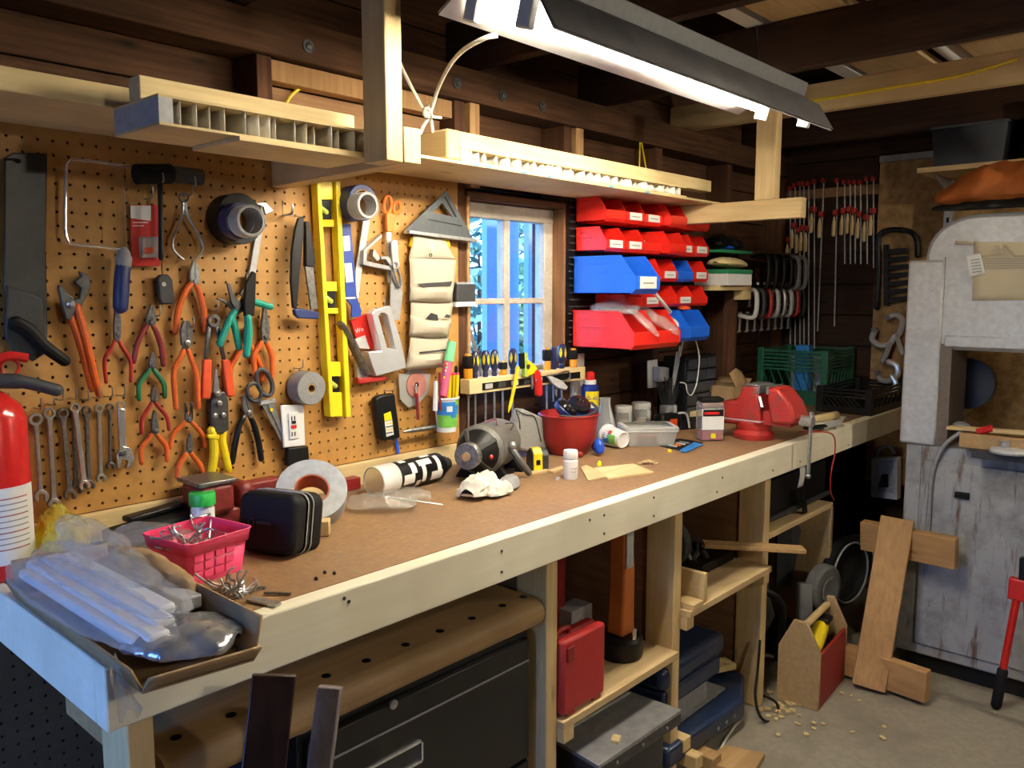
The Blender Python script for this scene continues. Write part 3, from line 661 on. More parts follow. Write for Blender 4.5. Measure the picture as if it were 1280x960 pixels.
# remote fob
t=thing('key_fob','small dark grey remote fob on a thin string below the mallet','fob',W(204,382,.01))
plate([z2(145,730),z2(165,712),z2(205,712),z2(228,740),z2(242,865),z2(225,875),z2(168,872),z2(155,850)],.010,.014).build('body','dark_grey',t,bevel=.003)
MB().lathe([(.0045,0),(.0045,.002)],W(*z2(194,765),.024),OUT,12).build('button','grey',t)
wtube([z2(183,600),z2(186,715)],.6,.016,k=1,n=5).build('string','black',t)
# spring calipers
t=thing('spring_calipers','steel spring calipers with bowed legs','calipers',W(228,330,.02))
wring([z2(*p) for p in ellipse(305,292,24,24,0)],1.3,.03).build('spring','dark_steel',t)
wtube([z2(298,310),z2(292,400),z2(245,520),z2(250,580),z2(305,632)],[2.2,2,1.8,1.7,1.2],.026,n=8).build('leg','steel',t)
wtube([z2(312,310),z2(330,400),z2(402,530),z2(400,590),z2(352,640)],[2.2,2,1.8,1.7,1.2],.026,n=8).build('leg','steel',t)
MB().cyl(W(*z2(280,380),.028),W(*z2(345,388),.028),.0016,8).build('adjusting_rod','steel',t)
# cluster of tape rolls on one peg
def roll(name,label,ctr,rpx,hole,out,th,mat,core='cardboard',grp=None):
    c=W(*ctr,out); k=mpp(c); t=thing(name,label,'tape roll',(c.x,-out-th/2,c.z-rpx*k),grp)
    MB().ring(c,OUT,hole*k,rpx*k,th,40).build('tape',mat,t,bevel=.001)
    MB().ring(c+OUT*.0005,OUT,(hole-1.6)*k,hole*k,th-.001,32).build('core',core,t)
    return t
roll('tape_roll','wide black tape roll nearest the board in the left tape cluster',(287,275),31,20,.004,.045,'black')
roll('tape_roll','blue painter tape roll in the middle of the left tape cluster',(293,277),22.5,18,.055,.03,'navy','tape_side')
roll('tape_roll','clear packing tape roll at the front of the left tape cluster',(303,277),20,17.5,.09,.035,'frosted','tape_side')
# vernier caliper
t=thing('vernier_caliper','long steel vernier caliper hanging behind the tape rolls','caliper',W(310,385,.006))
plate([z2(725,320),z2(752,325),z2(690,720),z2(655,715)],.006,.004).build('beam','lightgrey',t)
plate([z2(690,325),z2(745,318),z2(790,365),z2(745,385),z2(735,345)],.010,.004).build('fixed_jaw','steel',t,bevel=.0008)
plate([z2(640,705),z2(690,715),z2(685,790),z2(612,830),z2(600,815),z2(635,770)],.011,.006).build('slider','dark_steel',t,bevel=.001)
# black bow hanging next to the level
t=thing('folding_saw','black curved folding saw hung left of the yellow level','saw',W(378,405,.02))
plate([z5(150,310),z5(185,300),z5(185,420),z5(160,640),z5(150,800),z5(142,872),z5(118,860),z5(105,700),z5(110,520),z5(130,380)],.030,.008).build('blade_cover','black',t,bevel=.002)
plate([z5(190,330),z5(210,330),z5(252,580),z5(245,610),z5(190,605)],.022,.012).build('handle','black',t,bevel=.002)
plate([z5(195,600),z5(245,600),z5(275,870),z5(232,872)],.024,.006).build('blade','tool_steel',t,bevel=.001)
plate([z5(118,870),z5(150,862),z5(270,885),z5(270,930),z5(150,925),z5(125,905)],.03,.014).build('end_cap','navy',t,bevel=.003)
# level
t=thing('spirit_level','bright yellow box-beam spirit level hanging upright','level',W(412,525,.005))
xl=lambda y:388+ (y-230)*.058; xr=lambda y:412.5+(y-230)*.046
plain('level_yellow',(.92,.72,.02),.35,var=.05); plain('vial',(.55,.62,.12),.1)
plate([(xl(228),228),(xl(228)+5,228),(xl(520)+5,520),(xl(520),520)],.008,.026).build('flange','level_yellow',t,bevel=.002)
plate([(xr(228)-1,228),(xr(228)+5,228),(xr(520)+5,520),(xr(520)-1,520)],.008,.026).build('flange','level_yellow',t,bevel=.002)
for a,b in ((228,250),(275,284),(352,364),(385,392),(452,470),(490,520)):
    plate([(xl(a)+5,a),(xr(a)-1,a),(xr(b)-1,b),(xl(b)+5,b)],.016,.012).build('web','level_yellow',t,bevel=.001)
plate([(xl(284)+5,284),(xl(284)+11,284),(xl(352)+11,352),(xl(352)+5,352)],.016,.006).build('scale_strip','lightgrey',t)
for yc in (262.5,374,480):
    x0=xl(yc)+5.5; x1=xr(yc)-1.5; h=12 if yc<300 else 11
    e=[(x0,yc-h),(x1,yc-h),(x1,yc+h),(x0,yc+h)]
    plate(e,.018,.006).build('vial_housing','black',t,bevel=.002)
    c=((x0+x1)/2,yc); wtube([(c[0]-4,c[1]-3),(c[0]+4,c[1]+3)],[3.6,3.6],.028,n=10).build('vial','vial',t)
# painter tape ring + blue strap
t=roll('tape_roll','clear tape roll in front of the dark blue one beside the level',(447,258),16.5,14.6,.075,.04,'frosted','tape_side')
roll('tape_roll','dark blue tape roll behind the clear one beside the level',(438,255),22,16,.02,.05,'navy','cardboard')
plain('strap_blue',(.012,.045,.30),.45)
t=thing('blue_strap','blue strap with white printed labels hanging beside the level','strap',W(440,398,.02))
plate([z5(420,350),z5(478,345),z5(500,600),z5(515,790),z5(545,880),z5(540,915),z5(485,918),z5(485,850),z5(450,800),z5(440,600)],.022,.004).build('band','strap_blue',t)
plate([z5(436,420),z5(476,416),z5(482,508),z5(444,512)],.0262,.0006).build('label','white',t); plate([z5(444,588),z5(488,584),z5(500,700),z5(455,705)],.0262,.0006).build('label','white',t)
plate([z5(450,796),z5(512,794),z5(514,804),z5(452,806)],.0262,.0006).build('white_stripe','white',t)
# combination square
t=thing('combination_square','combination square with grey blade and chrome head','square',W(450,372,.012))
plate([z5(590,160),z5(608,165),z5(598,330),z5(548,640),z5(530,800),z5(510,800),z5(510,640),z5(545,420),z5(560,300)],.014,.0025).build('blade','lightgrey',t)
m=MB()
for q in ([(535,510),(645,410),(652,425),(560,505)],[(535,510),(560,505),(556,590),(535,592)],[(535,592),(545,570),(740,615),(742,640)],[(600,500),(625,530),(640,560),(620,575),(590,540)],[(640,545),(690,545),(720,590),(700,600),(672,562),(645,565)]):
    plate([z5(*p) for p in q],.012,.018,m)
m.build('head','steel',t,bevel=.001)
# orange scissors
t=thing('scissors','orange-handled scissors hanging under the shelf','scissors',W(483,300,.01))
wring([z5(*p) for p in ellipse(710,225,22,55,.05)],2.2,.018).build('handle_loop','orange',t)
wring([z5(*p) for p in ellipse(768,245,22,34,.2)],2.4,.018).build('handle_loop','orange',t)
plate([z5(690,275),z5(715,280),z5(745,285),z5(760,280),z5(735,330),z5(735,395),z5(695,395),z5(692,330)],.014,.010).build('handle','orange',t,bevel=.002)
plate([z5(700,395),z5(730,395),z5(722,700),z5(712,700)],.016,.003).build('blade','steel',t)
# grey snips beside them
t=thing('tin_snips','worn grey tin snips with long blades hanging under the orange scissors','snips',W(492,405,.01))
plate([z5(725,460),z5(745,440),z5(765,450),z5(770,560),z5(778,600),z5(750,640),z5(735,600)],.028,.006).build('upper_blade','lightgrey',t,bevel=.001)
for rx,dx in ((20,0),(14,10)): wring([z5(*p) for p in ellipse(762+dx,660,rx,78,-.28)],1.3,.028+dx*.0005).build('handle_loop','steel',t)
plate([z5(728,640),z5(745,630),z5(800,760),z5(780,935),z5(720,935)],.020,.004).build('lower_blade','grey',t)
wring([z5(*p) for p in ellipse(760,600,16,20,0)],1.,.036).build('pivot_ring','steel',t)
# speed square
t=thing('speed_square','dark grey triangular speed square hanging above the canvas roll','square',W(550,302,.02))
m=MB()
A,B,C=z5(1068,140),z5(812,385),z5(1235,440)
def lerp(p,q,t): return (p[0]+(q[0]-p[0])*t,p[1]+(q[1]-p[1])*t)
I0,I1,I2=z5(1040,215),z5(985,275),z5(1105,300)
for q in ([A,lerp(A,B,.62),I1,I0],[A,I0,I2,lerp(A,C,.55)],[lerp(A,B,.62),B,C,lerp(A,C,.55),I2,I1]): plate(q,.024,.004,m)
plain('square_grey',(.075,.085,.095),.4,.3); m.build('triangle','square_grey',t)
plate([B,C,(C[0]-2,C[1]+4),(B[0]-1,B[1]+4)],.014,.024).build('fence','steel',t,bevel=.001)
plate([z5(958,318),z5(962,314),z5(1172,354),z5(1172,362)],.0282,.0004).build('slot','black',t)
plate([z5(1060,180),z5(1068,175),z5(1138,300),z5(1125,302)],.0282,.0004).build('slot','black',t)
# canvas tool roll with pockets
t=thing('canvas_tool_roll','cream canvas pocket roll hanging beside the window','tool roll',W(540,465,.02))
def sheet(q,bul=.0,out=.02,nu=8,nv=8,wv=.002):
    q=[W(p[0],p[1],out) for p in q]
    def fn(u,v):
        p=(q[0]*(1-u)+q[1]*u)*(1-v)+(q[3]*(1-u)+q[2]*u)*v
        return p+OUT*(bul*math.sin(PI*u)*math.sin(PI*min(1,v*1.0))+wv*math.sin(7*u+5*v))
    return MB().grid(fn,nu,nv)
sheet([z5(870,410),z5(1050,430),z5(1130,560),z5(845,560)],.008).build('flap','canvas',t,solid=.002)
sheet([z5(845,555),z5(1130,565),z5(1110,830),z5(850,820)],.010,.022).build('panel','canvas',t,solid=.002)
sheet([z5(852,815),z5(1110,825),(z6(700,185)),(z6(490,178))],.010,.022).build('panel','canvas',t,solid=.002)
sheet([z6(493,175),z6(700,182),z6(668,345),z6(470,362)],.008,.022).build('panel','canvas',t,solid=.002)
def pocket(a,b,c,d): sheet([a,b,c,d],.022,.030,10,4).build('pocket','canvas',t,solid=.002)
pocket(z5(850,715),z5(1118,695),z5(1108,825),z5(850,820))
pocket(z6(492,62),z6(715,80),z6(700,180),z6(492,176))
pocket(z6(492,262),z6(690,245),z6(668,342),z6(472,360))
for a in ((z5(892,712),z5(1108,698),z5(1098,728),z5(930,735)),(z6(578,78),z6(605,48),z6(640,60),z6(645,90)),(z6(676,72),z6(690,55),z6(708,62),z6(705,78)),(z6(538,262),z6(690,246),z6(690,256),z6(545,270))):
    plate(list(a),.044,.001).build('pocket_opening','dark_grey',t)
wtube([z5(985,480),z5(980,510)],.8,.04,n=6).build('hook','steel',t); MB().ring(W(*z5(975,535),.034),OUT,.0025,.005,.002,14).build('grommet','dark_steel',t)
t=thing('work_glove','yellow glove tucked behind the top of the canvas roll','glove',W(*z5(960,480),.008))
for q in ([z5(835,480),z5(850,425),z5(900,412),z5(890,450),z5(850,495)],[z5(1030,425),z5(1075,440),z5(1085,495),z5(1050,470)]): 
    plate(q,.008,.012).build('cuff','yellow',t,bevel=.003)
plate([z5(885,420),z5(1045,430),z5(1060,520),z5(880,520)],.004,.008).build('back','yellow',t,bevel=.002)
# black and white block
t=thing('magnet_block','small black and white block fixed at the window jamb','block',W(577,383,.01))
plate([z5(1112,715),z5(1225,715),z5(1225,825),z5(1108,825)],.014,.018).build('body','dark_grey',t,bevel=.002)
plate([z5(1107,825),z5(1226,820),z5(1222,850),z5(1105,855)],.014,.018).build('white_edge','white',t,bevel=.001)
plate([z5(1115,702),z5(1205,702),z5(1205,715),z5(1115,715)],.014,.014).build('top_edge','grey',t)
# staple gun and glue pack
t=thing('staple_gun','chrome staple gun hanging handle-down on the pegboard','staple gun',W(480,470,.012))
pt=[(232,262),(262,40),(345,8),(360,45),(405,200),(438,345),(275,390),(250,340)]
m=MB()
# body outline with the hand slot left open: built from four bands
for q in ([(248,52),(262,30),(345,8),(360,48),(334,60),(318,48),(298,48),(284,66)],[(248,52),(284,66),(332,236),(298,252)],[(334,60),(360,48),(408,205),(378,246)],[(228,258),(298,252),(332,236),(378,246),(408,205),(438,345),(275,390),(250,330)]):
    plate([z6(*p) for p in q],.016,.026,m)
m.build('body','bright_chrome',t,bevel=.002)
wtube([z6(300,60),z6(318,150),z6(345,240)],[1.2,1.2,1.2],.014,n=8).build('lever','tool_steel',t)
wtube([z6(110,105),z6(150,170),z6(200,270),z6(255,380)],[3.6,4,4,3.5],.03,n=8,squash=2.).build('handle_edge','tool_steel',t)
plate([z6(180,400),z6(335,392),z6(338,412),z6(190,436)],.012,.02).build('foot','grip_red',t,bevel=.003)
plate([z6(180,250),z6(215,340),z6(240,395),z6(190,405)],.010,.012).build('backing_card','lightgrey',t)
t=thing('glue_pack','red and white carded glue pack behind the staple gun','package',W(448,430,.008))
plate([z6(162,90),z6(238,55),z6(300,110),z6(280,250),z6(205,235)],.006,.006).build('card','red',t)
plate([z6(190,190),z6(245,170),z6(270,245),z6(215,240)],.0122,.0005).build('lower_print','lightgrey',t)
text('lettering','Wo','white',t,W(*z6(215,143),.0126),W(*z6(245,133),.0126)-W(*z6(185,155),.0126),(0,0,1),.016)
# utility blade pouch
t=thing('tool_pouch','black pouch with yellow label hanging on the pegboard','pouch',W(482,552,.01))
plate([z6(275,515),z6(300,495),z6(380,483),z6(410,725),z6(365,735),z6(310,738),z6(295,640)],.008,.022).build('pouch','black',t,bevel=.004)
plate([z6(348,600),z6(385,585),z6(393,630),z6(352,640)],.0305,.0006).build('label_top','yellow',t)
plate([z6(352,642),z6(393,632),z6(402,712),z6(362,725)],.0305,.0006).build('label_bottom','white',t)
text('lettering','XXL','black',t,W(*z6(377,668),.0312),(1,0,0),(0,0,1),.006) if False else None
for i in range(4): plate([z6(360,652+i*17),z6(396,645+i*17),z6(397,650+i*17),z6(361,657+i*17)],.0312,.0004).build('print_line','black' if i%2 else 'yellow',t)
tag(plate([z6(378,490),z6(388,490),z6(432,815),z6(418,815)],.006,.002).build('hacksaw_blade','blue'),'thin blue hacksaw blade hanging beside the black pouch','saw blade')
plain('pale_red',(.42,.16,.13),.6)
# sanding disc pack
t=thing('sanding_disc_pack','clear packet of dull red sanding discs under the canvas roll','packet',W(518,512,.008))
c=W(*z6(515,440),.008); k=mpp(c)
MB().lathe([(22*k,0),(22*k,.003)],c,OUT,28).build('sleeve','frosted',t)
plate([z6(425,380),z6(600,380),z6(590,480),z6(535,545),z6(480,565),z6(435,520)],.0125,.002).build('wrapper','frosted',t)
MB().ring(c+OUT*.0065,OUT,3.6*k,16.*k,.003,28).build('disc','pale_red',t)
MB().ring(c+OUT*.0032,OUT,0.001,3.4*k,.006,14).build('hub','black',t)
t=thing('marking_pencil','dark red pencil hanging over the sanding discs','pencil',W(521,525,.02))
wtube([z6(527,485),z6(535,630)],[2.4,2.4],.026,k=1,n=6,round_=False).build('shaft','dark_red',t)
wtube([z6(525,440),z6(527,485)],[1.2,2.0],.026,k=1,n=8).build('clip','chrome',t)
# awl stuck across the board
t=thing('awl','thin steel awl lying across two pegs','awl',W(525,545,.02))
wtube([z6(455,697),z6(500,690),z6(640,668)],[1.2,3.,3.],.03,n=8).build('blade','tool_steel',t)
# pencil cup
c0=W(*z6(690,692),.045); c1=W(*z6(690,505),.045); k=mpp(c0); hgt=c1.z-c0.z
t=thing('pencil_cup','white plastic cup with a blue and green print, full of pencils, on the pegboard','cup',c0)
prof=[(12.2*k,0),(15.2*k,hgt*.94),(16.6*k,hgt*.95),(16.6*k,hgt),(14.6*k,hgt),(11.6*k,.004),(0.0005,.004)]
MB().lathe(prof,c0,(0,0,1),28).build('cup','white_gloss',t)
def wrap(c,k,r0,h0,r1,h1,a0,a1,mat,name,par,n=12):
    m=MB(); m.grid(lambda u,v:V(c)+V((math.cos(a0+(a1-a0)*u),math.sin(a0+(a1-a0)*u),0))*(r0+(r1-r0)*v)+V((0,0,h0+(h1-h0)*v)),n,2); return m.build(name,mat,par)
plain('print_blue',(.03,.22,.62),.4); plain('print_green',(.20,.55,.08),.4)
wrap(c0,k,12.9*k+.0004,hgt*.14,14*k+.0004,hgt*.5,-PI*1.05,0.1,'print_green','print_band',t); wrap(c0,k,14*k+.0004,hgt*.5,15*k+.0004,hgt*.88,-PI*1.05,0.1,'print_blue','print_band',t)
for i,(a,mat) in enumerate(((-1.9,'print_blue'),(-2.3,'white'),(-1.5,'print_green'))):
    h=hgt*(.42+.18*i); rr_=13.9*k+.0011; MB().grid(lambda u,v:c0+V((math.cos(a+.5*u),math.sin(a+.5*u),0))*(rr_+(h-hgt*.45)*.06+v*.001)+V((0,0,h+v*hgt*.16)),4,1).build('print_patch',mat,t)
pens=[((630,500),(632,432),3.2,'white','white marker'),((655,500),(652,385),1.8,'dark_red','dark red pen'),((662,500),(660,440),2,'orange','orange pencil'),((680,500),(678,452),3,'red','red marker'),((702,500),(703,398),2.4,'yellow','tall yellow pencil'),((716,502),(718,388),2.4,'yellow','yellow pencil'),((730,502),(734,388),2.4,'yellow','long yellow pencil'),((745,502),(752,386),2.0,'yellow','yellow pencil at the right rim'),((740,500),(742,350),2.0,'black','black pen')]
for i,(a,b,r,mt,nm) in enumerate(pens):
    pa=W(*z6(*a),.045+.012*math.sin(i*2.1)); pb=W(*z6(*b),.045+.012*math.sin(i*2.1)); pa=pa+(pa-pb).normalized()*.04
    t2=thing('pencil' if 'pencil' in nm else 'pen',nm+' standing in the white cup','pencil' if 'pencil' in nm else 'pen',pa,'pens in the white cup')
    MB().tube([pa,pb],[r*k,r*k],6 if 'pencil' in nm else 10).build('shaft',mt,t2)
    d=(pb-pa).normalized(); MB().tube([pb,pb+d*.006],[r*k*.9,r*k*.8],8).build('end_cap','pink' if 'pencil' in nm else mt,t2)
t=thing('marker','fat marker with mint green cap standing in the white cup','marker',W(*z6(680,500),.06),'pens in the white cup')
plain('mint',(.22,.80,.36),.4); plain('pink_print',(.75,.12,.25),.5)
wtube([z6(672,500),z6(685,400),z6(700,315)],[5.2,5.6,5.8],.06,n=12,round_=False).build('barrel','pink_print',t)
wtube([z6(703,312),z6(720,205)],[6.2,5.4],.06,n=12,round_=False).build('cap','mint',t)
for i in range(5): 
    m=MB(); p=W(*z6(678+i*4,400-i*18),.0665+.0006*i); m.ball(p,.0035,6,(1,.3,1)); m.build('print_dot',['yellow','print_blue','white','mint','yellow'][i],t)
# pegboard hooks
hk=MB(); hk.tube(smoothpts([(0,0,0),(0,-.02,0),(0,-.034,.002),(0,-.038,.010),(0,-.038,.022)],3),.0016,6)
h0=hk.build('pegboard_hook','steel',loc=(0,0,0)); tag(h0,'bent steel wire peg hook in the pegboard','hook','wire hooks in the pegboard')
spots=[z3(280,395),z3(345,390),z3(405,395),z3(462,385),z3(524,380),z3(585,375),z3(232,420),z3(172,440),z4(392,70),z4(797,345),z2(90,300),z2(305,285),z6(352,470),z5(65,290),z5(698,170),z2(850,390),z6(300,20),z4(115,95),z4(275,150),z4(650,60)]
h0.location=W(*spots[0],0)
for s_ in spots[1:]: dup(h0,W(*s_,0))
m=MB().tube([W(*z5(65,205),.002),W(*z5(65,290),.03),W(*z5(190,298),.03)],.0014,6); tag(m.build('pegboard_hook','steel'),'long bent wire hook holding the black folding saw','hook')
# ================================================================== window rack and screwdrivers
y1=lambda x,y:(420+x*.1875,500+y*.1875)
y2=lambda x,y:(600+x*.1875,480+y*.1875)
y3=lambda x,y:(540+x/6,400+y/6)
y6=lambda x,y:(720+x/6,440+y/6)
y7=lambda x,y:(860+x*.20312,440+y*.20312)
def onb(x,out,py=560): p=W(x,py,out); p.z=BZ; return p
t=thing('screwdriver_rack','pine rail with dark magnetic strip across the window sill','rack',W(*y3(650,500),.02))
RO=.012
q=[y3(210,472),y3(1080,385),y3(1080,462),y3(210,572)]
pa,pb=W(*q[0],RO),W(*q[1],RO); rz0=W(*q[3],RO+.04).z; rz1=rz0+.042
MB().box((pa.x,-.05,rz0),(pb.x,-RO,rz1)).build('rail','pine_x',t,bevel=.002)
MB().box((pa.x+.05,-.0525,rz0+.008),(pb.x-.03,-.0503,rz0+.028)).build('magnet_strip','black',t)
for i in range(6):
    x=pa.x+.06+i*.055; MB().box((x,-.0532,rz0+.011),(x+.03,-.0526,rz0+.025)).build('strip_mark','dark_grey' if i%2 else 'lightgrey',t)
plain('grip_black',(.02,.02,.022),.35); plain('grip_navy',(.015,.02,.07),.3)
def driver(label,top,wpx,kind,shaft=.11,out=.031):
    tp=W(*y3(*top),out); k=mpp(tp); r=wpx/6*k*.62; zt=tp.z; L=zt-rz1+.001
    o=V((tp.x,-out,rz1)); t=thing('screwdriver',label,'screwdriver',o,'screwdrivers in the rack')
    if kind=='yb':
        MB().lathe([(r*.55,0),(r*.62,L*.12),(r*.5,L*.2),(r*.9,L*.36),(r,L*.7),(r*.85,L*.92),(r*.45,L),(0.0004,L)],o,(0,0,1),14).build('handle','grip_navy',t)
        for a in (-1.57,-2.75):
            MB().grid(lambda u,v:o+V((math.cos(a+(u-.5)*.7*math.sin(PI*v)),math.sin(a+(u-.5)*.7*math.sin(PI*v)),0))*(r*(1.03-.14*abs(2*v-.95)))+V((0,0,L*(.42+.45*v))),4,6).build('grip_inlay','yellow',t)
    elif kind=='amber':
        MB().lathe([(r*.75,0),(r*.8,L*.35),(r*.7,L*.42),(r*.7,L*.9),(r*.5,L),(0.0004,L)],o,(0,0,1),8).build('handle','amber',t)
        MB().lathe([(r*.8,L*.42),(r,L*.5),(r,L*.88),(r*.8,L*.92)],o,(0,0,1),10).build('rubber_sleeve','rubber',t)
    else:
        MB().lathe([(r*.7,0),(r*.9,L*.1),(r*.9,L*.9),(r*.6,L),(0.0004,L)],o,(0,0,1),8).build('handle','grip_navy',t)
    MB().cyl((o.x,o.y,rz0-shaft),(o.x,o.y,rz0-.0),.0032,8).build('shaft','steel',t)
    return t
drv=[((270,255),70,'amber','amber screwdriver with black sleeve at the left end of the rack'),((322,236),56,'yb','yellow and black screwdriver first of the three beside the left amber one'),((400,230),56,'yb','yellow and black screwdriver in the middle of the left three'),((467,224),56,'yb','yellow and black screwdriver last of the left three'),((530,310),60,'amber','short amber stubby screwdriver left of the window mullion'),((604,215),56,'yb','yellow and black screwdriver just right of the mullion'),((862,210),60,'amber','amber screwdriver with ribbed sleeve near the right end'),((912,205),48,'plain','plain dark blue screwdriver near the right end'),((975,182),58,'yb','tall yellow and black screwdriver at the right end'),((1060,215),58,'amber','small amber screwdriver at the last rack hole')]
for i,(tp_,w_,kd,lb) in enumerate(drv): driver(lb,tp_,w_,kd,[.12,.10,.12,.11,.10,.10,.08,.06,.09,.05][i])
# yellow square-ish cutter, pencil, red knife, grey knife on the strip
t=thing('tubing_cutter','yellow rounded cutter with a black and green front bar','cutter',W(*y3(720,430),.054))
o_=.056
plate([y3(690,295),y3(720,310),y3(760,345),y3(770,365),y3(745,400),y3(690,425)],o_,.012).build('body','yellow',t,bevel=.002)
MB().lathe([(.007,0),(.007,.004)],W(*y3(717,350),o_+.0125),OUT,14).build('wheel','dark_grey',t)
plain('lime',(.45,.62,.08),.4)
plate([y3(646,250),y3(668,240),y3(672,360),y3(650,365)],o_,.014).build('front_bar','black',t,bevel=.001); plate([y3(668,240),y3(692,245),y3(695,425),y3(672,420)],o_,.014).build('back_bar','lime',t,bevel=.001)
t=thing('carpenter_pencil','long yellow pencil stuck to the magnet strip','pencil',W(*y3(575,695),.056))
wtube([y3(645,350),y3(620,490),y3(585,650)],[2.6,2.4,2.2],.064,k=1,n=6,round_=False).build('shaft','yellow',t)
wtube([y3(585,650),y3(573,695)],[2.2,.5],.064,k=1,n=6,round_=False).build('point','yellow',t)
t=thing('utility_knife','red folding utility knife stuck to the magnet strip','knife',W(*y3(785,575),.056))
plate([y3(745,380),y3(770,365),y3(790,385),y3(805,460),y3(808,555),y3(790,575),y3(765,565),y3(760,480)],.056,.014).build('handle','red',t,bevel=.004)
plate([y3(738,400),y3(750,395),y3(756,500),y3(745,520)],.058,.004).build('blade','steel',t)
MB().lathe([(.003,0),(.003,.001)],W(*y3(780,450),.0702),OUT,10).build('screw','steel',t)
t=thing('pocket_knife','grey metal gripper tool hanging at the right of the strip','gripper',W(*y3(940,530),.056))
plate([y3(850,425),y3(880,420),y3(960,455),y3(1000,500),y3(985,525),y3(925,510),y3(880,470)],.056,.012).build('body','lightgrey',t,bevel=.003)
plate([y3(915,515),y3(935,520),y3(930,575),y3(920,560)],.058,.004).build('clip','steel',t); wtube([y3(860,420),y3(940,405),y3(1020,385),y3(1030,440),y3(960,470)],[1.4]*5,.06,n=6).build('lever','tool_steel',t)
tag(plate([y3(1040,255),y3(1125,250),y3(1115,640),y3(1035,600)],-.01,.010).build('white_board','white'),'narrow white board leaning right of the screwdriver rack','board')
tag(plate([y3(262,30),y3(270,20),y3(345,250),y3(372,400),y3(360,420),y3(340,330)],-.03,.004).build('thin_steel_blade','steel'),'long thin steel blade propped against the left window pane','blade')  # a bare thin blade, not a whole knife

# ================================================================== things on the bench
# fire extinguisher
c=V((W(-8,600,.085).x,-.085,BZ+.0005)); R_=.056; ht=W(10,500,.085).z-BZ
t=thing('fire_extinguisher','red fire extinguisher with a white label at the left edge','fire extinguisher',c)
plain('ext_red',(.60,.02,.018),.2,var=.08,coat=.3)
MB().lathe([(R_*.9,0),(R_,.006),(R_,ht-.03),(R_*.86,ht-.008),(R_*.5,ht+.012),(R_*.3,ht+.018)],c,(0,0,1),32).build('cylinder','ext_red',t)
MB().lathe([(R_*.3,ht+.015),(R_*.34,ht+.02),(R_*.34,ht+.06),(R_*.2,ht+.066)],c,(0,0,1),14).build('valve','black',t)
lb=MB().grid(lambda u,v:c+V((math.cos(-2.3+1.75*u),math.sin(-2.3+1.75*u),0))*(R_+.0006)+V((0,0,.03+v*.13)),16,2).build('label','white',t)
for i in range(10): MB().grid(lambda u,v:c+V((math.cos(-2.1+1.2*u),math.sin(-2.1+1.2*u),0))*(R_+.0011)+V((0,0,.055+i*.0095+v*.0022)),10,1).build('print_line','pale_red' if i%3==0 else 'grey',lb)
MB().grid(lambda u,v:c+V((math.cos(-.52+.5*u),math.sin(-.52+.5*u),0))*(R_+.0006)+V((0,0,.03+v*.03)),6,1).build('label_foot','white',t)
MB().tube(smoothpts([c+V((0,0,ht+.06)),c+V((.03,-.01,ht+.075)),c+V((.06,-.015,ht+.07))],4),.008,8).build('lever','red',t)
MB().tube([c+V((.035,-.005,ht+.055))+V((math.cos(a)*.014,0,math.sin(a)*.014)) for a in [2*PI*i/14 for i in range(14)]],.0025,6,closed=True).build('pull_ring','red',t)
MB().tube(smoothpts([c+V((.01,-.01,ht+.035)),c+V((.05,-.02,ht+.03)),c+V((.10,-.03,ht+.012))],5),[.013]*5+[.011]*6,12,round_=True).build('discharge_horn','dark_grey',t)

# crumpled soft things
def pillow(p0,p1,wd,ht,seed,nu=40,nv=24,amp=.012,freq=18.,flat=.5,taper=.35,up=(0,0,1)):
    p0,p1=V(p0),V(p1); ax=(p1-p0); L=ax.length; ax.normalize(); sd=ax.cross(V(up)).normalized(); u_=sd.cross(ax)
    def fn(u,v):
        s=math.sin(PI*min(max(u,.0),1.))**taper if 0<u<1 else 0.; a=2*PI*v
        q=p0+ax*(L*u)+sd*(math.cos(a)*wd/2*(.12+.88*s))+u_*(math.sin(a)*ht/2*s*(1. if math.sin(a)>0 else flat))
        w_=V((q-p0)); la=w_.dot(ax); lb=w_.dot(sd); lc=w_.dot(u_)
        g=lambda f,k:(1-2.2*abs(noise.noise(V((la*f*.45+seed,lb*f+k,lc*f)))))
        n=noise.noise_vector(V((q.x*freq*.5+seed,q.y*freq*.5,q.z*freq*.5)))
        rad=(sd*math.cos(a)+u_*math.sin(a))
        d=n*amp*.6+rad*(g(freq*1.1,0)*amp*.55+g(freq*2.6,7.)*amp*.30+g(freq*6,3.)*amp*.10)
        if math.sin(a)<-.2: d.z=abs(d.z)*.2
        return q+d
    return MB().grid(fn,nu,nv)
def crinkle(name,tint,a,rough=.16):
    m=bpy.data.materials.new(name); m.use_nodes=True; nt=m.node_tree; nt.nodes.clear(); MATS[name]=m
    tr=nt.nodes.new('ShaderNodeBsdfTransparent'); tr.inputs[0].default_value=(*tint,1)
    g=nt.nodes.new('ShaderNodeBsdfPrincipled'); g.inputs['Base Color'].default_value=(*tint,1); g.inputs['Roughness'].default_value=rough; g.inputs['Specular IOR Level'].default_value=1.
    g.inputs['Coat Weight'].default_value=1.; g.inputs['Coat Roughness'].default_value=.05
    f=noisetex(nt,coord(nt,(1.6,.5,1.)),34,5,.6); b=nt.nodes.new('ShaderNodeBump'); b.inputs['Strength'].default_value=.9; b.inputs['Distance'].default_value=.012
    nt.links.new(f,b.inputs['Height']); nt.links.new(b.outputs[0],g.inputs['Normal'])
    mx=nt.nodes.new('ShaderNodeMixShader'); mx.inputs[0].default_value=a; o=nt.nodes.new('ShaderNodeOutputMaterial')
    nt.links.new(tr.outputs[0],mx.inputs[1]); nt.links.new(g.outputs[0],mx.inputs[2]); nt.links.new(mx.outputs[0],o.inputs[0])
crinkle('poly_bag',(.90,.91,.94),.20,.08); crinkle('yellow_bag',(.86,.80,.12),.42); crinkle('clear_bag',(.90,.90,.88),.22,.08)
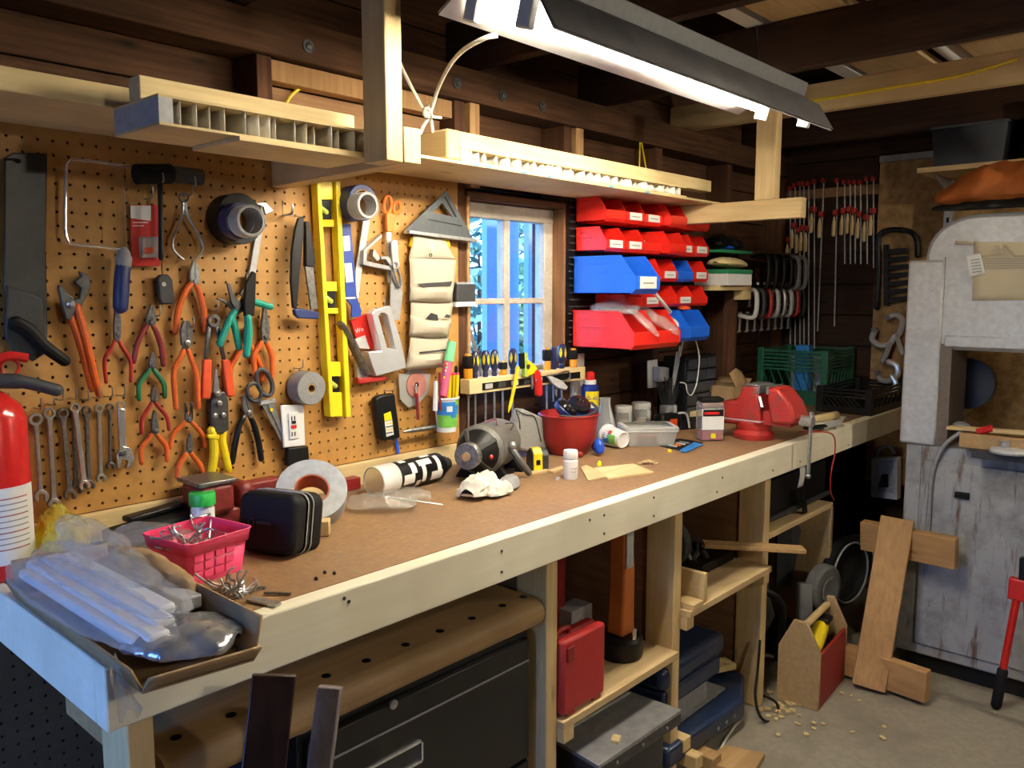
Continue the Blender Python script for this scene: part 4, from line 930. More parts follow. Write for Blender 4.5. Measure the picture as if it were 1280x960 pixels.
plain('foil',(.42,.43,.46),.22,.6,.4,40,bmp=.4)
# cardboard tray
FL,FR,BL=Zp(178,868,BZ+.001),Zp(318,826,BZ+.001),Zp(20,748,BZ+.001); BR=BL+(FR-FL)
t=thing('cardboard_tray','open cardboard tray heaped with plastic bags on the bench corner','tray',(FL+FR+BL+BR)/4)
MB().prism([FL,FR,BR,BL],(0,0,.004)).build('tray_floor','cardboard',t)
def wallq(a,b,h,name,out=.012):
    a,b=V(a),V(b); c=(FL+FR+BL+BR)/4; n=(a+b)/2-c; n.z=0; n.normalize(); m=MB()
    m.grid(lambda u,v:a*(1-u)+b*u+V((0,0,.004+h*v))+n*out*v,10,3); return m.build(name,'cardboard',t,solid=.004)
wallq(FL,FR,.022,'tray_flap',.02); wallq(FR,BR,.055,'tray_side'); wallq(BR,BL,.055,'tray_end'); wallq(BL,FL,.03,'tray_side')
ax=(FR-BR).normalized(); sd=(FR-FL).normalized()
def tr(a,b,z): return FL+(FR-FL)*a+(BL-FL)*b+V((0,0,z))
tag(pillow(tr(.10,1.0,.055),tr(.24,.04,.045),.105,.046,1.,120,56,.0065,30).build('plastic_bag','poly_bag'),'long clear plastic bag on the left of the cardboard tray','bag','plastic bags in the tray')
tag(pillow(tr(.34,1.02,.070),tr(.55,.14,.062),.095,.046,5.,120,56,.0065,30).build('plastic_bag','poly_bag'),'clear plastic bag across the middle of the cardboard tray','bag','plastic bags in the tray')
tag(pillow(tr(.62,1.06,.10),tr(.66,.42,.06),.07,.05,9.,80,36,.010,30).build('plastic_bag','clear_bag'),'twisted narrow clear bag beside the pink basket','bag','plastic bags in the tray')
tag(pillow(tr(.30,.26,.030),tr(.90,.03,.030),.13,.032,12.,80,40,.008,30).build('plastic_bag','foil'),'shiny crumpled silver bag at the front of the cardboard tray','bag','plastic bags in the tray')
for i,(a,b0,b1,z,w_) in enumerate(((.05,.92,.14,.050,.026),(.17,.96,.10,.056,.030),(.30,.94,.16,.062,.030),(.43,.90,.24,.066,.028))):
    tag(MB().beam(tr(a,b0,z),tr(a+.14,b1,z-.012),w_,.016).build('wrapped_part','white_gloss',bevel=.005),['white plastic part at the tray edge inside the left bag','white plastic part second from the tray edge','white plastic part between the two big bags','white plastic part nearest the grey bar'][i],'wrapped part','wrapped parts in the tray')
tag(MB().grid(lambda u,v:FL+(FR-FL)*(-.14+.20*u+.05*v)+(BL-FL)*(.02+.12*u*(1-v))+V((0,0,.03-.055*v+.008*math.sin(9*u+4*v)))-sd*.012,8,8).build('plastic_bag','clear_bag',solid=.0006),'loose clear bag corner hanging over the bench corner','bag')
tag(pillow(tr(.90,.88,.06),tr(1.02,.36,.05),.035,.05,33.,30,14,.008,30).build('paper_wrap','cardboard'),'torn brown paper between the tray and the pink basket','paper')
tag(MB().beam(tr(.74,.86,.05),tr(.90,.30,.045),.032,.02).build('torpedo_level','grey',bevel=.003),'grey metal bar lying in the right of the cardboard tray','bar')
tag(MB().beam(tr(.64,.78,.04),tr(.80,.30,.035),.022,.018).build('black_bar','black',bevel=.003),'black bar lying under the clear bags in the tray','bar')
# yellow bag
a=onb(46,.10,690); b=onb(112,.11,690)
tag(pillow(a+V((0,0,.05)),b+V((0,0,.045)),.13,.095,41.,90,44,.022,20,.5,.7).build('plastic_bag','yellow_bag'),'yellow plastic bag below the wrenches','bag')
tag(pillow(V((.60,-.16,BZ+.04)),V((.68,-.30,BZ+.03)),.07,.06,55.,40,20,.012,26).build('plastic_bag','clear_bag'),'loose clear plastic bag behind the cardboard tray','bag')
# black sheath tool behind basket
t=thing('black_holster','flat black nylon holster lying along the back strip','holster',V((.79,-.05,BZ)))
MB().beam((.62,-.085,BZ+.02),(.79,-.06,BZ+.028),.07,.03).build('pouch','rubber',t,bevel=.008); MB().beam((.66,-.06,BZ+.045),(.78,-.045,BZ+.05),.03,.012).build('flap','black',t,bevel=.004)
tag(MB().ball((.825,-.075,BZ+.022),.02,14,(1,1,1)).build('steel_ball','chrome'),'round chrome knob next to the green-lidded bottle','knob')
# small red vise at the wall
t=thing('bench_vise','small dark red bench vise against the pegboard behind the pink basket','vise',V((.97,-.075,BZ)))
p=onb(262,.07); vx=p.x+.03
plain('vise_red_dark',(.22,.022,.018),.5,var=.4)
MB().box((vx-.06,-.10,BZ),(vx+.10,-.03,BZ+.035)).build('base','vise_red_dark',t,bevel=.006)
MB().box((vx-.075,-.115,BZ+.03),(vx-.0,-.025,BZ+.095)).build('fixed_jaw','vise_red_dark',t,bevel=.012)
MB().box((vx-.08,-.118,BZ+.093),(vx+.002,-.022,BZ+.102)).build('anvil_plate','tool_steel',t,bevel=.002)
MB().box((vx+.012,-.11,BZ+.03),(vx+.05,-.03,BZ+.085)).build('moving_jaw','vise_red_dark',t,bevel=.014)
MB().box((vx+.05,-.085,BZ+.035),(vx+.13,-.045,BZ+.075)).build('slide','vise_red_dark',t,bevel=.004)
MB().cyl((vx+.13,-.065,BZ+.055),(vx+.15,-.065,BZ+.055),.018,14).build('screw_head','grip_red',t)
text('raised_lettering','EATOR','grip_red',t,V((vx+.045,-.1125,BZ+.02)),(1,0,0),(0,0,1),.022,.002)
# green-lidded bottle
p=onb(250,.115); k=mpp(p)
t=thing('pill_bottle','small white bottle with a bright green lid','bottle',p)
MB().lathe([(.022,0),(.023,.004),(.023,.052),(.018,.060),(.018,.064)],p,(0,0,1),24).build('bottle','white_gloss',t)
plain('lid_green',(.03,.50,.08),.4); MB().lathe([(.0255,.060),(.0255,.082),(.024,.085),(0.0005,.085)],p,(0,0,1),28).build('lid','lid_green',t)
# pink basket
BKa,BKb,BKc=Zp(238,738,BZ),Zp(312,712,BZ),Zp(197,692,BZ)
ex=(BKb-BKa); ex.normalize(); ey=V((-ex.y,ex.x,0)); wdt=(BKb-BKa).length; dp=.125; H=.075; wdt=.128
t=thing('pink_basket','translucent pink plastic basket full of bent metal hooks','basket',BKa+ex*wdt/2+ey*dp/2)
def rr(w,d,r,z,n=4):
    out=[]
    for cx,cy,a0 in ((w-r,r,-PI/2),(w-r,d-r,0),(r,d-r,PI/2),(r,r,PI)):
        for i in range(n+1): a=a0+PI/2*i/n; out.append((cx+r*math.cos(a),cy+r*math.sin(a),z))
    return out
def shell(levels,name,mat,par,o,ex,ey,solid,bottom=True):
    m=MB(); n=None; vs=[]; fs=[]
    for ins,z in levels:
        L_=[(x+0,y+0,z) for x,y,z in rr(wdt-2*ins,dp-2*ins,.014,z)]; L_=[V(o)+ex*(x+ins)+ey*(y+ins)+V((0,0,z)) for x,y,z in L_]; n=len(L_); vs+=L_
    for i in range(len(levels)-1):
        for k in range(n): fs.append((i*n+k,i*n+(k+1)%n,(i+1)*n+(k+1)%n,(i+1)*n+k))
    if bottom: fs.append(tuple(range(n)))
    m._add(vs,fs); return m.build(name,mat,par,solid=solid)
shell([(.010,.001),(.004,H*.72)],'body','pink',t,BKa,ex,ey,.0016)
shell([(.001,H*.72),(-.002,H),(-.0035,H)],'rim','pink',t,BKa,ex,ey,.0018,False)
for i in range(4):
    for j in range(3):
        q=BKa+ex*(.020+i*.021)+V((0,0,.010+j*.016))-ey*(.0005-.006*(1-j/3)); MB().cbox(q+V((0,0,.006))+ey*.001,(.017,.0016,.012),rz=math.atan2(ex.y,ex.x)).build('weave_panel','pink',t,bevel=.0006)
random.seed(11)
def hookmesh(L,r,kind):
    if kind==0: pts=[(0,0,0),(L*.5,0,0),(L*.8,0,.004),(L,0,L*.18),(L*.95,0,L*.32)]
    elif kind==1: pts=[(0,0,0),(L*.4,0,0),(L*.45,L*.2,0),(L*.75,L*.28,0),(L*.95,L*.1,0)]
    else: pts=[(0,0,0),(L,0,0)]
    return MB().tube(smoothpts(pts,3),r,6,round_=True)
hooks=[]
for kd in range(3): hooks.append(hookmesh(.042,.0019,kd))
protos=[]
for kd in range(3):
    o=hooks[kd].build('wire_hook','steel',loc=(0,0,0)); protos.append(o)
def scatter(n,base,rx,ry,z0,z1,label,group,dirx,diry):
    for i in range(n):
        p_=protos[i%3]; c_=p_.copy(); COL.objects.link(c_); tag(c_,label,'hook',group)
        c_.location=V(base)+dirx*random.uniform(-rx,rx)+diry*random.uniform(-ry,ry)+V((0,0,random.uniform(z0,z1)))
        c_.rotation_euler=(random.uniform(-1,1),random.uniform(-.9,.6),random.uniform(0,6.28)); ORG[c_.name]=c_.location.copy()
ctr=BKa+ex*wdt/2+ey*dp/2-V((0,0,0))
scatter(34,ctr-ex*.008,.032,.036,.040,.064,'bent metal hook in the heap inside the pink basket','hooks in the pink basket',ex,ey)
for i,(dx,dy,an) in enumerate(((-.050,-.01,2.5),(.03,.055,.6))):
    o=protos[0].copy(); COL.objects.link(o); o.location=ctr+ex*dx+ey*dy+V((0,0,H+.006)); o.rotation_euler=(1.2,.2,an); tag(o,['bent hook hanging over the left rim of the pink basket','clip hooked over the back corner of the pink basket'][i],'hook')
pc=Zp(285,748,BZ)
scatter(26,pc,.030,.022,.003,.016,'loose metal hook in the pile in front of the pink basket','hooks on the bench',V((1,0,0)),V((0,1,0)))
for o in protos: bpy.data.objects.remove(o)
for i,(pp_,r_) in enumerate((((268,752),.014),((300,742),.010),((258,742),.011))):
    q=Zp(*pp_,BZ+.004); tag(MB().tube([q+V((math.cos(a)*r_,math.sin(a)*r_,.002*math.sin(3*a))) for a in [2*PI*j/18 for j in range(18)]],.0018,6,closed=True).build('split_ring','steel'),['large wire ring in the hook pile','middle small wire ring in the hook pile','wire ring nearest the basket in the hook pile'][i],'ring')
t=thing('bit_set','flat steel bits at the right of the hook pile','bit',Zp(330,750,BZ))
MB().beam(Zp(312,748,BZ+.004),Zp(348,756,BZ+.003),.016,.003).build('flat_bit','steel',t); MB().beam(Zp(330,741,BZ+.004),Zp(364,742,BZ+.003),.004,.004).build('thin_bit','tool_steel',t)
for i,pp_ in enumerate(((395,725),(406,717),(418,718))): tag(MB().lathe([(.003,0),(.0032,.004),(.001,.006)],Zp(*pp_,BZ),(0,0,1),8).build('dark_nut','black'),['black pellet nearest the bench rail','middle black pellet on the bench','black pellet farthest right of the three'][i],'pellet','black pellets on the bench')
# black zip case, standing on its edge
ca,cb=Zp(318,700,BZ),Zp(392,690,BZ)
cen=V((.828,-.325,BZ)); rz=math.radians(-70)
t=thing('zip_case','black zippered fabric case with grey piping standing on the bench','case',cen)
M_=Matrix.Translation(cen)@Matrix.Rotation(rz,4,'Z')@Matrix.Rotation(math.radians(-10),4,'X')
def rbox(w,h,d,y0,z0=0.,r=.022,n=5):
    pts=[]
    for cx,cz,a0 in ((w/2-r,r,-PI/2),(w/2-r,h-r,0),(-w/2+r,h-r,PI/2),(-w/2+r,r,PI)):
        for i in range(n+1): a=a0+PI/2*i/n; pts.append(V((cx+r*math.cos(a),y0,z0+cz+r*math.sin(a))))
    return pts,V((0,d,0))
def rb(w,h,d,y0,name,mat,bev=.006):
    m=MB(); m.tm=M_; p_,e=rbox(w,h,d,y0); m.prism(p_,e); return m.build(name,mat,t,bevel=bev)
CW,CH=.128,.112
rb(CW,CH,.040,-.046,'front_shell','rubber',.010); rb(CW*.985,CH*.985,.012,-.006,'zipper_band','black_gloss',.001); rb(CW,CH,.040,.006,'back_shell','rubber',.010)
for yy in (-.0075,.0075):
    p_,_=rbox(CW+.002,CH+.002,0,yy,-.001); m=MB(); m.tm=M_; m.tube(p_,.0012,6,closed=True); m.build('piping','lightgrey',t)
m=MB(); m.tm=M_; m.tube([V((-.032+.006*math.cos(a),-.0465,.055+.006*math.sin(a))) for a in [2*PI*i/12 for i in range(12)]],.0007,5,closed=True); m.build('emblem_ring','dark_grey',t)
m=MB(); m.tm=M_; m.box((-.020,-.0470,.0525),(.012,-.0460,.0575)); m.build('emblem_bar','dark_grey',t)
# silver duct tape roll leaning behind case
c=Zp(402,652,BZ); 
ctr=V((.985,-.205,BZ+.058)); axd=V((-.36,-.62,.70)).normalized()
t=thing('duct_tape','big roll of silver duct tape leaning behind the black case','tape roll',V((1.0,-.2,BZ)))
plain('duct_silver',(.42,.44,.47),.5,.2); plain('duct_core',(.45,.10,.03),.6)
MB().ring(ctr-axd*.024,axd,.036,.073,.048,44).build('tape','duct_silver',t,bevel=.001); MB().ring(ctr-axd*.0235,axd,.033,.036,.047,36).build('core','duct_core',t)
tag(MB().beam((.915,-.275,BZ+.016),(.955,-.31,BZ+.016),.03,.03).build('wood_block','pine_y',bevel=.002),'pale wood offcut under the silver duct tape','offcut')
# tumbler lying down
a=onb(466,.135); b=onb(548,.115); a.z=b.z=BZ+.036
d=(b-a).normalized(); L=(b-a).length
t=thing('tumbler','black and white steel tumbler lying on its side','tumbler',V(((a.x+b.x)/2,a.y,BZ)))
MB().lathe([(.034,0),(.0355,.002),(.0355,L*.26)],a,d,28,close=False).build('rim_band','white_gloss',t,solid=.002)
MB().lathe([(.0352,L*.26),(.0345,L*.97),(.03,L)],a,d,28,close=False).build('body','black',t)
MB().lathe([(.033,.002),(.032,L*.5),(0.0005,L*.52)],a,d,28).build('lining','chrome',t)
MB().lathe([(.03,L),(.022,L+.004),(.022,L+.02),(.016,L+.022),(.016,L+.035)],a,d,20).build('base_cap','dark_grey',t)
aa=d.orthogonal().normalized(); bb=d.cross(aa)
for i,(l0,l1,a0,a1) in enumerate(((.30,.46,-1.0,-.3),(.42,.5,-.3,.5),(.55,.75,.1,.6),(.58,.64,-1.1,.6),(.72,.9,-1.2,-.5),(.82,.88,-.5,.7),(.33,.42,.7,1.3),(.66,.8,.8,1.2),(.5,.56,-1.6,-.9))):
    # patches face the room (towards -Y and up)
    def fn(u,v,l0=l0,l1=l1,a0=a0,a1=a1):
        an=a0+(a1-a0)*u; rad=V((0,0,1))*math.sin(an+.5)+V((d.y,-d.x,0))*math.cos(an+.5)
        return a+d*(L*(l0+(l1-l0)*v))+rad.normalized()*.0357
    MB().grid(fn,8,2).build('print_patch','white_gloss',t)
tag(pillow(Zp(432,632,BZ+.012),Zp(520,628,BZ+.014),.07,.045,61.,40,20,.012,30).build('plastic_bag','clear_bag'),'crumpled clear bag in front of the tumbler','bag')
tag(pillow(Zp(495,618,BZ+.016),Zp(540,622,BZ+.008),.05,.03,63.,24,14,.008,30).build('plastic_bag','clear_bag'),'small clear bag with reddish print beside the tumbler','bag')
tag(MB().tube([Zp(478,620,BZ+.03),Zp(553,631,BZ+.004)],.0016,6).build('welding_rod','steel'),'thin steel rod lying over the clear bag','rod')
tag(MB().box((W(424,610,.03).x,-.05,BZ+.001),(W(445,610,.03).x,-.022,BZ+.03)).build('dark_block','dark_red',bevel=.002),'small dark block against the back strip by the tumbler','block')
tag(MB().ball(Zp(428,622,BZ+.008),.009,12).build('steel_ball','chrome'),'tiny chrome ball beside the crumpled bag','ball')

# electric motor
mo=V((1.56,-.19,BZ)); md_=V((.88,.30,0)).normalized()   # shaft points to the left of the photo
t=thing('electric_motor','old grey electric motor with a belt pulley','motor',mo)
worn('motor_grey',(.17,.165,.15),(.07,.065,.055),.55,.3,scale=14.)
a=V((1.462,-.215,BZ+.078)); b=V((1.645,-.140,BZ+.078)); md_=(b-a).normalized(); L=(b-a).length; R_=.066
MB().lathe([(R_*.86,.03),(R_,.04),(R_,.062),(R_*.97,.066),(R_*.97,L-.03),(R_*.9,L-.008),(R_*.6,L)],a,md_,36).build('housing','motor_grey',t)
MB().lathe([(R_*.35,-.004),(R_*.55,.006),(R_*.86,.03),(R_*.6,.032)],a,md_,28).build('end_bell','black',t)
sdv=V((md_.y,-md_.x,0))
plain('dusty_iron',(.05,.048,.044),.6)
for i in range(4):
    an=i*PI/2+.6; rad=sdv*math.cos(an)+V((0,0,1))*math.sin(an); MB().beam(a+rad*R_*.3-md_*.002,a+rad*R_*.9+md_*.028,.012,.010,up=md_).build('bell_rib','dusty_iron',t,bevel=.002)
MB().cyl(a-md_*.045,a,.009,12).build('shaft','steel',t)
MB().lathe([(.012,-.050),(.032,-.050),(.034,-.046),(.026,-.040),(.026,-.036),(.034,-.030),(.032,-.026),(.012,-.026)],a,md_,28).build('pulley','tool_steel',t,bevel=.001)
MB().lathe([(.011,-.054),(.011,-.049)],a,md_,12).build('pulley_hub','maple',t)
for s_ in (.25,.8):
    q=a+md_*L*s_; MB().prism([q+sdv*.075-V((0,0,.0775)),q-sdv*.075-V((0,0,.0775)),q-sdv*.05-V((0,0,.04)),q+sdv*.05-V((0,0,.04))],md_*.02).build('foot','black',t,bevel=.002)
MB().box((mo.x-.06,mo.y-.02,BZ),(mo.x+.06,mo.y+.07,BZ+.012)).build('base_plate','black',t)
q=a+md_*L*.45+sdv*R_*.98
MB().tube([q+V((0,0,.005)),q+sdv*.03+V((0,0,-.035)),q+sdv*.045+md_*.02+V((0,0,-.066))],.009,8,round_=True).build('bracket_arm','motor_grey',t)
MB().ball(q+sdv*.006+V((0,0,.008)),.012,10).build('bracket_bolt','steel',t)
MB().ball(a+sdv*R_*.6+md_*.015+V((0,0,-.01)),.007,10).build('red_terminal','red',t)
MB().tube(smoothpts([a+md_*.08+V((0,0,R_*.99)),a+md_*.10+V((0,0,R_+.006))+sdv*.02,a+md_*.07+V((0,0,R_*.95))+sdv*.035],4),.0015,6).build('lead_wire','dark_red',t)
MB().tube(smoothpts([a+md_*.12+V((0,0,R_*.9))+sdv*.04,a+md_*.14+V((0,0,R_*.86))+sdv*.055,a+md_*.10+V((0,0,R_*.7))+sdv*.062],4),.0014,6).build('lead_wire','black',t)
# crumpled rags and paper
plain('rag',(.78,.74,.64),.9,var=.15)
tag(pillow(Zp(584,620,BZ+.014),Zp(612,600,BZ+.02),.055,.055,71.,40,28,.020,42).build('crumpled_paper','rag'),'crumpled white paper in front of the motor','paper')
tag(pillow(Zp(602,618,BZ+.010),Zp(632,610,BZ+.010),.06,.035,75.,40,28,.014,42).build('shop_rag','rag'),'cream rag lying at the foot of the motor','rag')
tag(pillow(Zp(625,612,BZ+.010),Zp(645,600,BZ+.010),.04,.03,79.,20,12,.010,30).build('shop_rag','grey'),'grey rag scrap beside the motor bracket','rag')
# grey pouch standing behind
p=onb(655,.09)
t=thing('canvas_pouch','grey fabric pouch propped between the motor and the red bowl','pouch',p)
plain('pouch_grey',(.30,.30,.29),.9,scale=150)
q=[y2(180,275),y2(225,155),y2(375,220),y2(415,390),y2(330,470),y2(200,420)]
plate(q,.075,.035).build('pouch','pouch_grey',t,bevel=.006)
for s_ in (0,1): wtube([y2(235,170),y2(305,205),y2(368,225),y2(408,385)] if s_ else [y2(240,180),y2(262,240),y2(268,300)],.7,.112,n=5).build('seam','dark_grey',t)
# red bowl with ear muffs
p=onb(708,.145); p.x+=.01
t=thing('red_bowl','deep red plastic bowl holding ear muffs','bowl',p)
k=mpp(p); plain('bowl_red',(.31,.015,.013),.4,var=.25,scale=12)
MB().lathe([(.055,0),(.060,.004),(.083,.05),(.090,.115),(.093,.118),(.088,.122),(.080,.055),(.055,.008),(0.0005,.008)],p,(0,0,1),36).build('bowl','bowl_red',t)
MB().ball(p+V((.075,-.045,.014)),.014,12).build('foot','dark_red',t); MB().ball(p+V((-.04,-.075,.010)),.010,12).build('foot','dark_red',t)
t=thing('ear_muffs','black ear muffs with blue shells resting in the red bowl','ear muffs',p+V((0,0,.11)))
for dx,an,mm in ((-.042,.35,0),(.022,-.2,1)):
    c_=p+V((dx+.002,-.018,.138)); axv=V((math.sin(an),-.55,.75)).normalized()
    MB().lathe([(.018,-.020),(.032,-.012),(.036,.0),(.033,.004)],c_,axv,22).build('shell','navy' if not mm else 'blue',t)
    MB().lathe([(.014,.003),(.033,.003),(.036,.009),(.033,.017),(.020,.018),(.014,.012)],c_,axv,22).build('cushion','black_gloss',t)
MB().tube(smoothpts([p+V((-.083,-.03,.125)),p+V((-.05,-.068,.122)),p+V((0,-.08,.124)),p+V((.05,-.066,.134)),p+V((.085,-.02,.145))],5),.006,8,squash=.5,sdir=(0,0,1)).build('headband','dark_grey',t)
# tape measure
p=Zp(676,588,BZ); 
t=thing('tape_measure','yellow and black tape measure standing on edge','tape measure',p)
M_=Matrix.Translation(p+V((0,.012,0)))@Matrix.Rotation(math.radians(-28),4,'Z')
m=MB(); m.tm=M_; m.prism([V((-.022,-.028,.0)),V((-.022,.028,0)),V((-.022,.032,.02)),V((-.022,.026,.05)),V((-.022,.005,.062)),V((-.022,-.022,.058)),V((-.022,-.031,.045))],V((.044,0,0))); m.build('case','dark_grey',t,bevel=.004)
m=MB(); m.tm=M_; m.prism([V((-.0225,-.0325,.004)),V((-.0225,-.031,.050)),V((-.0225,-.018,.064)),V((-.0225,.0,.064)),V((-.0225,-.016,.054)),V((-.0225,-.024,.045)),V((-.0225,-.026,.004))],V((.025,0,0))); m.build('front_band','yellow',t,bevel=.001)
m=MB(); m.tm=M_; m.box((-.016,-.0335,.020),(-.004,-.0315,.034)); m.build('lock_button','black',t,bevel=.001)
m=MB(); m.tm=M_; m.lathe([(.022,0),(.020,.003),(.012,.004)],(.022,.0,.032),(1,0,0),20); m.build('side_disc','grey',t)
# white pill bottle
p=Zp(713,598,BZ)
t=thing('pill_bottle','small white bottle with handwritten marks and white cap','bottle',p)
MB().lathe([(.0185,0),(.0195,.003),(.0195,.048),(.015,.053)],p,(0,0,1),26).build('bottle','white_gloss',t)
MB().lathe([(.0185,.0535),(.0192,.056),(.0192,.072),(.0175,.075),(0.0005,.075)],p,(0,0,1),26).build('cap','white',t)
random.seed(3)
for i in range(9):
    an=-2.35+ (i%5)*.22; z=.030 if i<5 else .020
    c_=p+V((math.cos(an),math.sin(an),0))*.0198+V((0,0,z)); tt=V((-math.sin(an),math.cos(an),0))
    MB().tube([c_-tt*.0015+V((0,0,random.uniform(-.003,.003))),c_+tt*.0015+V((0,0,random.uniform(-.003,.003)))],.0005,4).build('pen_stroke','black',t)
tag(MB().ball(Zp(697,598,BZ+.005),.006,10,(1.2,1,.8)).build('bottle_stopper','frosted'),'tiny clear stopper beside the white bottle','stopper')
# wood shims
t=thing('pine_offcut','flat pale pine offcut lying on the bench','offcut',Zp(770,592,BZ))
MB().prism([Zp(760,600,BZ),Zp(817,592,BZ),Zp(792,582,BZ),Zp(742,587,BZ)],(0,0,.006)).build('board','pine_x',t,bevel=.001)
tag(MB().prism([Zp(726,586,BZ+.0003),Zp(733,583,BZ+.0003),Zp(762,597,BZ+.0003),Zp(735,602,BZ+.0003)],(0,0,.005)).build('pine_offcut','pine_y',bevel=.001),'narrow pine offcut left of the flat pine piece','offcut')
for i,(a_,b_) in enumerate((((660,592),(685,588)),((688,590),(705,584)))): tag(MB().beam(Zp(*a_,BZ+.004),Zp(*b_,BZ+.004),.02,.006).build('wood_shim','ply'),['wooden shim by the tape measure','wooden shim behind the white bottle'][i],'shim')
plain('shaving',(.66,.50,.25),.8)
m=MB()
for i in range(5): p=Zp(800+i*5,579-3*math.sin(i*.8),BZ+.003+.006*math.sin(i*.8)); m.ball(p,.012,6,(1.,.6,.25))
tag(m.build('wood_shavings','shaving'),'small heap of wood shavings on the bench','shavings',kind='stuff')
tag(MB().lathe([(.007,0),(.007,.008),(.003,.014)],Zp(749,582,BZ),(0,0,1),12).build('tiny_cap','yellow'),'tiny white and yellow cap on the bench','cap')  # a small loose cap
# lying printed cup
a=onb(754,.26,545); b=onb(785,.31,558); a=Zp(760,557,BZ); b=Zp(784,562,BZ); a.z=b.z=BZ
ax=(b-a).normalized(); L=.075; a=a-ax*.008
t=thing('plastic_cup','white plastic cup with a colourful print lying on its side','cup',a)
q=a+V((0,0,.034)); ax2=(ax*1.+V((0,0,-.09))).normalized()
MB().lathe([(.030,.0),(.036,.001),(.036,.008),(.033,.009),(.026,L),(.023,L+.001),(.022,L-.003),(0.0005,L-.003)],q,ax2,28).build('cup','white_gloss',t)
sv=V((ax.y,-ax.x,0))
for l0,l1,a0,a1,mt in ((.2,.55,-.6,1.1,'print_blue'),(.5,.85,-.7,.5,'print_green'),(.45,.62,.5,.9,'orange_red'),(.3,.45,0,.5,'white')):
    def fn(u,v): 
        an=a0+(a1-a0)*u; l=l0+(l1-l0)*v; rr_=.0335-(l*.0075)+.0004+(.0004 if mt in('white','orange_red') else 0); return q+ax2*(L*l)+(sv*math.cos(an)+V((0,0,1))*math.sin(an))*rr_
    MB().grid(fn,8,3).build('print_band',mt,t)
tag(pillow(onb(744,.24)+V((0,0,.02)),onb(754,.25)+V((0,0,.02)),.03,.06,88.,14,12,.006,30).build('blue_wrapper','blue'),'blue wrapper behind the lying cup','wrapper')
# clear food container
p=Zp(812,556,BZ); p=V((2.22,-.24,BZ))
t=thing('food_container','shallow clear plastic food container with a lid','container',p)
ew=V((.80,-.60,0)).normalized(); 
wdt,dp=.165,.12
ex2=V((.74,-.67,0)).normalized(); ey2=V((.67,.74,0)); o_=p-ex2*wdt/2-ey2*dp/2
shell([(.008,.001),(.0,.045),(-.004,.047),(-.004,.055)],'tub','frosted',t,o_,ex2,ey2,.0015)
shell([(-.005,.056),(-.003,.060),(.01,.062)],'lid','frosted',t,o_,ex2,ey2,.0015,False); 
tag(pillow(p+V((-.03,.02,.012)),p+V((.03,-.02,.012)),.06,.03,90.,20,12,.006,30).build('part_bag','pale_red'),'small reddish packet inside the clear food container','packet')
# jars
for i,(px_,r_) in enumerate(((779,.030),(801,.034))):
    p=onb(px_,.045,530); t=thing('jar',['smaller clear jar with a white lid beside the flask','larger clear jar with a white lid'][i],'jar',p)
    MB().lathe([(r_*.96,0),(r_,.004),(r_,.06),(r_*.9,.066)],p,(0,0,1),24).build('jar_body','clear',t,solid=.0015)
    MB().lathe([(r_*.9,.003),(r_*.9,.035),(0.0005,.037)],p,(0,0,1),18).build('contents','cardboard',t)
    MB().lathe([(r_*.98,.066),(r_*1.02,.068),(r_*1.02,.085),(r_*.95,.088),(0.0005,.088)],p,(0,0,1),26).build('lid','white',t)
# spray can
p=onb(737,.045,530)
t=thing('spray_can','blue and yellow spray can with a red cap behind the bowl','spray can',p)
plain('can_blue',(.012,.03,.20),.25)
r_=.029
MB().lathe([(r_*.93,0),(r_,.004),(r_,.172),(r_*.8,.180)],p,(0,0,1),26).build('can','can_blue',t)
MB().grid(lambda u,v:p+V((math.cos(-3.0+1.9*u),math.sin(-3.0+1.9*u),0))*(r_+.0005)+V((0,0,.112+v*.046)),14,1).build('yellow_label','yellow',t)
MB().grid(lambda u,v:p+V((math.cos(-3.0+1.9*u),math.sin(-3.0+1.9*u),0))*(r_+.0007)+V((0,0,.104+v*.008)),14,1).build('label_edge','white',t)
fd=(EYE-p); fd.z=0; fd.normalize(); rt=V((-fd.y,fd.x,0))
text('lettering','WD-40','can_blue',t,p+fd*(r_+.0020)+V((0,0,.136)),rt,(0,0,1),.016,.0006)
for i in range(5): MB().grid(lambda u,v:p+V((math.cos(-2.6+1.0*u),math.sin(-2.6+1.0*u),0))*(r_+.0006)+V((0,0,.030+i*.010+v*.003)),8,1).build('print_line','lightgrey' if i%2 else 'pale_red',t)
MB().lathe([(.020,.180),(.020,.192),(.018,.194)],p,(0,0,1),20).build('collar','white',t)
MB().lathe([(.015,.194),(.015,.215),(.010,.220),(0.0005,.220)],p,(0,0,1),18).build('cap','red',t)
# flask / clear funnel bottle
p=onb(756,.10,535)
t=thing('clear_flask','clear conical plastic flask','flask',p)
MB().lathe([(.043,0),(.044,.004),(.040,.03),(.022,.095),(.017,.115),(.017,.135),(.019,.137)],p,(0,0,1),28,close=False).build('flask','clear',t,solid=.0012)
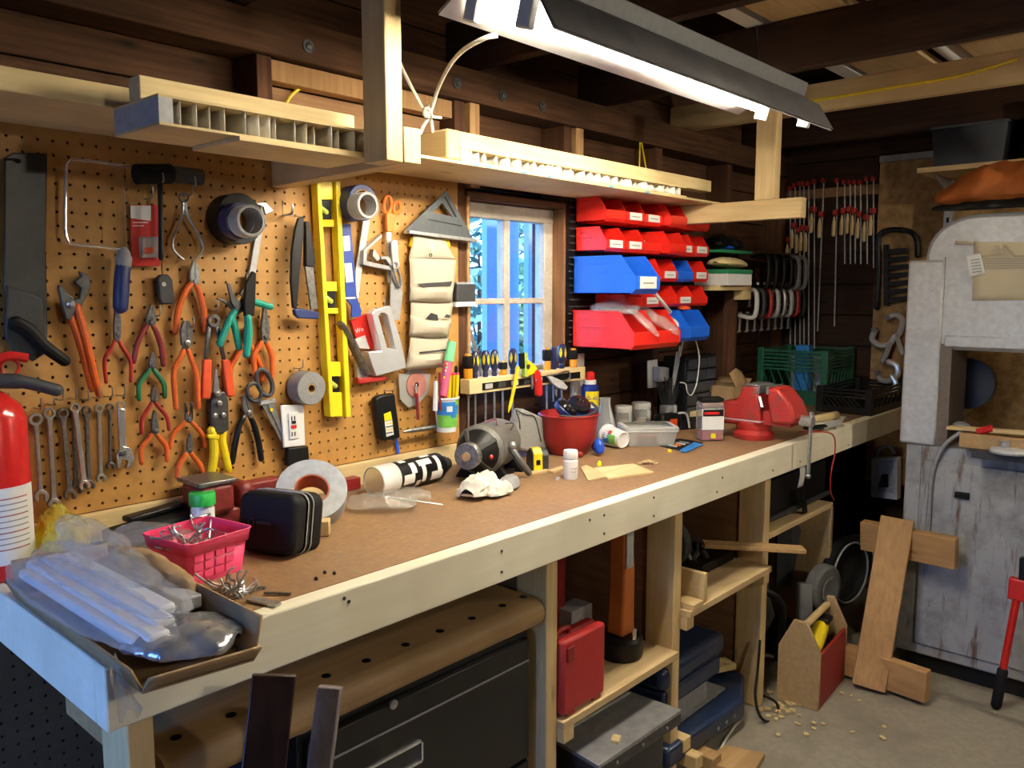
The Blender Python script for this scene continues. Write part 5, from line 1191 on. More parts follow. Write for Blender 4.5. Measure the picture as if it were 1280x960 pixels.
# brush jar
p=onb(835,.06,520)
t=thing('brush_jar','clear jar stuffed with a bundle of dark bristly stems','jar',p)
MB().lathe([(.030,0),(.032,.004),(.032,.06),(.028,.065)],p,(0,0,1),22,close=False).build('jar_body','clear',t,solid=.0015)
m=MB(); random.seed(5)
for i in range(70):
    an=random.uniform(0,6.28); r0=random.uniform(0,.018); r1=r0+random.uniform(.0,.045); h=random.uniform(.11,.17)
    m.tube([p+V((math.cos(an)*r0*.7,math.sin(an)*r0*.7,.01)),p+V((math.cos(an)*r1,math.sin(an)*r1*.8,h))],.0014,4)
o=m.build('bristles','dark_grey',t); o['kind']='stuff'
for i,(dx,dz) in enumerate(((.035,.28),(.05,.30),(.02,.26))): MB().tube(smoothpts([p+V((0,0,.05)),p+V((dx*.6,-.01,.16)),p+V((dx*1.4,-.015,dz))],4),.003,6).build('stick','lightgrey',t)
# organiser box (dark drawers) with white cable
p0=onb(842,.02,520); p1=onb(880,.02,520)
t=thing('drawer_organiser','tall black parts organiser with smoky drawers on the bench','organiser',V(((p0.x+p1.x)/2,-.05,BZ)))
x0=W(833,480,.02).x; x1=x0+.235
MB().box((x0,-.10,BZ),(x1,-.005,BZ+.24)).build('cabinet','black',t,bevel=.003)
plain('smoke',(.05,.055,.07),.15)
for i in range(5):
    for j in range(3):
        MB().box((x0+.010+j*.071,-.108,BZ+.012+i*.045),(x0+.076+j*.071,-.1005,BZ+.050+i*.045)).build('drawer','smoke',t,bevel=.001)
tag(MB().tube(smoothpts([W(868,420,.16),W(874,445,.15),W(872,472,.14),W(869,485,.14),W(864,494,.14),W(859,490,.14),W(857,480,.14),W(850,478,.12)],4),.0022,6).build('thin_cable','white'),'white cord dangling from the blue bins','cord')
t=thing('wall_outlet','white wall outlet with a plug between the bins and the bench','outlet',W(815,467,.0))
plate([y6(530,65),y6(602,55),y6(605,265),y6(532,272)],.0,.006).build('cover_plate','white',t,bevel=.002); plate([y6(575,105),y6(640,112),y6(640,210),y6(575,222)],.007,.035).build('plug','lightgrey',t,bevel=.004)
# black stapler-like tool with orange window
p=onb(838,.16,530)
t=thing('label_maker','black hand tool with an orange window behind the clear container','tool',p)
ex3=V((.93,-.36,0)).normalized()
MB().beam(p-ex3*.055+V((0,0,.030)),p+ex3*.03+V((0,0,.030)),.05,.058).build('body','black',t,bevel=.008)
MB().beam(p-ex3*.03+V((.0,-.027,.03)),p+V((.0,-.027,.03)),.004,.025).build('window','orange_red',t,bevel=.001)
MB().beam(p+ex3*.03+V((0,0,.018)),p+ex3*.16+V((0,0,.018)),.045,.036).build('tray','black_gloss',t,bevel=.003)
MB().tube(smoothpts([p+ex3*.0+V((0,-.03,.062)),p+ex3*.03+V((0,-.035,.058)),p+ex3*.045+V((0,-.035,.008))],4),.004,8).build('lever','lightgrey',t)
# carded blue pens
t=thing('carded_bits','blue and black carded packet lying on the bench','packet',Zp(852,560,BZ))
MB().prism([Zp(825,558,BZ),Zp(851,564,BZ),Zp(878,554,BZ),Zp(850,549,BZ)],(0,0,.003)).build('black_card','black',t); MB().prism([Zp(849,564,BZ+.0031),Zp(857,566,BZ+.0031),Zp(879,556,BZ+.0031),Zp(868,553,BZ+.0031)],(0,0,.002)).build('blue_panel','print_blue',t)
for i in range(4): MB().prism([Zp(834+i*5,556.5-i*1.4,BZ+.0031),Zp(846+i*5,559-i*1.4,BZ+.0031),Zp(847+i*5,558-i*1.4,BZ+.0031),Zp(835+i*5,555.5-i*1.4,BZ+.0031)],(0,0,.0012)).build('print_line',['white','orange','white','grey'][i],t)
tag(MB().lathe([(.006,0),(.006,.006),(.003,.009)],Zp(837,565,BZ),(0,0,1),10).build('yellow_connector','yellow'),'small yellow wire connector by the carded packet','connector')
# clear box of connectors
p=Zp(897,551,BZ)
t=thing('connector_jar','square clear jar with white label, black lid and red wire connectors','jar',p)
M_=Matrix.Translation(p+V((.0,.03,0)))@Matrix.Rotation(math.radians(-42),4,'Z')
def lb_(a,b,n,mt,bv=.002,**kw): m=MB(); m.tm=M_; m.box(a,b); return m.build(n,mt,t,bevel=bv,**kw)
lb_((-.038,-.03,.001),(.038,.03,.125),'jar_body','clear',.006); lb_((-.036,-.028,.128),(.036,.028,.140),'lid','black'); lb_((-.035,-.027,.003),(.035,.027,.034),'red_connectors','pink'); lb_((-.035,-.027,.108),(.035,.027,.123),'top_connectors','pale_red')
lb_((-.036,-.0318,.038),(.036,-.0303,.105),'label','white',.0); lb_((-.034,-.0324,.082),(.034,-.0319,.104),'label_photo','black',.0); lb_((-.030,-.0328,.088),(.020,-.0325,.096),'label_red','red',.0); lb_((-.006,-.0308,.010),(.010,-.0302,.026),'yellow_connector','yellow',.0)
# cardboard box behind
p0=W(892,480,.10); p1=W(915,480,.10)
t=thing('cardboard_box','small open cardboard box with a raised flap','box',V((p0.x+.05,-.12,BZ)))
x0=p0.x-.03; MB().box((x0,-.20,BZ),(x0+.12,-.06,BZ+.12)).build('body','cardboard',t); 
MB().grid(lambda u,v:V((x0+.02+.10*u,-.20+.03*v,BZ+.12+.065*v*(1-.25*abs(2*u-1)))),4,2).build('flap','cardboard',t,solid=.004)
MB().grid(lambda u,v:V((x0+.12+.03*v,-.06-.14*u,BZ+.12+.02*v)),2,2).build('flap','cardboard',t,solid=.004)
tag(MB().box((x0-.16,-.20,BZ),(x0-.02,-.10,BZ+.035)).build('pine_block','pine_x',bevel=.002),'pale wood block beside the cardboard box','block')
# big red vise
worn('vise_red',(.46,.026,.02),(.20,.06,.045),.5,.1,lo=.50,hi=.62,scale=16.)
p=V((2.545,-.445,BZ)); t=thing('bench_vise','large worn red bench vise at the front edge of the bench','vise',p)
MB().lathe([(.070,0),(.073,.006),(.073,.02),(.064,.028),(.060,.034)],p,(0,0,1),28).build('swivel_base','vise_red',t)
MB().lathe([(.060,.034),(.063,.04),(.063,.062),(.060,.066)],p,(0,0,1),28).build('turntable','vise_red',t)
MB().prism([V((p.x-.058,y,z)) for y,z in ((-.345,BZ+.05),(-.345,BZ+.135),(-.40,BZ+.14),(-.425,BZ+.195),(-.485,BZ+.20),(-.49,BZ+.15),(-.50,BZ+.055))],(.116,0,0)).build('fixed_jaw','vise_red',t,bevel=.010)
MB().prism([V((p.x-.060,y,z)) for y,z in ((-.52,BZ+.15),(-.52,BZ+.198),(-.56,BZ+.195),(-.605,BZ+.145),(-.625,BZ+.095),(-.62,BZ+.075),(-.535,BZ+.07))],(.120,0,0)).build('moving_jaw','vise_red',t,bevel=.010)
MB().box((p.x-.036,-.60,BZ+.058),(p.x+.036,-.38,BZ+.108)).build('slide','vise_red',t,bevel=.004)
for y0,y1 in ((-.490,-.480),(-.525,-.515)): MB().box((p.x-.060,y0,BZ+.172),(p.x+.060,y1,BZ+.200)).build('jaw_plate','steel',t,bevel=.001)
MB().box((p.x-.055,-.48,BZ+.196),(p.x+.055,-.43,BZ+.203)).build('anvil','steel',t,bevel=.002)
MB().box((p.x-.059,-.50,BZ+.068),(p.x+.059,-.345,BZ+.073)).build('body_ridge','lightgrey',t,bevel=.001)
MB().cyl((p.x,-.62,BZ+.083),(p.x,-.665,BZ+.083),.019,18).build('screw_head','steel',t)
MB().tube([(p.x+.004,-.655,BZ+.105),(p.x-.002,-.655,BZ-.11)],.0065,10).build('handle','steel',t)
for z in (.108,-.112): MB().ball((p.x+.004 if z>0 else p.x-.002,-.655,BZ+z),.010,10).build('handle_knob','steel',t)
MB().cyl((p.x-.065,-.505,BZ+.125),(p.x-.055,-.49,BZ+.16),.007,8).build('lock_lever','steel',t)
t.scale=(.92,.90,.90)
# scraper, tools and shavings at the right of the vise
t=thing('putty_knife','black-handled scraper lying beyond the vise','scraper',V((2.85,-.52,BZ)))
MB().tube([Zp(1008,535,BZ+.015),Zp(1030,533,BZ+.015)],.014,10,squash=.6,sdir=(0,0,1),round_=True).build('handle','black',t); MB().prism([Zp(1030,537,BZ+.012),Zp(1030,529,BZ+.012),Zp(1050,524,BZ+.012),Zp(1052,531,BZ+.012)],(0,0,.002)).build('blade','lightgrey',t)
t=thing('wooden_mallet','small wooden handled brush behind the scraper','brush',V((2.95,-.48,BZ)))
MB().tube([Zp(1015,524,BZ+.02),Zp(1045,519,BZ+.02)],[.012,.016],10,round_=True).build('handle','pine_x',t); MB().ball(Zp(1008,526,BZ+.02),.02,12).build('head','black',t)
tag(MB().prism([Zp(1010,530,BZ+.001),Zp(1045,536,BZ+.001),Zp(1058,522,BZ+.001),Zp(1030,520,BZ+.001)],(0,0,.004)).build('paper_sheet','paper'),'white paper under the scraper','paper')
random.seed(9); m=MB()
for i in range(26):
    q=Zp(random.uniform(1000,1075),random.uniform(524,540),BZ+.003); 
    if q.y>BF: m.cbox(q,(random.uniform(.01,.03),random.uniform(.004,.012),.003),rz=random.uniform(0,3))
tag(m.build('wood_shavings','shaving'),'wood chips strewn around the scraper','shavings',kind='stuff')
tag(MB().tube(smoothpts([Zp(998,540,BZ+.006),V((2.72,-.56,BZ+.010)),V((2.79,-.61,BZ+.0)),V((2.80,-.62,BZ-.06)),V((2.77,-.62,BZ-.13)),V((2.79,-.615,BZ-.20)),V((2.84,-.61,BZ-.24))],5),.0025,6).build('loose_red_wire','grip_red'),'thin red wire hanging off the bench edge by the vise','wire')  # a plain thin red wire
# milk crate and black crate
def crate(label,o,w,d,h,mat,nb,ang):
    t=thing('plastic_crate',label,'crate',o); M_=Matrix.Translation(o)@Matrix.Rotation(ang,4,'Z')
    def bb(a,b,n,bv=.002): m=MB(); m.tm=M_; m.box(a,b); return m.build(n,mat,t,bevel=bv)
    for sx in (-1,1):
        for sy in (-1,1): bb((sx*w/2-sx*.028,sy*d/2-sy*.028,0),(sx*w/2,sy*d/2,h),'corner_post')
    for z0,z1 in [(0,h*.26)]+[(h*.60+i*h*.4/nb,h*.60+(i+.62)*h*.4/nb) for i in range(nb)]:
        for s in (-1,1):
            bb((-w/2+.028,s*d/2-s*.008,z0),(w/2-.028,s*d/2-s*.001,z1),'side_bar',.001); bb((s*w/2-s*.008,-d/2+.028,z0),(s*w/2-s*.001,d/2-.028,z1),'side_bar',.001)
    for s in (-1,1):
        for i in range(7):
            x=-w/2+.04+i*(w-.10)/6; m=MB(); m.tm=M_; m.beam((x,s*(d/2-.004),h*.26),(x+.035,s*(d/2-.004),h*.60),.004,.006,up=(0,1,0)); m.build('lattice_bar',mat,t)
            y=-d/2+.04+i*(d-.10)/6; m=MB(); m.tm=M_; m.beam((s*(w/2-.004),y,h*.26),(s*(w/2-.004),y+.035,h*.60),.004,.006,up=(1,0,0)); m.build('lattice_bar',mat,t)
    bb((-w/2+.01,-d/2+.01,.004),(w/2-.01,d/2-.01,.010),'floor'); return t
plain('crate_green',(.018,.12,.065),.4)
ck=crate('shallow black plastic crate beside the green milk crate at the wall end',V((3.50,-.465,BZ)),.44,.22,.105,'black',3,0.)
cg=crate('dark green milk crate standing on the bench in the corner',V((3.585,-.185,BZ)),.32,.31,.235,'crate_green',6,0.)
tag(MB().box((3.47,-.24,BZ+.012),(3.52,-.18,BZ+.25)).build('storage_can','print_blue',bevel=.005),'blue and white can sticking out of the green milk crate','can')
tag(MB().box((3.56,-.28,BZ+.012),(3.66,-.12,BZ+.20)).build('storage_bag','lightgrey',bevel=.01),'pale bundle inside the green milk crate','bundle')
# ================================================================== louvred panel and parts bins
lp=thing('louvre_panel','dark metal louvred panel behind the coloured bins','panel',(2.48,0,1.12))
MB().box((2.10,-.004,1.14),(2.82,.006,1.66)).build('panel','black',lp)
for i in range(22): MB().box((2.11,-.010,1.155+i*.0225),(2.81,-.0042,1.160+i*.0225)).build('louvre','dark_grey',lp)
random.seed(4)
def make_bin(name,w,d,h,mat,label,x,y,z,sticker=True,cat='bin',group=None):
    o=V((x,y,z)); t=thing(name,label,cat,o+V((w/2,-d/2,0)),group); e=.0022
    side=[(0,0),(-d*.94,0),(-d,h*.12),(-d,h*.46),(-d*.78,h),(0,h)]
    for xx in (x,x+w-e): MB().prism([V((xx,y+a,z+b)) for a,b in side],(e,0,0)).build('side_wall',mat,t)
    MB().box((x,y-.003,z),(x+w,y,z+h)).build('back_wall',mat,t); MB().box((x,y-d*.95,z),(x+w,y,z+.003)).build('bottom',mat,t)
    MB().prism([V((x,y-d*.94,z)),V((x,y-d,z+h*.12)),V((x,y-d,z+h*.46)),V((x,y-d-.004,z+h*.46)),V((x,y-d-.003,z+h*.12)),V((x,y-d*.95,z-.001))],(w,0,0)).build('front_lip',mat,t)
    for b in (.78,.55):                                           # moulded ridges on the visible side
        MB().box((x-.0025,y-d*.55,z+h*b),(x,y-d*.12,z+h*b+.004)).build('side_ridge',mat,t)
    MB().box((x-.0022,y-d*.78,z+h-.004),(x,y,z+h)).build('rim',mat,t); MB().box((x+w,y-d*.78,z+h-.004),(x+w+.0015,y,z+h)).build('rim',mat,t)
    if sticker:
        lab=MB().box((x+w*.16,y-d-.0052,z+h*.14),(x+w*.84,y-d-.0042,z+h*.45)).build('label','white',t)
        MB().box((x+w*.28,y-d-.0056,z+h*.26),(x+w*.72,y-d-.0053,z+h*.30)).build('print_line','grey',lab)
    return t
ordn=['first','second','third','fourth','fifth','sixth']
bx=[2.135,2.243,2.351,2.46,2.568,2.676]; BW=.104
for r,(zb,nm) in enumerate(((1.560,'top'),(1.468,'second'))):
    for i,x in enumerate(bx):
        st=(r==0 and i in (1,2)) or (r==1 and i in (0,1,4,5)); yo=-.012 if i==3 else 0.
        make_bin('parts_bin',BW,.118,.076,'bin_red','small red parts bin, %s from the left in the %s row'%(ordn[i],nm),x,-.012+yo-(.02 if i==3 else 0),zb,st,group='small red parts bins')
        random.seed(i+r*9)
        if (r,i) in ((0,4),(1,3),(1,2)):
            m=MB()
            for k in range(14): m.cbox((x+random.uniform(.015,.09),-.04-random.uniform(.0,.06),zb+.008+random.uniform(0,.03)),(.018,.008,.008),rz=random.uniform(0,3),ry=random.uniform(-.5,.5))
            tag(m.build('small_parts',['white','cardboard','steel'][i%3]),'loose parts in the %s red bin of the %s row'%(ordn[i],nm),'parts',kind='stuff')
make_bin('parts_bin',.136,.235,.118,'bin_blue','large blue parts bin with a white label',2.125,-.012,1.334,True,group='large parts bins')
for i,mt in ((3,'bin_red'),(4,'bin_blue'),(5,'bin_red')): make_bin('parts_bin',BW,.118,.076,mt,'small %s parts bin %s'%('red' if mt=='bin_red' else 'blue',{3:'just right of the large blue bin',4:'between two red ones right of the large blue bin',5:'at the right end of the third row'}[i]),bx[i],-.012,1.376,mt=='bin_red',group='third row parts bins')
for i in (1,2,3,4,5): make_bin('parts_bin',BW,.118,.072,'bin_red','small red parts bin, %s of the fourth row'%ordn[i-1],bx[i],-.012,1.289,i in (2,4),group='fourth row parts bins')
for i in range(2): make_bin('parts_bin',.134,.235,.118,'bin_red','large red parts bin %s'%('heaped with bags, left in the bottom row' if i==0 else 'next to the blue bins in the bottom row'),2.122+i*.137,-.012,1.163,False,group='large parts bins')
for i in range(2): make_bin('parts_bin',.134,.19,.105,'bin_blue','blue parts bin %s of the bottom row'%('third' if i==0 else 'at the right end'),2.398+i*.137,-.012,1.170,False,group='large parts bins')
tag(pillow((2.18,-.05,1.285),(2.20,-.21,1.275),.10,.05,101.,24,14,.012,26).build('plastic_bag','poly_bag'),'grey plastic bag heaped on the left large red bin','bag')
tag(pillow((2.21,-.17,1.285),(2.24,-.262,1.20),.04,.03,103.,20,12,.006,30).build('plastic_bag','clear_bag'),'clear bag spilling out of the left large red bin','bag')
tag(pillow((2.33,-.12,1.285),(2.36,-.262,1.20),.05,.04,105.,20,12,.008,30).build('plastic_bag','clear_bag'),'clear bag spilling out of the second large red bin','bag')
tag(pillow((2.46,-.10,1.265),(2.44,-.20,1.22),.06,.03,107.,20,12,.010,30).build('paper_wad','white'),'white crumpled paper in the first blue bin of the bottom row','paper')
tag(MB().tube([W(818,366,.22),W(838,390,.18)],.006,10,round_=True).build('white_stick','white'),'short white plastic stick leaning out of the bottom bins','stick')
tag(pillow((2.55,-.15,1.28),(2.60,-.16,1.28),.03,.02,108.,12,10,.003,30).build('loose_handle','orange_red'),'small orange-red handle lying over the blue bins','handle')  # a loose handle on its own
# yellow cable end and strap on the wall above the shelf
tag(MB().tube(smoothpts([W(354,140,-.055),W(362,122,-.05),W(380,108,-.05),W(410,103,-.06)],4),.004,6).build('yellow_cable','yellow'),'yellow cable coming out of the wall over the left shelf','cable')
t=thing('yellow_strap','narrow yellow strap loop hanging over the long shelf','strap',W(803,205,.03))
for a,b in (((800,178),(799,212)),((802,178),(808,213))): MB().beam(W(*a,.02),W(*b,.03),.006,.002,up=(0,1,0)).build('band','yellow',t)
# white cable knotted beside the tall post
t=thing('power_cord','white power cord tied in a knot and running to the shop light','cord',W(535,165,.20))
plain('cord_white',(.72,.70,.62),.5)
MB().tube(smoothpts([W(525,168,.20),W(529,158,.20),W(536,146,.20),W(541,132,.22),W(548,110,.26),W(562,82,.38),W(580,62,.50),W(605,48,.60),W(622,44,.625)],5),.0045,8).build('cable','cord_white',t)
MB().tube(smoothpts([W(499,75,.24),W(503,86,.22),W(515,110,.21),W(530,138,.20),W(538,148,.20),W(541,166,.20)],5),.004,8).build('cable','cord_white',t)
MB().ball(W(534,141,.21),.013,10,(1,.8,1.1)).build('knot','cord_white',t); MB().tube([W(535,132,.20),W(536,138,.22),W(541,146,.22),W(551,147,.21)],.004,7).build('loop','cord_white',t)
# outlook through the window: foliage and blue boards standing outside
plain('leaf',(.12,.25,.13),.5,var=.5,scale=8); plain('leaf_light',(.27,.38,.09),.5,var=.4,scale=8); plain('blue_paint',(.34,.46,.55),.6,var=.1)
random.seed(21)
def bush(label,cx,cy,cz,rx,ry,rz_,n,mat,s):
    t=thing('garden_shrub',label,'shrub',(cx,cy,0)); m=MB()
    for i in range(n):
        a=random.uniform(0,6.28); ph_=math.acos(random.uniform(-1,1)); r=random.uniform(.5,1)**.5
        c=V((cx+rx*r*math.sin(ph_)*math.cos(a),cy+ry*r*math.sin(ph_)*math.sin(a),max(.1,cz+rz_*r*math.cos(ph_))))
        u_=V((random.uniform(-1,1),random.uniform(-1,1),random.uniform(-1,1))).normalized(); v_=u_.orthogonal().normalized()
        m._add([c-u_*s,c-v_*s*.45+u_*.1*s,c+u_*s,c+v_*s*.45],[(0,1,2),(0,2,3)])
    o=m.build('foliage',mat,t,smooth=False); o['kind']='stuff'; 
    for i in range(3): MB().tube([(cx+.1*i,cy,0),(cx+.3*(i-1),cy+.1,cz)],[.03,.012],6).build('stem','redwood_z',t)
bush('green leafy tree outside the left window panes',5.2,3.6,1.7,.9,.7,1.5,2600,'leaf',.075)
bush('bright yellow-green shrub outside between the blue boards',4.35,2.1,.8,.35,.3,.9,1200,'leaf_light',.06)
bush('dense green hedge far outside the window',8.6,6.6,1.4,3.0,.6,1.6,3800,'leaf',.10)
t=thing('blue_post','tall blue painted post standing outside the window','post',(3.0,1.9,0))
def gp(x,y): d=ray(x,360); return EYE+d*((y-EYE.y)/d.y)
for nm,lab,xa,xb,yy in (('blue_board','blue painted board outside the left window panes',609,628,1.3),('blue_board','blue painted board outside behind the mullion',634,649,1.5),('blue_board','blue painted board outside at the right of the window',661,684,1.35)):
    a_,b_=gp(xa,yy),gp(xb,yy); tag(MB().box((a_.x,yy,0),(b_.x,yy+.04,2.6)).build(nm,'blue_paint',bevel=.004),lab,'board')
bpy.data.objects.remove(t)
structure('ground_outside',MB().box((-12,.35,-.15),(16,14,-.05)),'leaf'); structure('ground_entry',MB().box((-14,-9,-.15),(XL-.12,.3,-.02)),'concrete')

# ================================================================== far corner: small shelf, C-clamps, bar clamps
t=thing('small_shelf','small wall shelf beyond the bins','shelf',(3.05,-.08,1.3))
sz=W(885,357,.13).z
MB().box((2.86,-.14,sz-.018),(3.12,-.002,sz)).build('board','pine_x',t,bevel=.002); MB().box((3.05,-.14,sz-.055),(3.12,-.10,sz-.0185)).build('front_batten','pine_x',t,bevel=.002); MB().box((3.05,-.10,BZ),(3.085,-.06,sz-.0185)).build('upright','redwood_z',t)
t=thing('blade_box','flat green and white cardboard box on the small shelf','box',(2.98,-.08,sz))
MB().box((2.86,-.17,sz+.001),(3.06,-.03,sz+.045)).build('tray','white',t,bevel=.002); MB().box((2.858,-.172,sz+.0455),(3.062,-.028,sz+.062)).build('lid','green',t,bevel=.002)
tag(pillow((2.85,-.12,sz+.085),(3.10,-.10,sz+.078),.11,.05,111.,30,14,.006,18).build('wooden_form','pine_x'),'pale shaped wood piece on the green box','wood piece')
tag(MB().box((2.84,-.15,sz+.125),(3.10,-.02,sz+.135)).build('green_board','green'),'thin green board with a white edge above the small shelf','board')
tag(pillow((2.86,-.10,sz+.155),(3.08,-.08,sz+.150),.10,.06,113.,26,12,.014,22).build('tool_bundle','black'),'dark bundle of tools on the green board','bundle')
tag(MB().box((2.92,-.14,sz+.14),(2.97,-.10,sz+.165)).build('blue_case','blue',bevel=.004),'tiny blue case among the dark bundle','case')
def cclamp(label,x,z,h,d,mat,grp,y=-.05):
    t=thing('c_clamp',label,'clamp',(x,y,z-h),grp); r=.009
    pts=[(x,y+.0,z-h*.92),(x,y-d*.75,z-h),(x,y-d,z-h*.8),(x,y-d,z-h*.2),(x,y-d*.75,z),(x,y,z-h*.06)]
    MB().tube(smoothpts(pts,4),r,8,squash=1.5,sdir=(1,0,0)).build('frame',mat,t)
    MB().cyl((x,y-.004,z-h*.95),(x,y-.004,z-h*1.55),.0055,8).build('screw','steel',t); MB().cyl((x-.03,y-.01,z-h*1.52),(x+.03,y+.002,z-h*1.50),.003,6).build('t_handle','steel',t)
    MB().cyl((x,y-.004,z-h*.80),(x,y-.004,z-h*.95),.009,8).build('swivel_pad','steel',t)
zt=W(935,362,.12).z
cols=[('white_gloss','pale'),('dark_grey','dark'),('grip_red','red'),('lightgrey','light grey'),('steel','steel'),('lightgrey','dull grey'),('grip_red','red'),('dark_grey','charcoal')]
for i,(mt,cn) in enumerate(cols): cclamp('%s C-clamp, %s from the left in the lower hanging row'%(cn,['first','second','third','fourth','fifth','sixth','seventh','eighth'][i]),3.20+i*.068,zt,.115,.075,mt,'lower C-clamps')
zt2=W(950,318,.12).z
for i in range(6): cclamp('%s C-clamp, %s from the left in the upper hanging row'%('grey' if i>3 else 'black',ordn[i]),3.28+i*.075,zt2,.14,.085,'grey' if i>3 else 'black','upper C-clamps')
tag(MB().box((3.16,-.058,zt2-.02),(3.76,-.002,zt2+.02)).build('hanging_rail','redwood_x'),'dark rail carrying the upper C-clamps','rail'); tag(MB().box((3.16,-.058,zt-.03),(3.76,-.002,zt+.0)).build('hanging_rail','redwood_x'),'dark rail carrying the lower C-clamps','rail')
t=thing('clamp_rack','pine board rack for bar clamps on the end wall','rack',(3.76,-.3,1.78))
za=Xp(1030,247,3.75).z; MB().box((3.755,Xp(1097,240,3.75).y,za),(3.779,Xp(970,240,3.75).y,za+.042)).build('board','old_pine_x',t,bevel=.002)
bars=[(988,236,432,300),(994,232,432,282),(1000,230,440,288),(1005,230,440,285),(1011,230,440,286),(1018,227,436,262),(1030,226,414,268),(1047,226,408,266),(1056,228,330,264),(1063,228,330,262),(1069,228,330,264),(1076,228,330,268),(1084,224,330,272),(1092,224,335,264)]
for i,(x,ya,yb,yj) in enumerate(bars):
    sl=-8 if i==6 else (-4 if i==7 else 0)
    a_,b_,j_=Xp(x,ya,3.735),Xp(x+sl,yb,3.735),Xp(x+sl*(yj-ya)/(yb-ya),yj,3.735)
    t=thing('bar_clamp','bar clamp number-less' if False else '%s bar clamp with dark red jaws, %s on the rack'%('long' if yb>400 else 'short',['leftmost','second from the left','third from the left','fourth from the left','fifth from the left','sixth from the left','slightly slanting','hanging alone in the middle','first of the right-hand group','second of the right-hand group','third of the right-hand group','fourth of the right-hand group','second from the right end','rightmost'][i]),'clamp',b_,'bar clamps on the rack')
    MB().beam(a_,b_,.004,.005,up=(0,1,0)).build('bar','lightgrey',t)
    MB().box((a_.x-.022,a_.y-.007,a_.z-.010),(a_.x+.008,a_.y+.007,a_.z+.010)).build('fixed_head','grip_red',t,bevel=.003)
    MB().box((j_.x-.03,j_.y-.009,j_.z-.012),(j_.x+.008,j_.y+.009,j_.z+.012)).build('sliding_jaw','grip_red',t,bevel=.003)
    MB().tube([(j_.x-.03,j_.y,j_.z-.02),(j_.x-.03,j_.y,j_.z-.05),(j_.x-.03,j_.y,j_.z-.10)],[.003,.008,.008],8,round_=True).build('handle','pine_z',t)
# ================================================================== end wall: OSB, shelf, straps
x1_=lambda x,y:(1080+x*.3125,140+y*.3125)
x2_=lambda x,y:(1040+x*.25,420+y*.25)
x3_=lambda x,y:(1040+x*.2916,620+y*.2916)
x4_=lambda x,y:(820+x*.2291,560+y*.2291)
x5_=lambda x,y:(820+x*.2291,740+y*.2291)
def XPs(pts,X): return [Xp(p[0],p[1],X) for p in pts]
def xplate(pts,X,th,mb=None): return (mb or MB()).prism(XPs(pts,X),(-th,0,0))
def xtube(pts,rpx,X,n=8,k=4,lift=None,round_=True):
    P=XPs(pts,X); Q=smoothpts(P,k) if len(P)>2 else P
    if not isinstance(rpx,(list,tuple)): rpx=[rpx]*len(P)
    return MB().tube(Q,[r*mpp(q) for r,q in zip(interp(list(rpx),len(Q)),Q)],n,round_=round_)
oy0=Xp(1097,300,3.775).y
tag(MB().box((3.762,oy0-1.3,.50),(3.779,oy0,Xp(1100,204,3.77).z)).build('osb_panel','osb'),'sheet of oriented strand board on the end wall behind the band saw','panel')
tag(MB().box((3.752,oy0-1.3,Xp(1100,204,3.77).z+.001),(3.779,oy0,Xp(1100,196,3.77).z)).build('wall_batten','grey'),'thin grey batten along the top of the strand board','batten')
t=thing('wall_shelf','pine shelf above the band saw','shelf',(3.6,-1,1.8))
sy=Xp(1146,212,3.42).y; sz2=Xp(1146,210,3.42).z
MB().box((3.42,sy-1.1,sz2-.02),(3.75,sy,sz2)).build('board','pine_y',t,bevel=.002)
MB().box((3.70,sy-.06,sz2-.30),(3.74,sy-.03,sz2-.0205)).build('upright','steel',t); MB().prism([(3.73,sy-.05,sz2-.021),(3.46,sy-.05,sz2-.021),(3.73,sy-.05,sz2-.10)],(0,.006,0)).build('bracket','steel',t)
for i in range(5): MB().box((3.698,sy-.050,sz2-.29+i*.05),(3.6995,sy-.040,sz2-.27+i*.05)).build('slot','black',t)
plain('bin_grey',(.06,.068,.08),.5,var=.4,scale=14)
t=thing('storage_tub','scuffed dark grey plastic tub on the shelf above the saw','tub',(3.58,sy-.24,sz2))
y0_,y1_=Xp(1163,190,3.45).y,Xp(1256,190,3.45).y; 
m=MB(); 
def fr4(x0,x1,ya,yb,z): return [V((x0,ya,z)),V((x1,ya,z)),V((x1,yb,z)),V((x0,yb,z))]
l0=fr4(3.47,3.70,y0_-.012,y1_+.012,sz2+.0005); l1=fr4(3.455,3.72,y0_,y1_,sz2+.145)
m._add(l0+l1,[(0,1,2,3)]+[(i,(i+1)%4,(i+1)%4+4,i+4) for i in range(4)]); m.build('tub','bin_grey',t,solid=.003)
m=MB()
for a_,b_ in ((0,1),(1,2),(2,3),(3,0)): m.beam(l1[a_],l1[b_],.014,.010)
m.build('rim','bin_grey',t,bevel=.002)
tag(MB().box((3.45,y1_-.42,sz2+.0005),(3.72,y1_-.06,sz2+.20)).build('red_crate','dark_red',bevel=.004),'dark red box at the right end of the upper shelf','box')
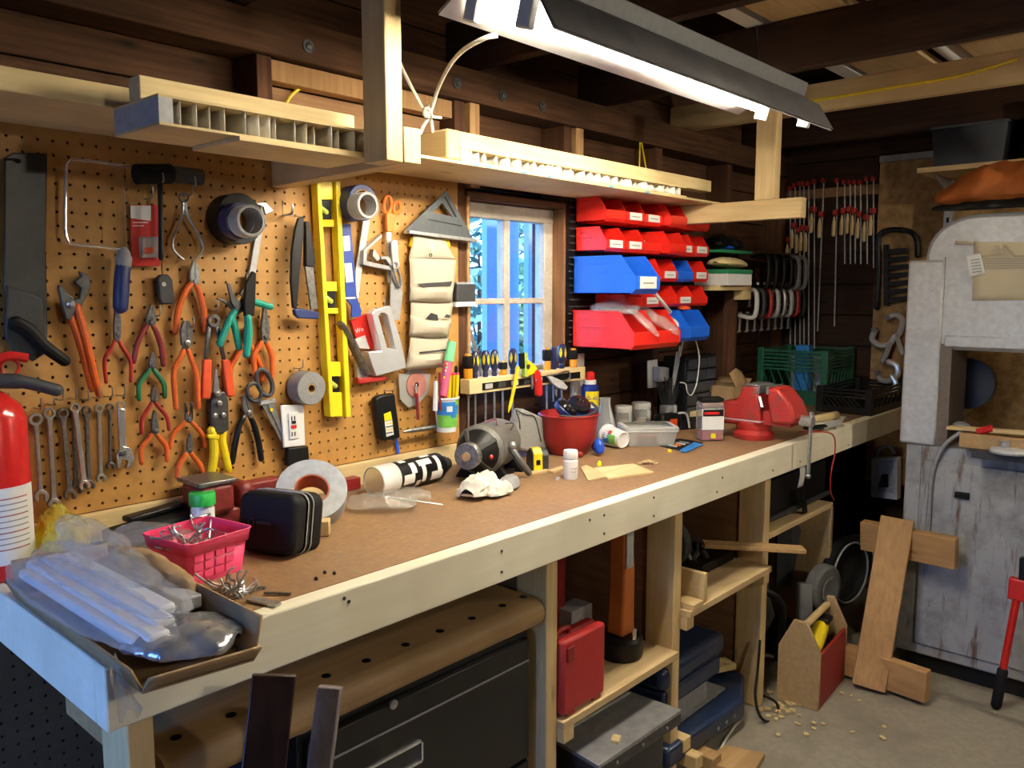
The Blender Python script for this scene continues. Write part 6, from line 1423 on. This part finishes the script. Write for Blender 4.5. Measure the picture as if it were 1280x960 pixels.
# black strap rack and locking clamps on the strand board
t=thing('ratchet_strap','black ratchet strap loop hanging on the strand board','strap',Xp(1115,392,3.74))
xtube([(1096,385),(1098,330),(1098,300),(1104,290),(1120,287),(1138,290),(1146,300),(1147,320)],[3.4]*8,3.735,n=8).build('band','black',t)
for i in range(7): xplate([(1108,312+i*10),(1136,310+i*10),(1136,316+i*10),(1108,319+i*10)],3.745,.02).build('buckle_bar','black',t,bevel=.002)
xplate([(1106,306),(1112,306),(1112,382),(1106,382)],3.742,.02).build('buckle_side','black',t)
def lockclamp(label,pts,jaw,X,mat='steel'):
    t=thing('locking_clamp',label,'clamp',Xp(*pts[-1],X),'locking clamps')
    xtube(pts,[3.6]*len(pts),X).build('jaw_frame',mat,t); xtube(jaw,[3]*len(jaw),X-.012).build('handle',mat,t); P=Xp(*pts[0],X); MB().lathe([(.012,0),(.012,.01)],P+V((-.008,0,0)),(-1,0,0),12).build('swivel_pad','tool_steel',t); return t
lockclamp('upper chrome locking C-clamp on the strand board',[(1110,397),(1120,393),(1128,400),(1126,412),(1122,420)],[(1120,418),(1124,430),(1128,442)],3.73,'bright_chrome')
lockclamp('middle chrome locking C-clamp on the strand board',[(1094,412),(1090,424),(1100,432),(1112,430),(1118,420)],[(1112,430),(1108,442),(1102,452)],3.70,'bright_chrome')
lockclamp('lower chrome locking clamp with a ring jaw on the strand board',[(1098,466),(1100,474),(1112,476),(1122,468),(1120,456),(1110,452)],[(1114,470),(1120,480),(1117,490)],3.68,'bright_chrome')
t=thing('disconnect_box','white metal switch box on the end wall under the bench line','switch box',Xp(1110,622,3.60))
q=[x2_(215,605),x2_(348,600),x2_(345,810),x2_(212,795)]
xplate(q,3.72,.05).build('box','white',t,bevel=.004); xplate([x2_(232,625),x2_(332,622),x2_(328,785),x2_(225,775)],3.668,.008).build('cover','lightgrey',t,bevel=.002); xplate([x2_(252,690),x2_(282,690),x2_(284,755),x2_(235,755)],3.658,.012).build('switch_lever','black',t,bevel=.003)
xtube([x2_(225,600),x2_(240,565),x2_(285,552),x2_(312,585)],1.6,3.70).build('conduit','lightgrey',t)
# ================================================================== band saw
SX=3.06
plain('saw_throat',(.16,.13,.11),.7)
worn('saw_paint',(.58,.60,.62),(.38,.385,.39),.42,.15,lo=.5,hi=.75,scale=7.)
def saw_lower():
    """grey enamel that is rusty and stained low down"""
    m,nt,b=_base('saw_lower'); f1=noisetex(nt,coord(nt),6,6,.7); f2=noisetex(nt,coord(nt,(1,9,1)),4,5,.7); f3=noisetex(nt,coord(nt),40,4)
    col=mix(nt,ramp(nt,f1,.45,.72),(.36,.37,.38),(.14,.135,.125)); col=mix(nt,ramp(nt,f2,.56,.68),col,(.13,.085,.05))
    nt.links.new(col,b.inputs['Base Color']); b.inputs['Roughness'].default_value=.5; bump(nt,b,f3,.1)
saw_lower()
plain('wheel_dark',(.010,.013,.03),.5)
bs=thing('band_saw','large old grey band saw with a rounded upper wheel housing','band saw',(SX+.2,-1.1,0))
yL=Xp(1131,600,SX).y; yR=-1.62; zTab=Xp(1131,553,SX).z; zTop=Xp(1225,267,SX).z; zTh=Xp(1175,437,SX).z
yC=Xp(1176,440,SX).y; yL0=Xp(1152,330,SX).y
# lower cabinet
MB().box((SX,yR,.06),(SX+.36,yL,zTab)).build('lower_cabinet','saw_lower',bs,bevel=.006)
MB().box((SX-.006,yL-.052,.075),(SX-.0005,yL-.002,zTab-.004)).build('cabinet_edge_strip','saw_lower',bs,bevel=.002)
MB().box((SX-.008,yR+.02,.10),(SX-.0005,yL-.060,zTab-.05)).build('lower_door','saw_lower',bs,bevel=.004)
MB().box((SX+.02,yR+.02,0),(SX+.34,yL-.03,.06)).build('plinth','rubber',bs)
# column
zCol=Xp(1140,326,SX).z
yL2=Xp(1133,400,SX).y
MB().box((SX-.012,yC,zTab+.001),(SX+.22,yL2,zCol)).build('column','saw_paint',bs,bevel=.008)
MB().box((SX-.002,yC-.035,zTab+.001),(SX+.20,yC-.0005,zTh+.02)).build('throat_wall','saw_throat',bs)
# upper housing: rounded front outline extruded
def arc(): 
    R=zTop-Xp(1160,320,SX).z; cy=Xp(1157,320,SX).y-R*1.15; out=[]
    for i in range(9): a=PI/2+(-PI/2)*i/8; out.append((cy+R*1.15*math.cos(PI-a-PI/2+0) if 0 else cy+R*1.15*math.sin(PI/2*(1-i/8)), zTop-R+R*math.cos(PI/2*(1-i/8))))
    return out
oa=arc(); out=[(yL0,zTh)]+oa+[(yR+.1,zTop),(yR,zTop-.1),(yR,zTh)]
MB().prism([V((SX+.0,y,z)) for y,z in out],(.30,0,0)).build('upper_housing','saw_paint',bs,bevel=.014)
MB().box((SX-.014,yR+.05,zTh+.010),(SX-.0005,Xp(1181,430,SX).y,zTh+.050)).build('housing_ledge','saw_paint',bs,bevel=.006)
MB().box((SX-.010,Xp(1177,400,SX).y-.003,zTh),(SX-.0005,Xp(1175,400,SX).y,zCol+.01)).build('pale_edge_line','lightgrey',bs,bevel=.001)  # pale strip along the edge between column and housing
# table
zt_=Xp(1240,562,SX-.05).z
MB().box((SX-.10,yR+.1,zt_-.025),(SX+.28,Xp(1214,565,SX-.10).y,zt_)).build('saw_table','dark_grey',bs,bevel=.003)
MB().box((SX+.06,-1.25,zTab),(SX+.20,-1.10,zt_-.026)).build('trunnion','dark_grey',bs)
cyl_c=Xp(1212,478,3.35); MB().lathe([(.02,0),(.085,.0),(.092,.01),(.092,.05),(.02,.05)],cyl_c,(-1,0,0),30).build('drive_wheel','wheel_dark',bs)
MB().box((SX+.10,-1.34,zt_),(SX+.105,-1.32,zTh)).build('blade','steel',bs); MB().box((SX+.07,-1.37,zTh-.10),(SX+.14,-1.30,zTh)).build('blade_guide','black',bs,bevel=.004)
xplate([x2_(618,775),x2_(690,785),x2_(688,818),x2_(614,805)],SX-.009,.012).build('door_latch','rubber',bs,bevel=.002)
xtube([(1200,541),(1185,552),(1173,568),(1165,592),(1162,625),(1160,668)],[2.6]*6,SX-.02).build('power_cable','grey',bs)
# paper notices on the saw
plain('old_paper',(.62,.55,.38),.8,var=.12,scale=14)
t=thing('paper_notice','torn cream paper notice hanging on the saw housing','notice',Xp(1240,378,SX-.02))
def xsheet(q,X,mat,name,par,wv=.004):
    P=XPs(q,X); return MB().grid(lambda u,v:(P[0]*(1-u)+P[1]*u)*(1-v)+(P[3]*(1-u)+P[2]*u)*v+V((-wv*math.sin(5*u+3*v),0,0)),8,8).build(name,mat,par,solid=.0006)
xsheet([x1_(440,520),x1_(720,520),x1_(725,750),x1_(433,755)],SX-.006,'old_paper','sheet',t)
xsheet([x1_(440,515),x1_(550,530),x1_(560,570),x1_(470,580)],SX-.014,'old_paper','curled_edge',t); xsheet([x1_(555,530),x1_(720,512),x1_(720,570),x1_(600,578)],SX-.014,'old_paper','curled_edge',t)
xsheet([x1_(365,515),x1_(440,518),x1_(440,532),x1_(365,530)],SX-.010,'canvas','tape_strip',t)
for i in range(5): xplate([x1_(480,588+i*9),x1_(640,586+i*9),x1_(640,588+i*9),x1_(480,590+i*9)],SX-.0115,.0006).build('print_line','grey',t)
t=thing('paper_tag','small white paper tag stuck beside the notice','tag',Xp(1218,345,SX-.02)); xsheet([x1_(403,573),x1_(465,565),x1_(485,648),x1_(425,662)],SX-.017,'white','tag',t,.001)
for i in range(5): xplate([x1_(425+i*2,592+i*12),x1_(462+i*2,587+i*12),x1_(463+i*2,590+i*12),x1_(426+i*2,595+i*12)],SX-.0195,.0005).build('print_line','grey',t)
# orange bag on the saw
zs=zTop+.001
plain('bag_orange',(.60,.17,.03),.7,var=.25,scale=14)
ya,yb=Xp(1172,262,SX+.15).y,-1.55
tag(pillow((SX+.14,ya,zs+.06),(SX+.14,yb,zs+.07),.24,.17,121.,60,30,.034,11).build('orange_bag','bag_orange'),'orange nylon bag lying on top of the band saw','bag')
tag(pillow((SX+.01,ya-.02,zs+.018),(SX+.01,-1.3,zs+.022),.04,.035,125.,30,14,.010,20).build('webbing_strap','black'),'black strap across the orange bag','strap')
# pieces on the saw table
zz=zt_+.0005
tag(MB().beam(V((SX-.06,Xp(1200,548,SX-.06).y,zz+.0225)),V((SX-.03,-1.5,zz+.0225)),.03,.045).build('wood_fence','maple',bevel=.002),'brown wooden fence block on the saw table','fence')
tag(MB().beam(V((SX-.01,Xp(1186,540,SX).y,zz+.052)),V((SX-.03,-1.5,zz+.075)),.04,.010).build('pine_strip','pine_y'),'thin pale pine strip across the saw table','strip')
t=thing('miter_gauge','grey cast metal gauge lying on the saw table','gauge',(SX-.085,-1.15,zz))
MB().lathe([(.055,0),(.058,.006),(.052,.014),(.02,.016)],V((SX-.08,Xp(1262,560,SX-.08).y,zz)),(0,0,1),24).build('body','lightgrey',t); MB().cyl(V((SX-.075,Xp(1256,552,SX-.08).y,zz+.016)),V((SX-.075,Xp(1256,552,SX-.08).y,zz+.035)),.014,14).build('knob','grey',t)
tag(MB().ball((SX+.05,Xp(1197,533,SX).y,zz+.05),.03,12,(1,1,.6)).build('round_cap','grey'),'round grey cap at the saw throat corner','cap')  # round grey cap, otherwise unidentified
tag(MB().tube(XPs([(1222,540),(1240,535)],SX-.03),.012,8).build('red_marker','red'),'red marker lying behind the wooden fence','marker')

# ================================================================== floor at the right
# nailed wooden H-frame
t=thing('scrap_h_frame','nailed pine scrap frame leaning by the band saw','wood frame',(2.85,-.8,0))
b0=Zp(1086,864,0); b1=Xp(1122,648,2.96); n_=(b1-b0)
hv=V((.25,-.97,0)).normalized()
MB().beam(b0+V((0,0,.012)),b1,.105,.038,up=V((-.95,-.2,.25))).build('upright','scrap_z',t,bevel=.003)
A=Xp(1078,668,2.985); B=Xp(1196,692,2.955); MB().beam(A,B,.038,.105,up=V((-.1,0,1))).build('crosspiece','scrap_y',t,bevel=.003)
A=Zp(1050,840,.06); B=Zp(1150,865,.05); A=Xp(1048,820,2.84); B=Xp(1160,858,2.80); B.z=max(B.z,.058); A.z=max(A.z,.058); MB().beam(A,B,.038,.105).build('crosspiece','scrap_y',t,bevel=.003)
# red-sided toolbox with drill
o=V((2.67,-.67,0)); P0,P1,P2=Zp(1022,890,0),Zp(985,878,0),Zp(1054,850,0)
exx=(P2-P0); exx.z=0; exx.normalize(); eyy=V((-exx.y,exx.x,0)); Lb=.30; Wb=.135
t=thing('tool_tote','open wooden tool tote with red sides','tool box',P0+exx*Lb/2+eyy*Wb/2)
M_=Matrix((( *exx,0),( *eyy,0),(0,0,1,0),(0,0,0,1))).transposed(); M_=Matrix.Translation(P0)@Matrix(((exx.x,eyy.x,0,0),(exx.y,eyy.y,0,0),(0,0,1,0),(0,0,0,1)))
plain('mdf',(.42,.28,.13),.7); plain('tote_red',(.30,.015,.015),.5)
for x in (0,Lb-.016):
    m=MB(); m.tm=M_; m.prism([V((x,0,0)),V((x,Wb,0)),V((x,Wb,.19)),V((x,Wb*.66,.285)),V((x,Wb*.34,.285)),V((x,0,.19))],(.016,0,0)); m.build('end_panel','mdf',t,bevel=.002)
for y in (0,Wb-.01):
    m=MB(); m.tm=M_; m.box((.0165,y,.0),(Lb-.0165,y+.01,.185)); m.build('side_panel','tote_red',t,bevel=.002)
m=MB(); m.tm=M_; m.box((.0165,.0105,.004),(Lb-.0165,Wb-.0105,.014)); m.build('bottom','mdf',t)
m=MB(); m.tm=M_; m.cyl((.0165,Wb*.5,.255),(Lb-.0165,Wb*.5,.255),.012,12); m.build('handle','pine_y',t)
t=thing('cordless_drill','yellow and black cordless drill in the tool tote','drill',M_@V((.17,.06,.1)))
m=MB(); m.tm=M_; m.tube([(.10,.05,.165),(.20,.06,.205)],.026,12,round_=True); m.build('motor_body','yellow',t)
m=MB(); m.tm=M_; m.tube([(.06,.046,.15),(.10,.05,.165)],[.014,.02],12); m.build('chuck','black',t)
m=MB(); m.tm=M_; m.cbox((.20,.06,.14),(.04,.035,.11)); m.build('grip','black',t,bevel=.008); m=MB(); m.tm=M_; m.cbox((.22,.06,.225),(.06,.05,.02)); m.build('battery','black',t,bevel=.005)
# bolt cutters
t=thing('bolt_cutters','red bolt cutters with black grips leaning at the right edge','bolt cutters',Zp(1245,888,0))
xb=2.94
a_=Zp(1245,882,.012); c_=Xp(1272,742,xb); MB().tube([a_+V((0,0,.0)),a_+(c_-a_)*.32],.016,10,round_=True).build('grip','rubber',t); MB().tube([a_+(c_-a_)*.30,c_],[.011,.012],10).build('handle','red',t)
a2=Zp(1290,905,.012); c2=Xp(1284,745,xb); MB().tube([a2,a2+(c2-a2)*.32],.016,10,round_=True).build('grip','rubber',t); MB().tube([a2+(c2-a2)*.30,c2],[.011,.012],10).build('handle','red',t)
MB().box((xb-.015,c2.y-.02,c_.z-.02),(xb+.015,c_.y+.025,c_.z+.05)).build('pivot_block','red',t,bevel=.005); xplate([(1274,735),(1290,735),(1290,695),(1276,695)],xb+.012,.024).build('jaw','black',t,bevel=.004)
# chips on the floor
random.seed(31); m=MB()
for i in range(26):
    q=Zp(random.uniform(940,1110),random.uniform(858,925),.002); m.cbox(q+V((0,0,.003)),(random.uniform(.006,.022),random.uniform(.004,.014),.004),rz=random.uniform(0,3))
for i in range(20):
    q=Zp(random.uniform(950,1000),random.uniform(880,900),.002); m.cbox(q+V((0,0,.004)),(random.uniform(.008,.03),random.uniform(.004,.014),.006),rz=random.uniform(0,3))
tag(m.build('wood_chips','shaving'),'wood chips scattered on the concrete floor','chips',kind='stuff')
tag(MB().prism([Zp(880,960,.001),Zp(905,938,.001),Zp(956,948,.001),Zp(940,975,.001)],(0,0,.018)).build('floor_offcut','maple',bevel=.002),'flat wood offcut on the floor by the white cord','offcut')
tag(MB().tube(smoothpts([V((2.20,-.50,.11)),Zp(928,892,.05),Zp(918,908,.005),Zp(905,928,.005),Zp(896,955,.005),Zp(893,980,.005)],5),.004,7).build('extension_cable','cord_white'),'white cord with a frayed end on the floor','cord')
tag(MB().tube(smoothpts([W(950,800,.56),W(947,840,.57),W(944,870,.58),W(950,895,.60),W(962,902,.61),W(973,893,.61),W(970,878,.60),W(955,870,.58)],5),.0045,7).build('appliance_cable','black'),'black power cord looped at the foot of the bench leg','cord')

# ================================================================== under the bench
# rounded board with dog holes
zb_=.672
t=thing('dog_hole_board','thick maple bench board with a rounded edge and round holes','board',(.95,-.4,zb_-.05))
prof=[(-.16,zb_-.062),(-.16,zb_),(-.515,zb_)]+[(-.515-.031*math.sin(a),zb_-.031+.031*math.cos(a)) for a in [PI*i/8 for i in range(1,8)]]+[(-.515,zb_-.062)]
MB().prism([V((.50,y,z)) for y,z in prof],(.845,0,0)).build('board','maple',t)
for i,(x_,y_) in enumerate(((220,922),(289,894),(408,845),(458,826),(507,806),(550,789),(590,773),(628,757),(654,746))):
    c_=Zp(x_,y_,zb_); MB().lathe([(.0085,0),(.0085,.0009)],c_,(0,0,1),14).build('dog_hole','black',t)
# filing cabinet
t=thing('filing_cabinet','black steel filing cabinet under the bench','filing cabinet',(1.06,-.3,0))
zc_=.60; xa_,xb_=.74,1.335
worn('cabinet_black',(.006,.006,.0065),(.013,.011,.009),.35,.0,scale=4.)
MB().box((xa_,-.505,.0),(xb_,-.06,zc_)).build('body','cabinet_black',t,bevel=.004)
for z0,z1 in ((.31,.585),(.02,.30)):
    dr=MB().box((xa_+.012,-.520,z0),(xb_-.012,-.5055,z1)).build('drawer','cabinet_black',t,bevel=.003)
    MB().box((xa_+.014,-.5222,z1-.050),(xb_-.014,-.5203,z1-.046)).build('groove_trim','grey',dr)
hq=[W(455,962,.523),W(528,924,.523)]
hz=hq[1].z; hx0,hx1=hq[0].x,hq[1].x
fz=MB()
fz.box((hx0,-.5255,hz-.045),(hx1,-.5205,hz-.040)).box((hx0,-.5255,hz-.004),(hx1,-.5205,hz+.001)).box((hx1-.004,-.5255,hz-.045),(hx1,-.5205,hz+.001)).box((hx0,-.5255,hz-.045),(hx0+.004,-.5205,hz+.001))
fz.build('handle_frame','chrome',t); MB().box((hx0+.004,-.522,hz-.040),(hx1-.004,-.5203,hz-.004)).build('handle_recess','dark_grey',t)
MB().lathe([(.009,0),(.009,.004),(.004,.005)],W(491,880,.523),OUT,14).build('lock','steel',t)
# dark planks leaning in front
def lean(label,c,px0,px1,wd,th,mat,upv):
    p0=W(*px0,.70); p1=W(*px1,.70); d=(p1-p0).normalized(); foot=p0+d*((p0.z-0.0)/-d.z)
    foot.y-=.10; return tag(MB().beam(foot+V((0,0,.015)),p0,wd,th,up=upv).build('plank',mat,bevel=.002),label,'plank')
lean('dark stained plank standing in front of the filing cabinet',0,(343,843),(322,960),.058,.016,'dark_board',V((-.55,-.83,0)))
wood('grey_board',(.26,.23,.24),(.16,.13,.13),'z',rough=.4,knots=False)
lean('weathered grey-brown plank standing beside the dark stained plank',0,(413,858),(392,960),.034,.022,'grey_board',V((-.75,-.66,0)))
tag(MB().box((.20,-.50,0),(.34,-.30,.02)).build('floor_block','redwood_x'),'low dark block on the floor under the bench end','block')
# red case
t=thing('tool_case','upright red plastic tool case on the bench shelf','tool case',(1.46,-.53,.3795))
MB().box((1.392,-.53,.386),(1.530,-.475,.600)).build('front_shell','tote_case',t,bevel=.010) if 'tote_case' in MATS else None
plain('case_red',(.42,.025,.025),.45,var=.15)
cx0,cx1=1.392,W(753,880,.555).x; cz1=W(753,777,.555).z
MB().box((cx0,-.562,.388),(cx1,-.534,cz1)).build('front_shell','case_red',t,bevel=.008); MB().box((cx0,-.5335,.388),(cx1,-.506,cz1)).build('back_shell','case_red',t,bevel=.008)
MB().tube(smoothpts([(cx0+.01,-.534,cz1),(cx0+.015,-.534,cz1+.014),(cx0+.05,-.534,cz1+.014),(cx0+.055,-.534,cz1)],4),.006,8).build('handle','case_red',t)
for x in (cx0+.02,cx1-.04): MB().box((x,-.557,.3795),(x+.03,-.509,.388)).build('foot','case_red',t,bevel=.002)
MB().box((cx0+.01,-.567,cz1-.05),(cx0+.035,-.5625,cz1-.015)).build('latch','dark_red',t,bevel=.002)
tag(MB().box((1.42,-.36,.386),(1.66,-.12,.72)).build('smoky_case','dark_red',bevel=.01),'dark burgundy case standing behind the red tool case','case')
# orange floor polisher/sander
t=thing('belt_sander','orange and grey upright sander on a black base','sander',(1.66,-.45,.385))
xo=W(780,760,.47).x
MB().lathe([(.055,0),(.06,.01),(.06,.05),(.05,.06)],(xo,-.46,.3795),(0,0,1),22).build('base','black',t)
MB().prism([V((xo-.026,-.50,z)) for z in ()] or [V((xo-.028,-.485,.44)),V((xo+.030,-.485,.44)),V((xo+.028,-.485,.62)),V((xo+.018,-.485,.70)),V((xo+.020,-.485,.80)),V((xo-.034,-.485,.80)),V((xo-.022,-.485,.745)),V((xo-.022,-.485,.62))],(0,.05,0)).build('body','bag_orange',t,bevel=.006)
MB().box((xo-.020,-.4905,.625),(xo+.012,-.4855,.755)).build('grip_panel','lightgrey',t,bevel=.003); MB().cyl((xo-.01,-.51,.44),(xo-.01,-.51,.47),.006,8).build('pin','chrome',t)
tag(MB().box((1.63,-.40,.386),(1.72,-.34,.52)).build('grey_carton','grey',bevel=.003),'grey carton behind the orange sander','carton')
# jointer table
t=thing('jointer','small jointer with a grey metal table under the shelf','jointer',(1.58,-.5,0))
zj=.275; q=[Zp(*p,zj) for p in ((708,927),(800,870),(852,887),(748,957))]
q[1]=q[1]+V((0,.12,0)); q[0]=q[0]+V((0,.12,0))
plain('jointer_top',(.36,.36,.37),.4,.5,.3,30)
MB().prism(q,(0,0,-.010)).build('table','jointer_top',t,bevel=.001); q2=[p+V((0,0,-.0105)) for p in q]
MB().prism(q2,(0,0,-.028)).build('table_edge','dark_steel',t,bevel=.002)
MB().box((q[0].x+.03,q[2].y+.02,.0),(q[2].x-.05,q[2].y+.16,zj-.04)).build('body','dark_grey',t,bevel=.004)
MB().beam((q[0]+q[3])/2+V((.01,.03,.001)),(q[1]+q[2])/2+V((-.01,.03,.001)),.006,.002).build('gib_line','lightgrey',t)
for i in range(3): MB().lathe([(.004,0),(.004,.003)],q[3]+(q[2]-q[3])*(.2+.3*i)+V((0,-.001,-.022)),OUT,10).build('bolt','steel',t)
tag(MB().cbox(Zp(770,925,zj+.001)+V((0,0,.003)),(.03,.02,.006),rz=.4).build('wood_scrap','shaving'),'tiny wood scrap on the jointer table','scrap')
# blue machine
plain('machine_blue',(.012,.028,.075),.3,var=.2); 
t=thing('blue_planer','navy blue thickness planer under the bench','planer',(2.15,-.4,0))
ux0,ux1=W(846,815,.52).x-.10,W(900,815,.52).x
MB().box((ux0,-.54,.255),(ux1,-.20,.325)).build('motor_cover','machine_blue',t,bevel=.022); MB().box((ux0+.01,-.535,.20),(ux1-.02,-.20,.254)).build('head','machine_blue',t,bevel=.01)
MB().box((ux0+.02,-.50,.115),(ux1-.04,-.22,.20)).build('chamber','grey',t); MB().box((ux0,-.51,.108),(ux1+.06,-.18,.115)).build('bed','grey',t)
MB().prism([V((ux0,-.56,.107)),V((ux1-.02,-.575,.107)),V((ux1+.06,-.575,.095)),V((2.42,-.50,.105)),V((2.42,-.16,.105)),V((ux0,-.16,.107))],(0,0,-.062)).build('base','machine_blue',t,bevel=.012)
for i in range(3): MB().lathe([(.006,0),(.006,.003)],(ux1-.10+i*.05,-.572,.07),OUT,10).build('bolt','steel',t)
tag(MB().beam((2.02,-.62,.022),(2.02,-.30,.022),.05,.042).build('wood_block','maple',bevel=.003),'wood block supporting the blue planer at its front','block')
tag(MB().beam((1.955,-.60,.045),(1.955,-.30,.045),.038,.040).build('wood_block','pine_y',bevel=.003),'pine block under the left corner of the blue planer','block')
tag(MB().beam((2.27,-.40,.135),(2.40,-.46,.135),.06,.02).build('wood_scrap','pine_x',bevel=.002),'pale scrap of wood on the blue planer base','scrap')
# middle shelf
z2_=.482
t=thing('bench_grinder','dusty black grinder on the middle shelf','grinder',(2.06,-.35,z2_))
worn('dusty_black',(.03,.03,.03),(.08,.075,.065),.7,scale=16.)
MB().lathe([(.04,0),(.06,.01),(.06,.15),(.04,.16)],(2.0,-.34,z2_+.085),(1,.1,0),24).build('motor','dusty_black',t); MB().box((2.02,-.40,z2_),(2.14,-.28,z2_+.06)).build('base','dusty_black',t,bevel=.006)
for x in (1.975,2.185): MB().lathe([(.075,0),(.08,.006),(.08,.03),(.075,.036)],(x-.018,-.34,z2_+.085),(1,.1,0),26).build('wheel_guard','dusty_black',t,bevel=.002)
MB().tube(smoothpts([(2.06,-.36,z2_+.14),(2.10,-.40,z2_+.19),(2.14,-.34,z2_+.25)],4),.010,8).build('lamp_arm','dark_grey',t)
t=thing('socket_tray','dark tray of shiny sockets on the middle shelf','tray',(2.29,-.33,z2_)); MB().box((2.20,-.46,z2_),(2.40,-.24,z2_+.03)).build('tray','black',t,bevel=.003)
random.seed(8)
for i in range(16): c_=V((2.22+random.uniform(0,.16),-.45+random.uniform(0,.18),z2_+.03)); MB().lathe([(.010,0),(.010,.03),(.006,.03)],c_,(random.uniform(-.6,.6),random.uniform(-.6,.6),1),8).build('socket','dark_steel' if i%3 else 'steel',t)
t=thing('wood_offcut','short pine board standing on the middle shelf','board',(2.0,-.5,z2_)); q=[W(850,705,.60),W(893,716,.60)]
MB().box((2.00,-.575,z2_+.0005),(2.018,-.20,z2_+.085)).build('board','pine_y',t,bevel=.003)
tag(MB().box((1.935,-.58,z2_+.0005),(1.99,-.40,z2_+.014)).build('thin_offcut','pine_y'),'thin offcut at the front of the middle shelf','offcut')
tag(MB().beam((2.27,-.42,z2_+.075),(2.47,-.66,z2_+.06),.05,.014).build('wood_offcut','maple',bevel=.002),'brown slat poking out past the bench leg','slat')
# right shelf
z3_=.572
t=thing('router_case','long black tool case on the right shelf','tool case',(2.75,-.4,z3_)); MB().box((2.48,-.50,z3_+.0005),(3.05,-.15,z3_+.15)).build('case','black',t,bevel=.012); MB().tube([(2.48,-.508,z3_+.02),(3.05,-.508,z3_+.02)],.010,8).build('edge_tube','dark_grey',t)
MB().prism([V((2.73,-.535,z3_+.10)),V((2.77,-.535,z3_+.10)),V((2.80,-.535,z3_-.01)),V((2.765,-.535,z3_-.01))],(0,.003,0)).build('strap','black',t)
tag(MB().grid(lambda u,v:V((2.665+.045*u,-.553-.004*math.sin(4*v),BZ-.095-.08*v)),3,5).build('paper_slip','white',solid=.0008),'white paper slip hanging below the bench rail','paper')
# far dark things on floor
t=thing('bicycle_wheel','pair of black wheels behind the plywood end panel','wheels',(3.2,-.45,.1))
for dx,r in ((0,.13),(.07,.115)): 
    c_=V((3.10+dx*1.5,-.545+.08*dx,.29)); MB().lathe([(r*.80,0),(r,.006),(r,.04),(r*.80,.046),(r*.80,0)],c_,(-.20,-.98,0),36,close=False).build('tyre','rubber',t); MB().lathe([(.02,.01),(r*.8,.02),(r*.8,.026),(.02,.03)],c_,(-.20,-.98,0),30).build('disc','dark_grey',t); MB().tube([c_+V((.98*math.cos(a)*r*.88,-.20*math.cos(a)*r*.88,math.sin(a)*r*.88))+V((-.20,-.98,0))*.047 for a in [2*PI*i/30 for i in range(30)]],.004,6,closed=True).build('rim','grey',t)
t=thing('belt_grinder','grey disc grinder standing on the floor behind the tool tote','grinder',(2.8,-.5,0))
worn('dusty_grey',(.10,.10,.095),(.05,.048,.042),.6,scale=14.)
c_=V((2.84,-.56,.30)); MB().lathe([(.04,0),(.075,.0),(.085,.01),(.085,.042),(.075,.05),(.04,.05)],c_,(-.20,-.98,0),30).build('wheel_guard','dusty_grey',t); MB().lathe([(.015,.051),(.045,.051),(.05,.057),(.045,.06),(.02,.054)],c_,(-.20,-.98,0),26).build('disc','dusty_grey',t)
MB().beam(c_+V((-.08,.01,.03)),c_+V((-.13,-.02,-.20)),.045,.07).build('arm','dusty_grey',t,bevel=.008); MB().box((2.84,-.54,.0),(2.98,-.30,.10)).build('base','dusty_black',t,bevel=.008)
t=thing('black_bag','slumped black tool bag under the right shelf','bag',(2.6,-.4,0)); 
pillow((2.50,-.30,.24),(2.76,-.30,.22),.34,.46,131.,40,24,.03,9,flat=1.).build('bag','dusty_black',t)
MB().tube(smoothpts([(2.52,-.5,.36),(2.58,-.55,.30),(2.60,-.53,.10)],4),.012,8).build('strap','black',t)
tag(MB().prism([V((2.90,-.38,.24)),V((2.94,-.42,.24)),V((2.96,-.44,.46)),V((2.92,-.42,.52)),V((2.89,-.38,.46))],(-.01,-.012,0)).build('leaning_blade','dark_grey'),'upright grey blade leaning on the plywood end panel','blade')  # a single upright blade
tag(MB().beam((3.05,-.60,.052),(3.05,-.30,.052),.02,.10).build('wood_offcut','maple',bevel=.002),'brown board end on the floor behind the tool tote','board')
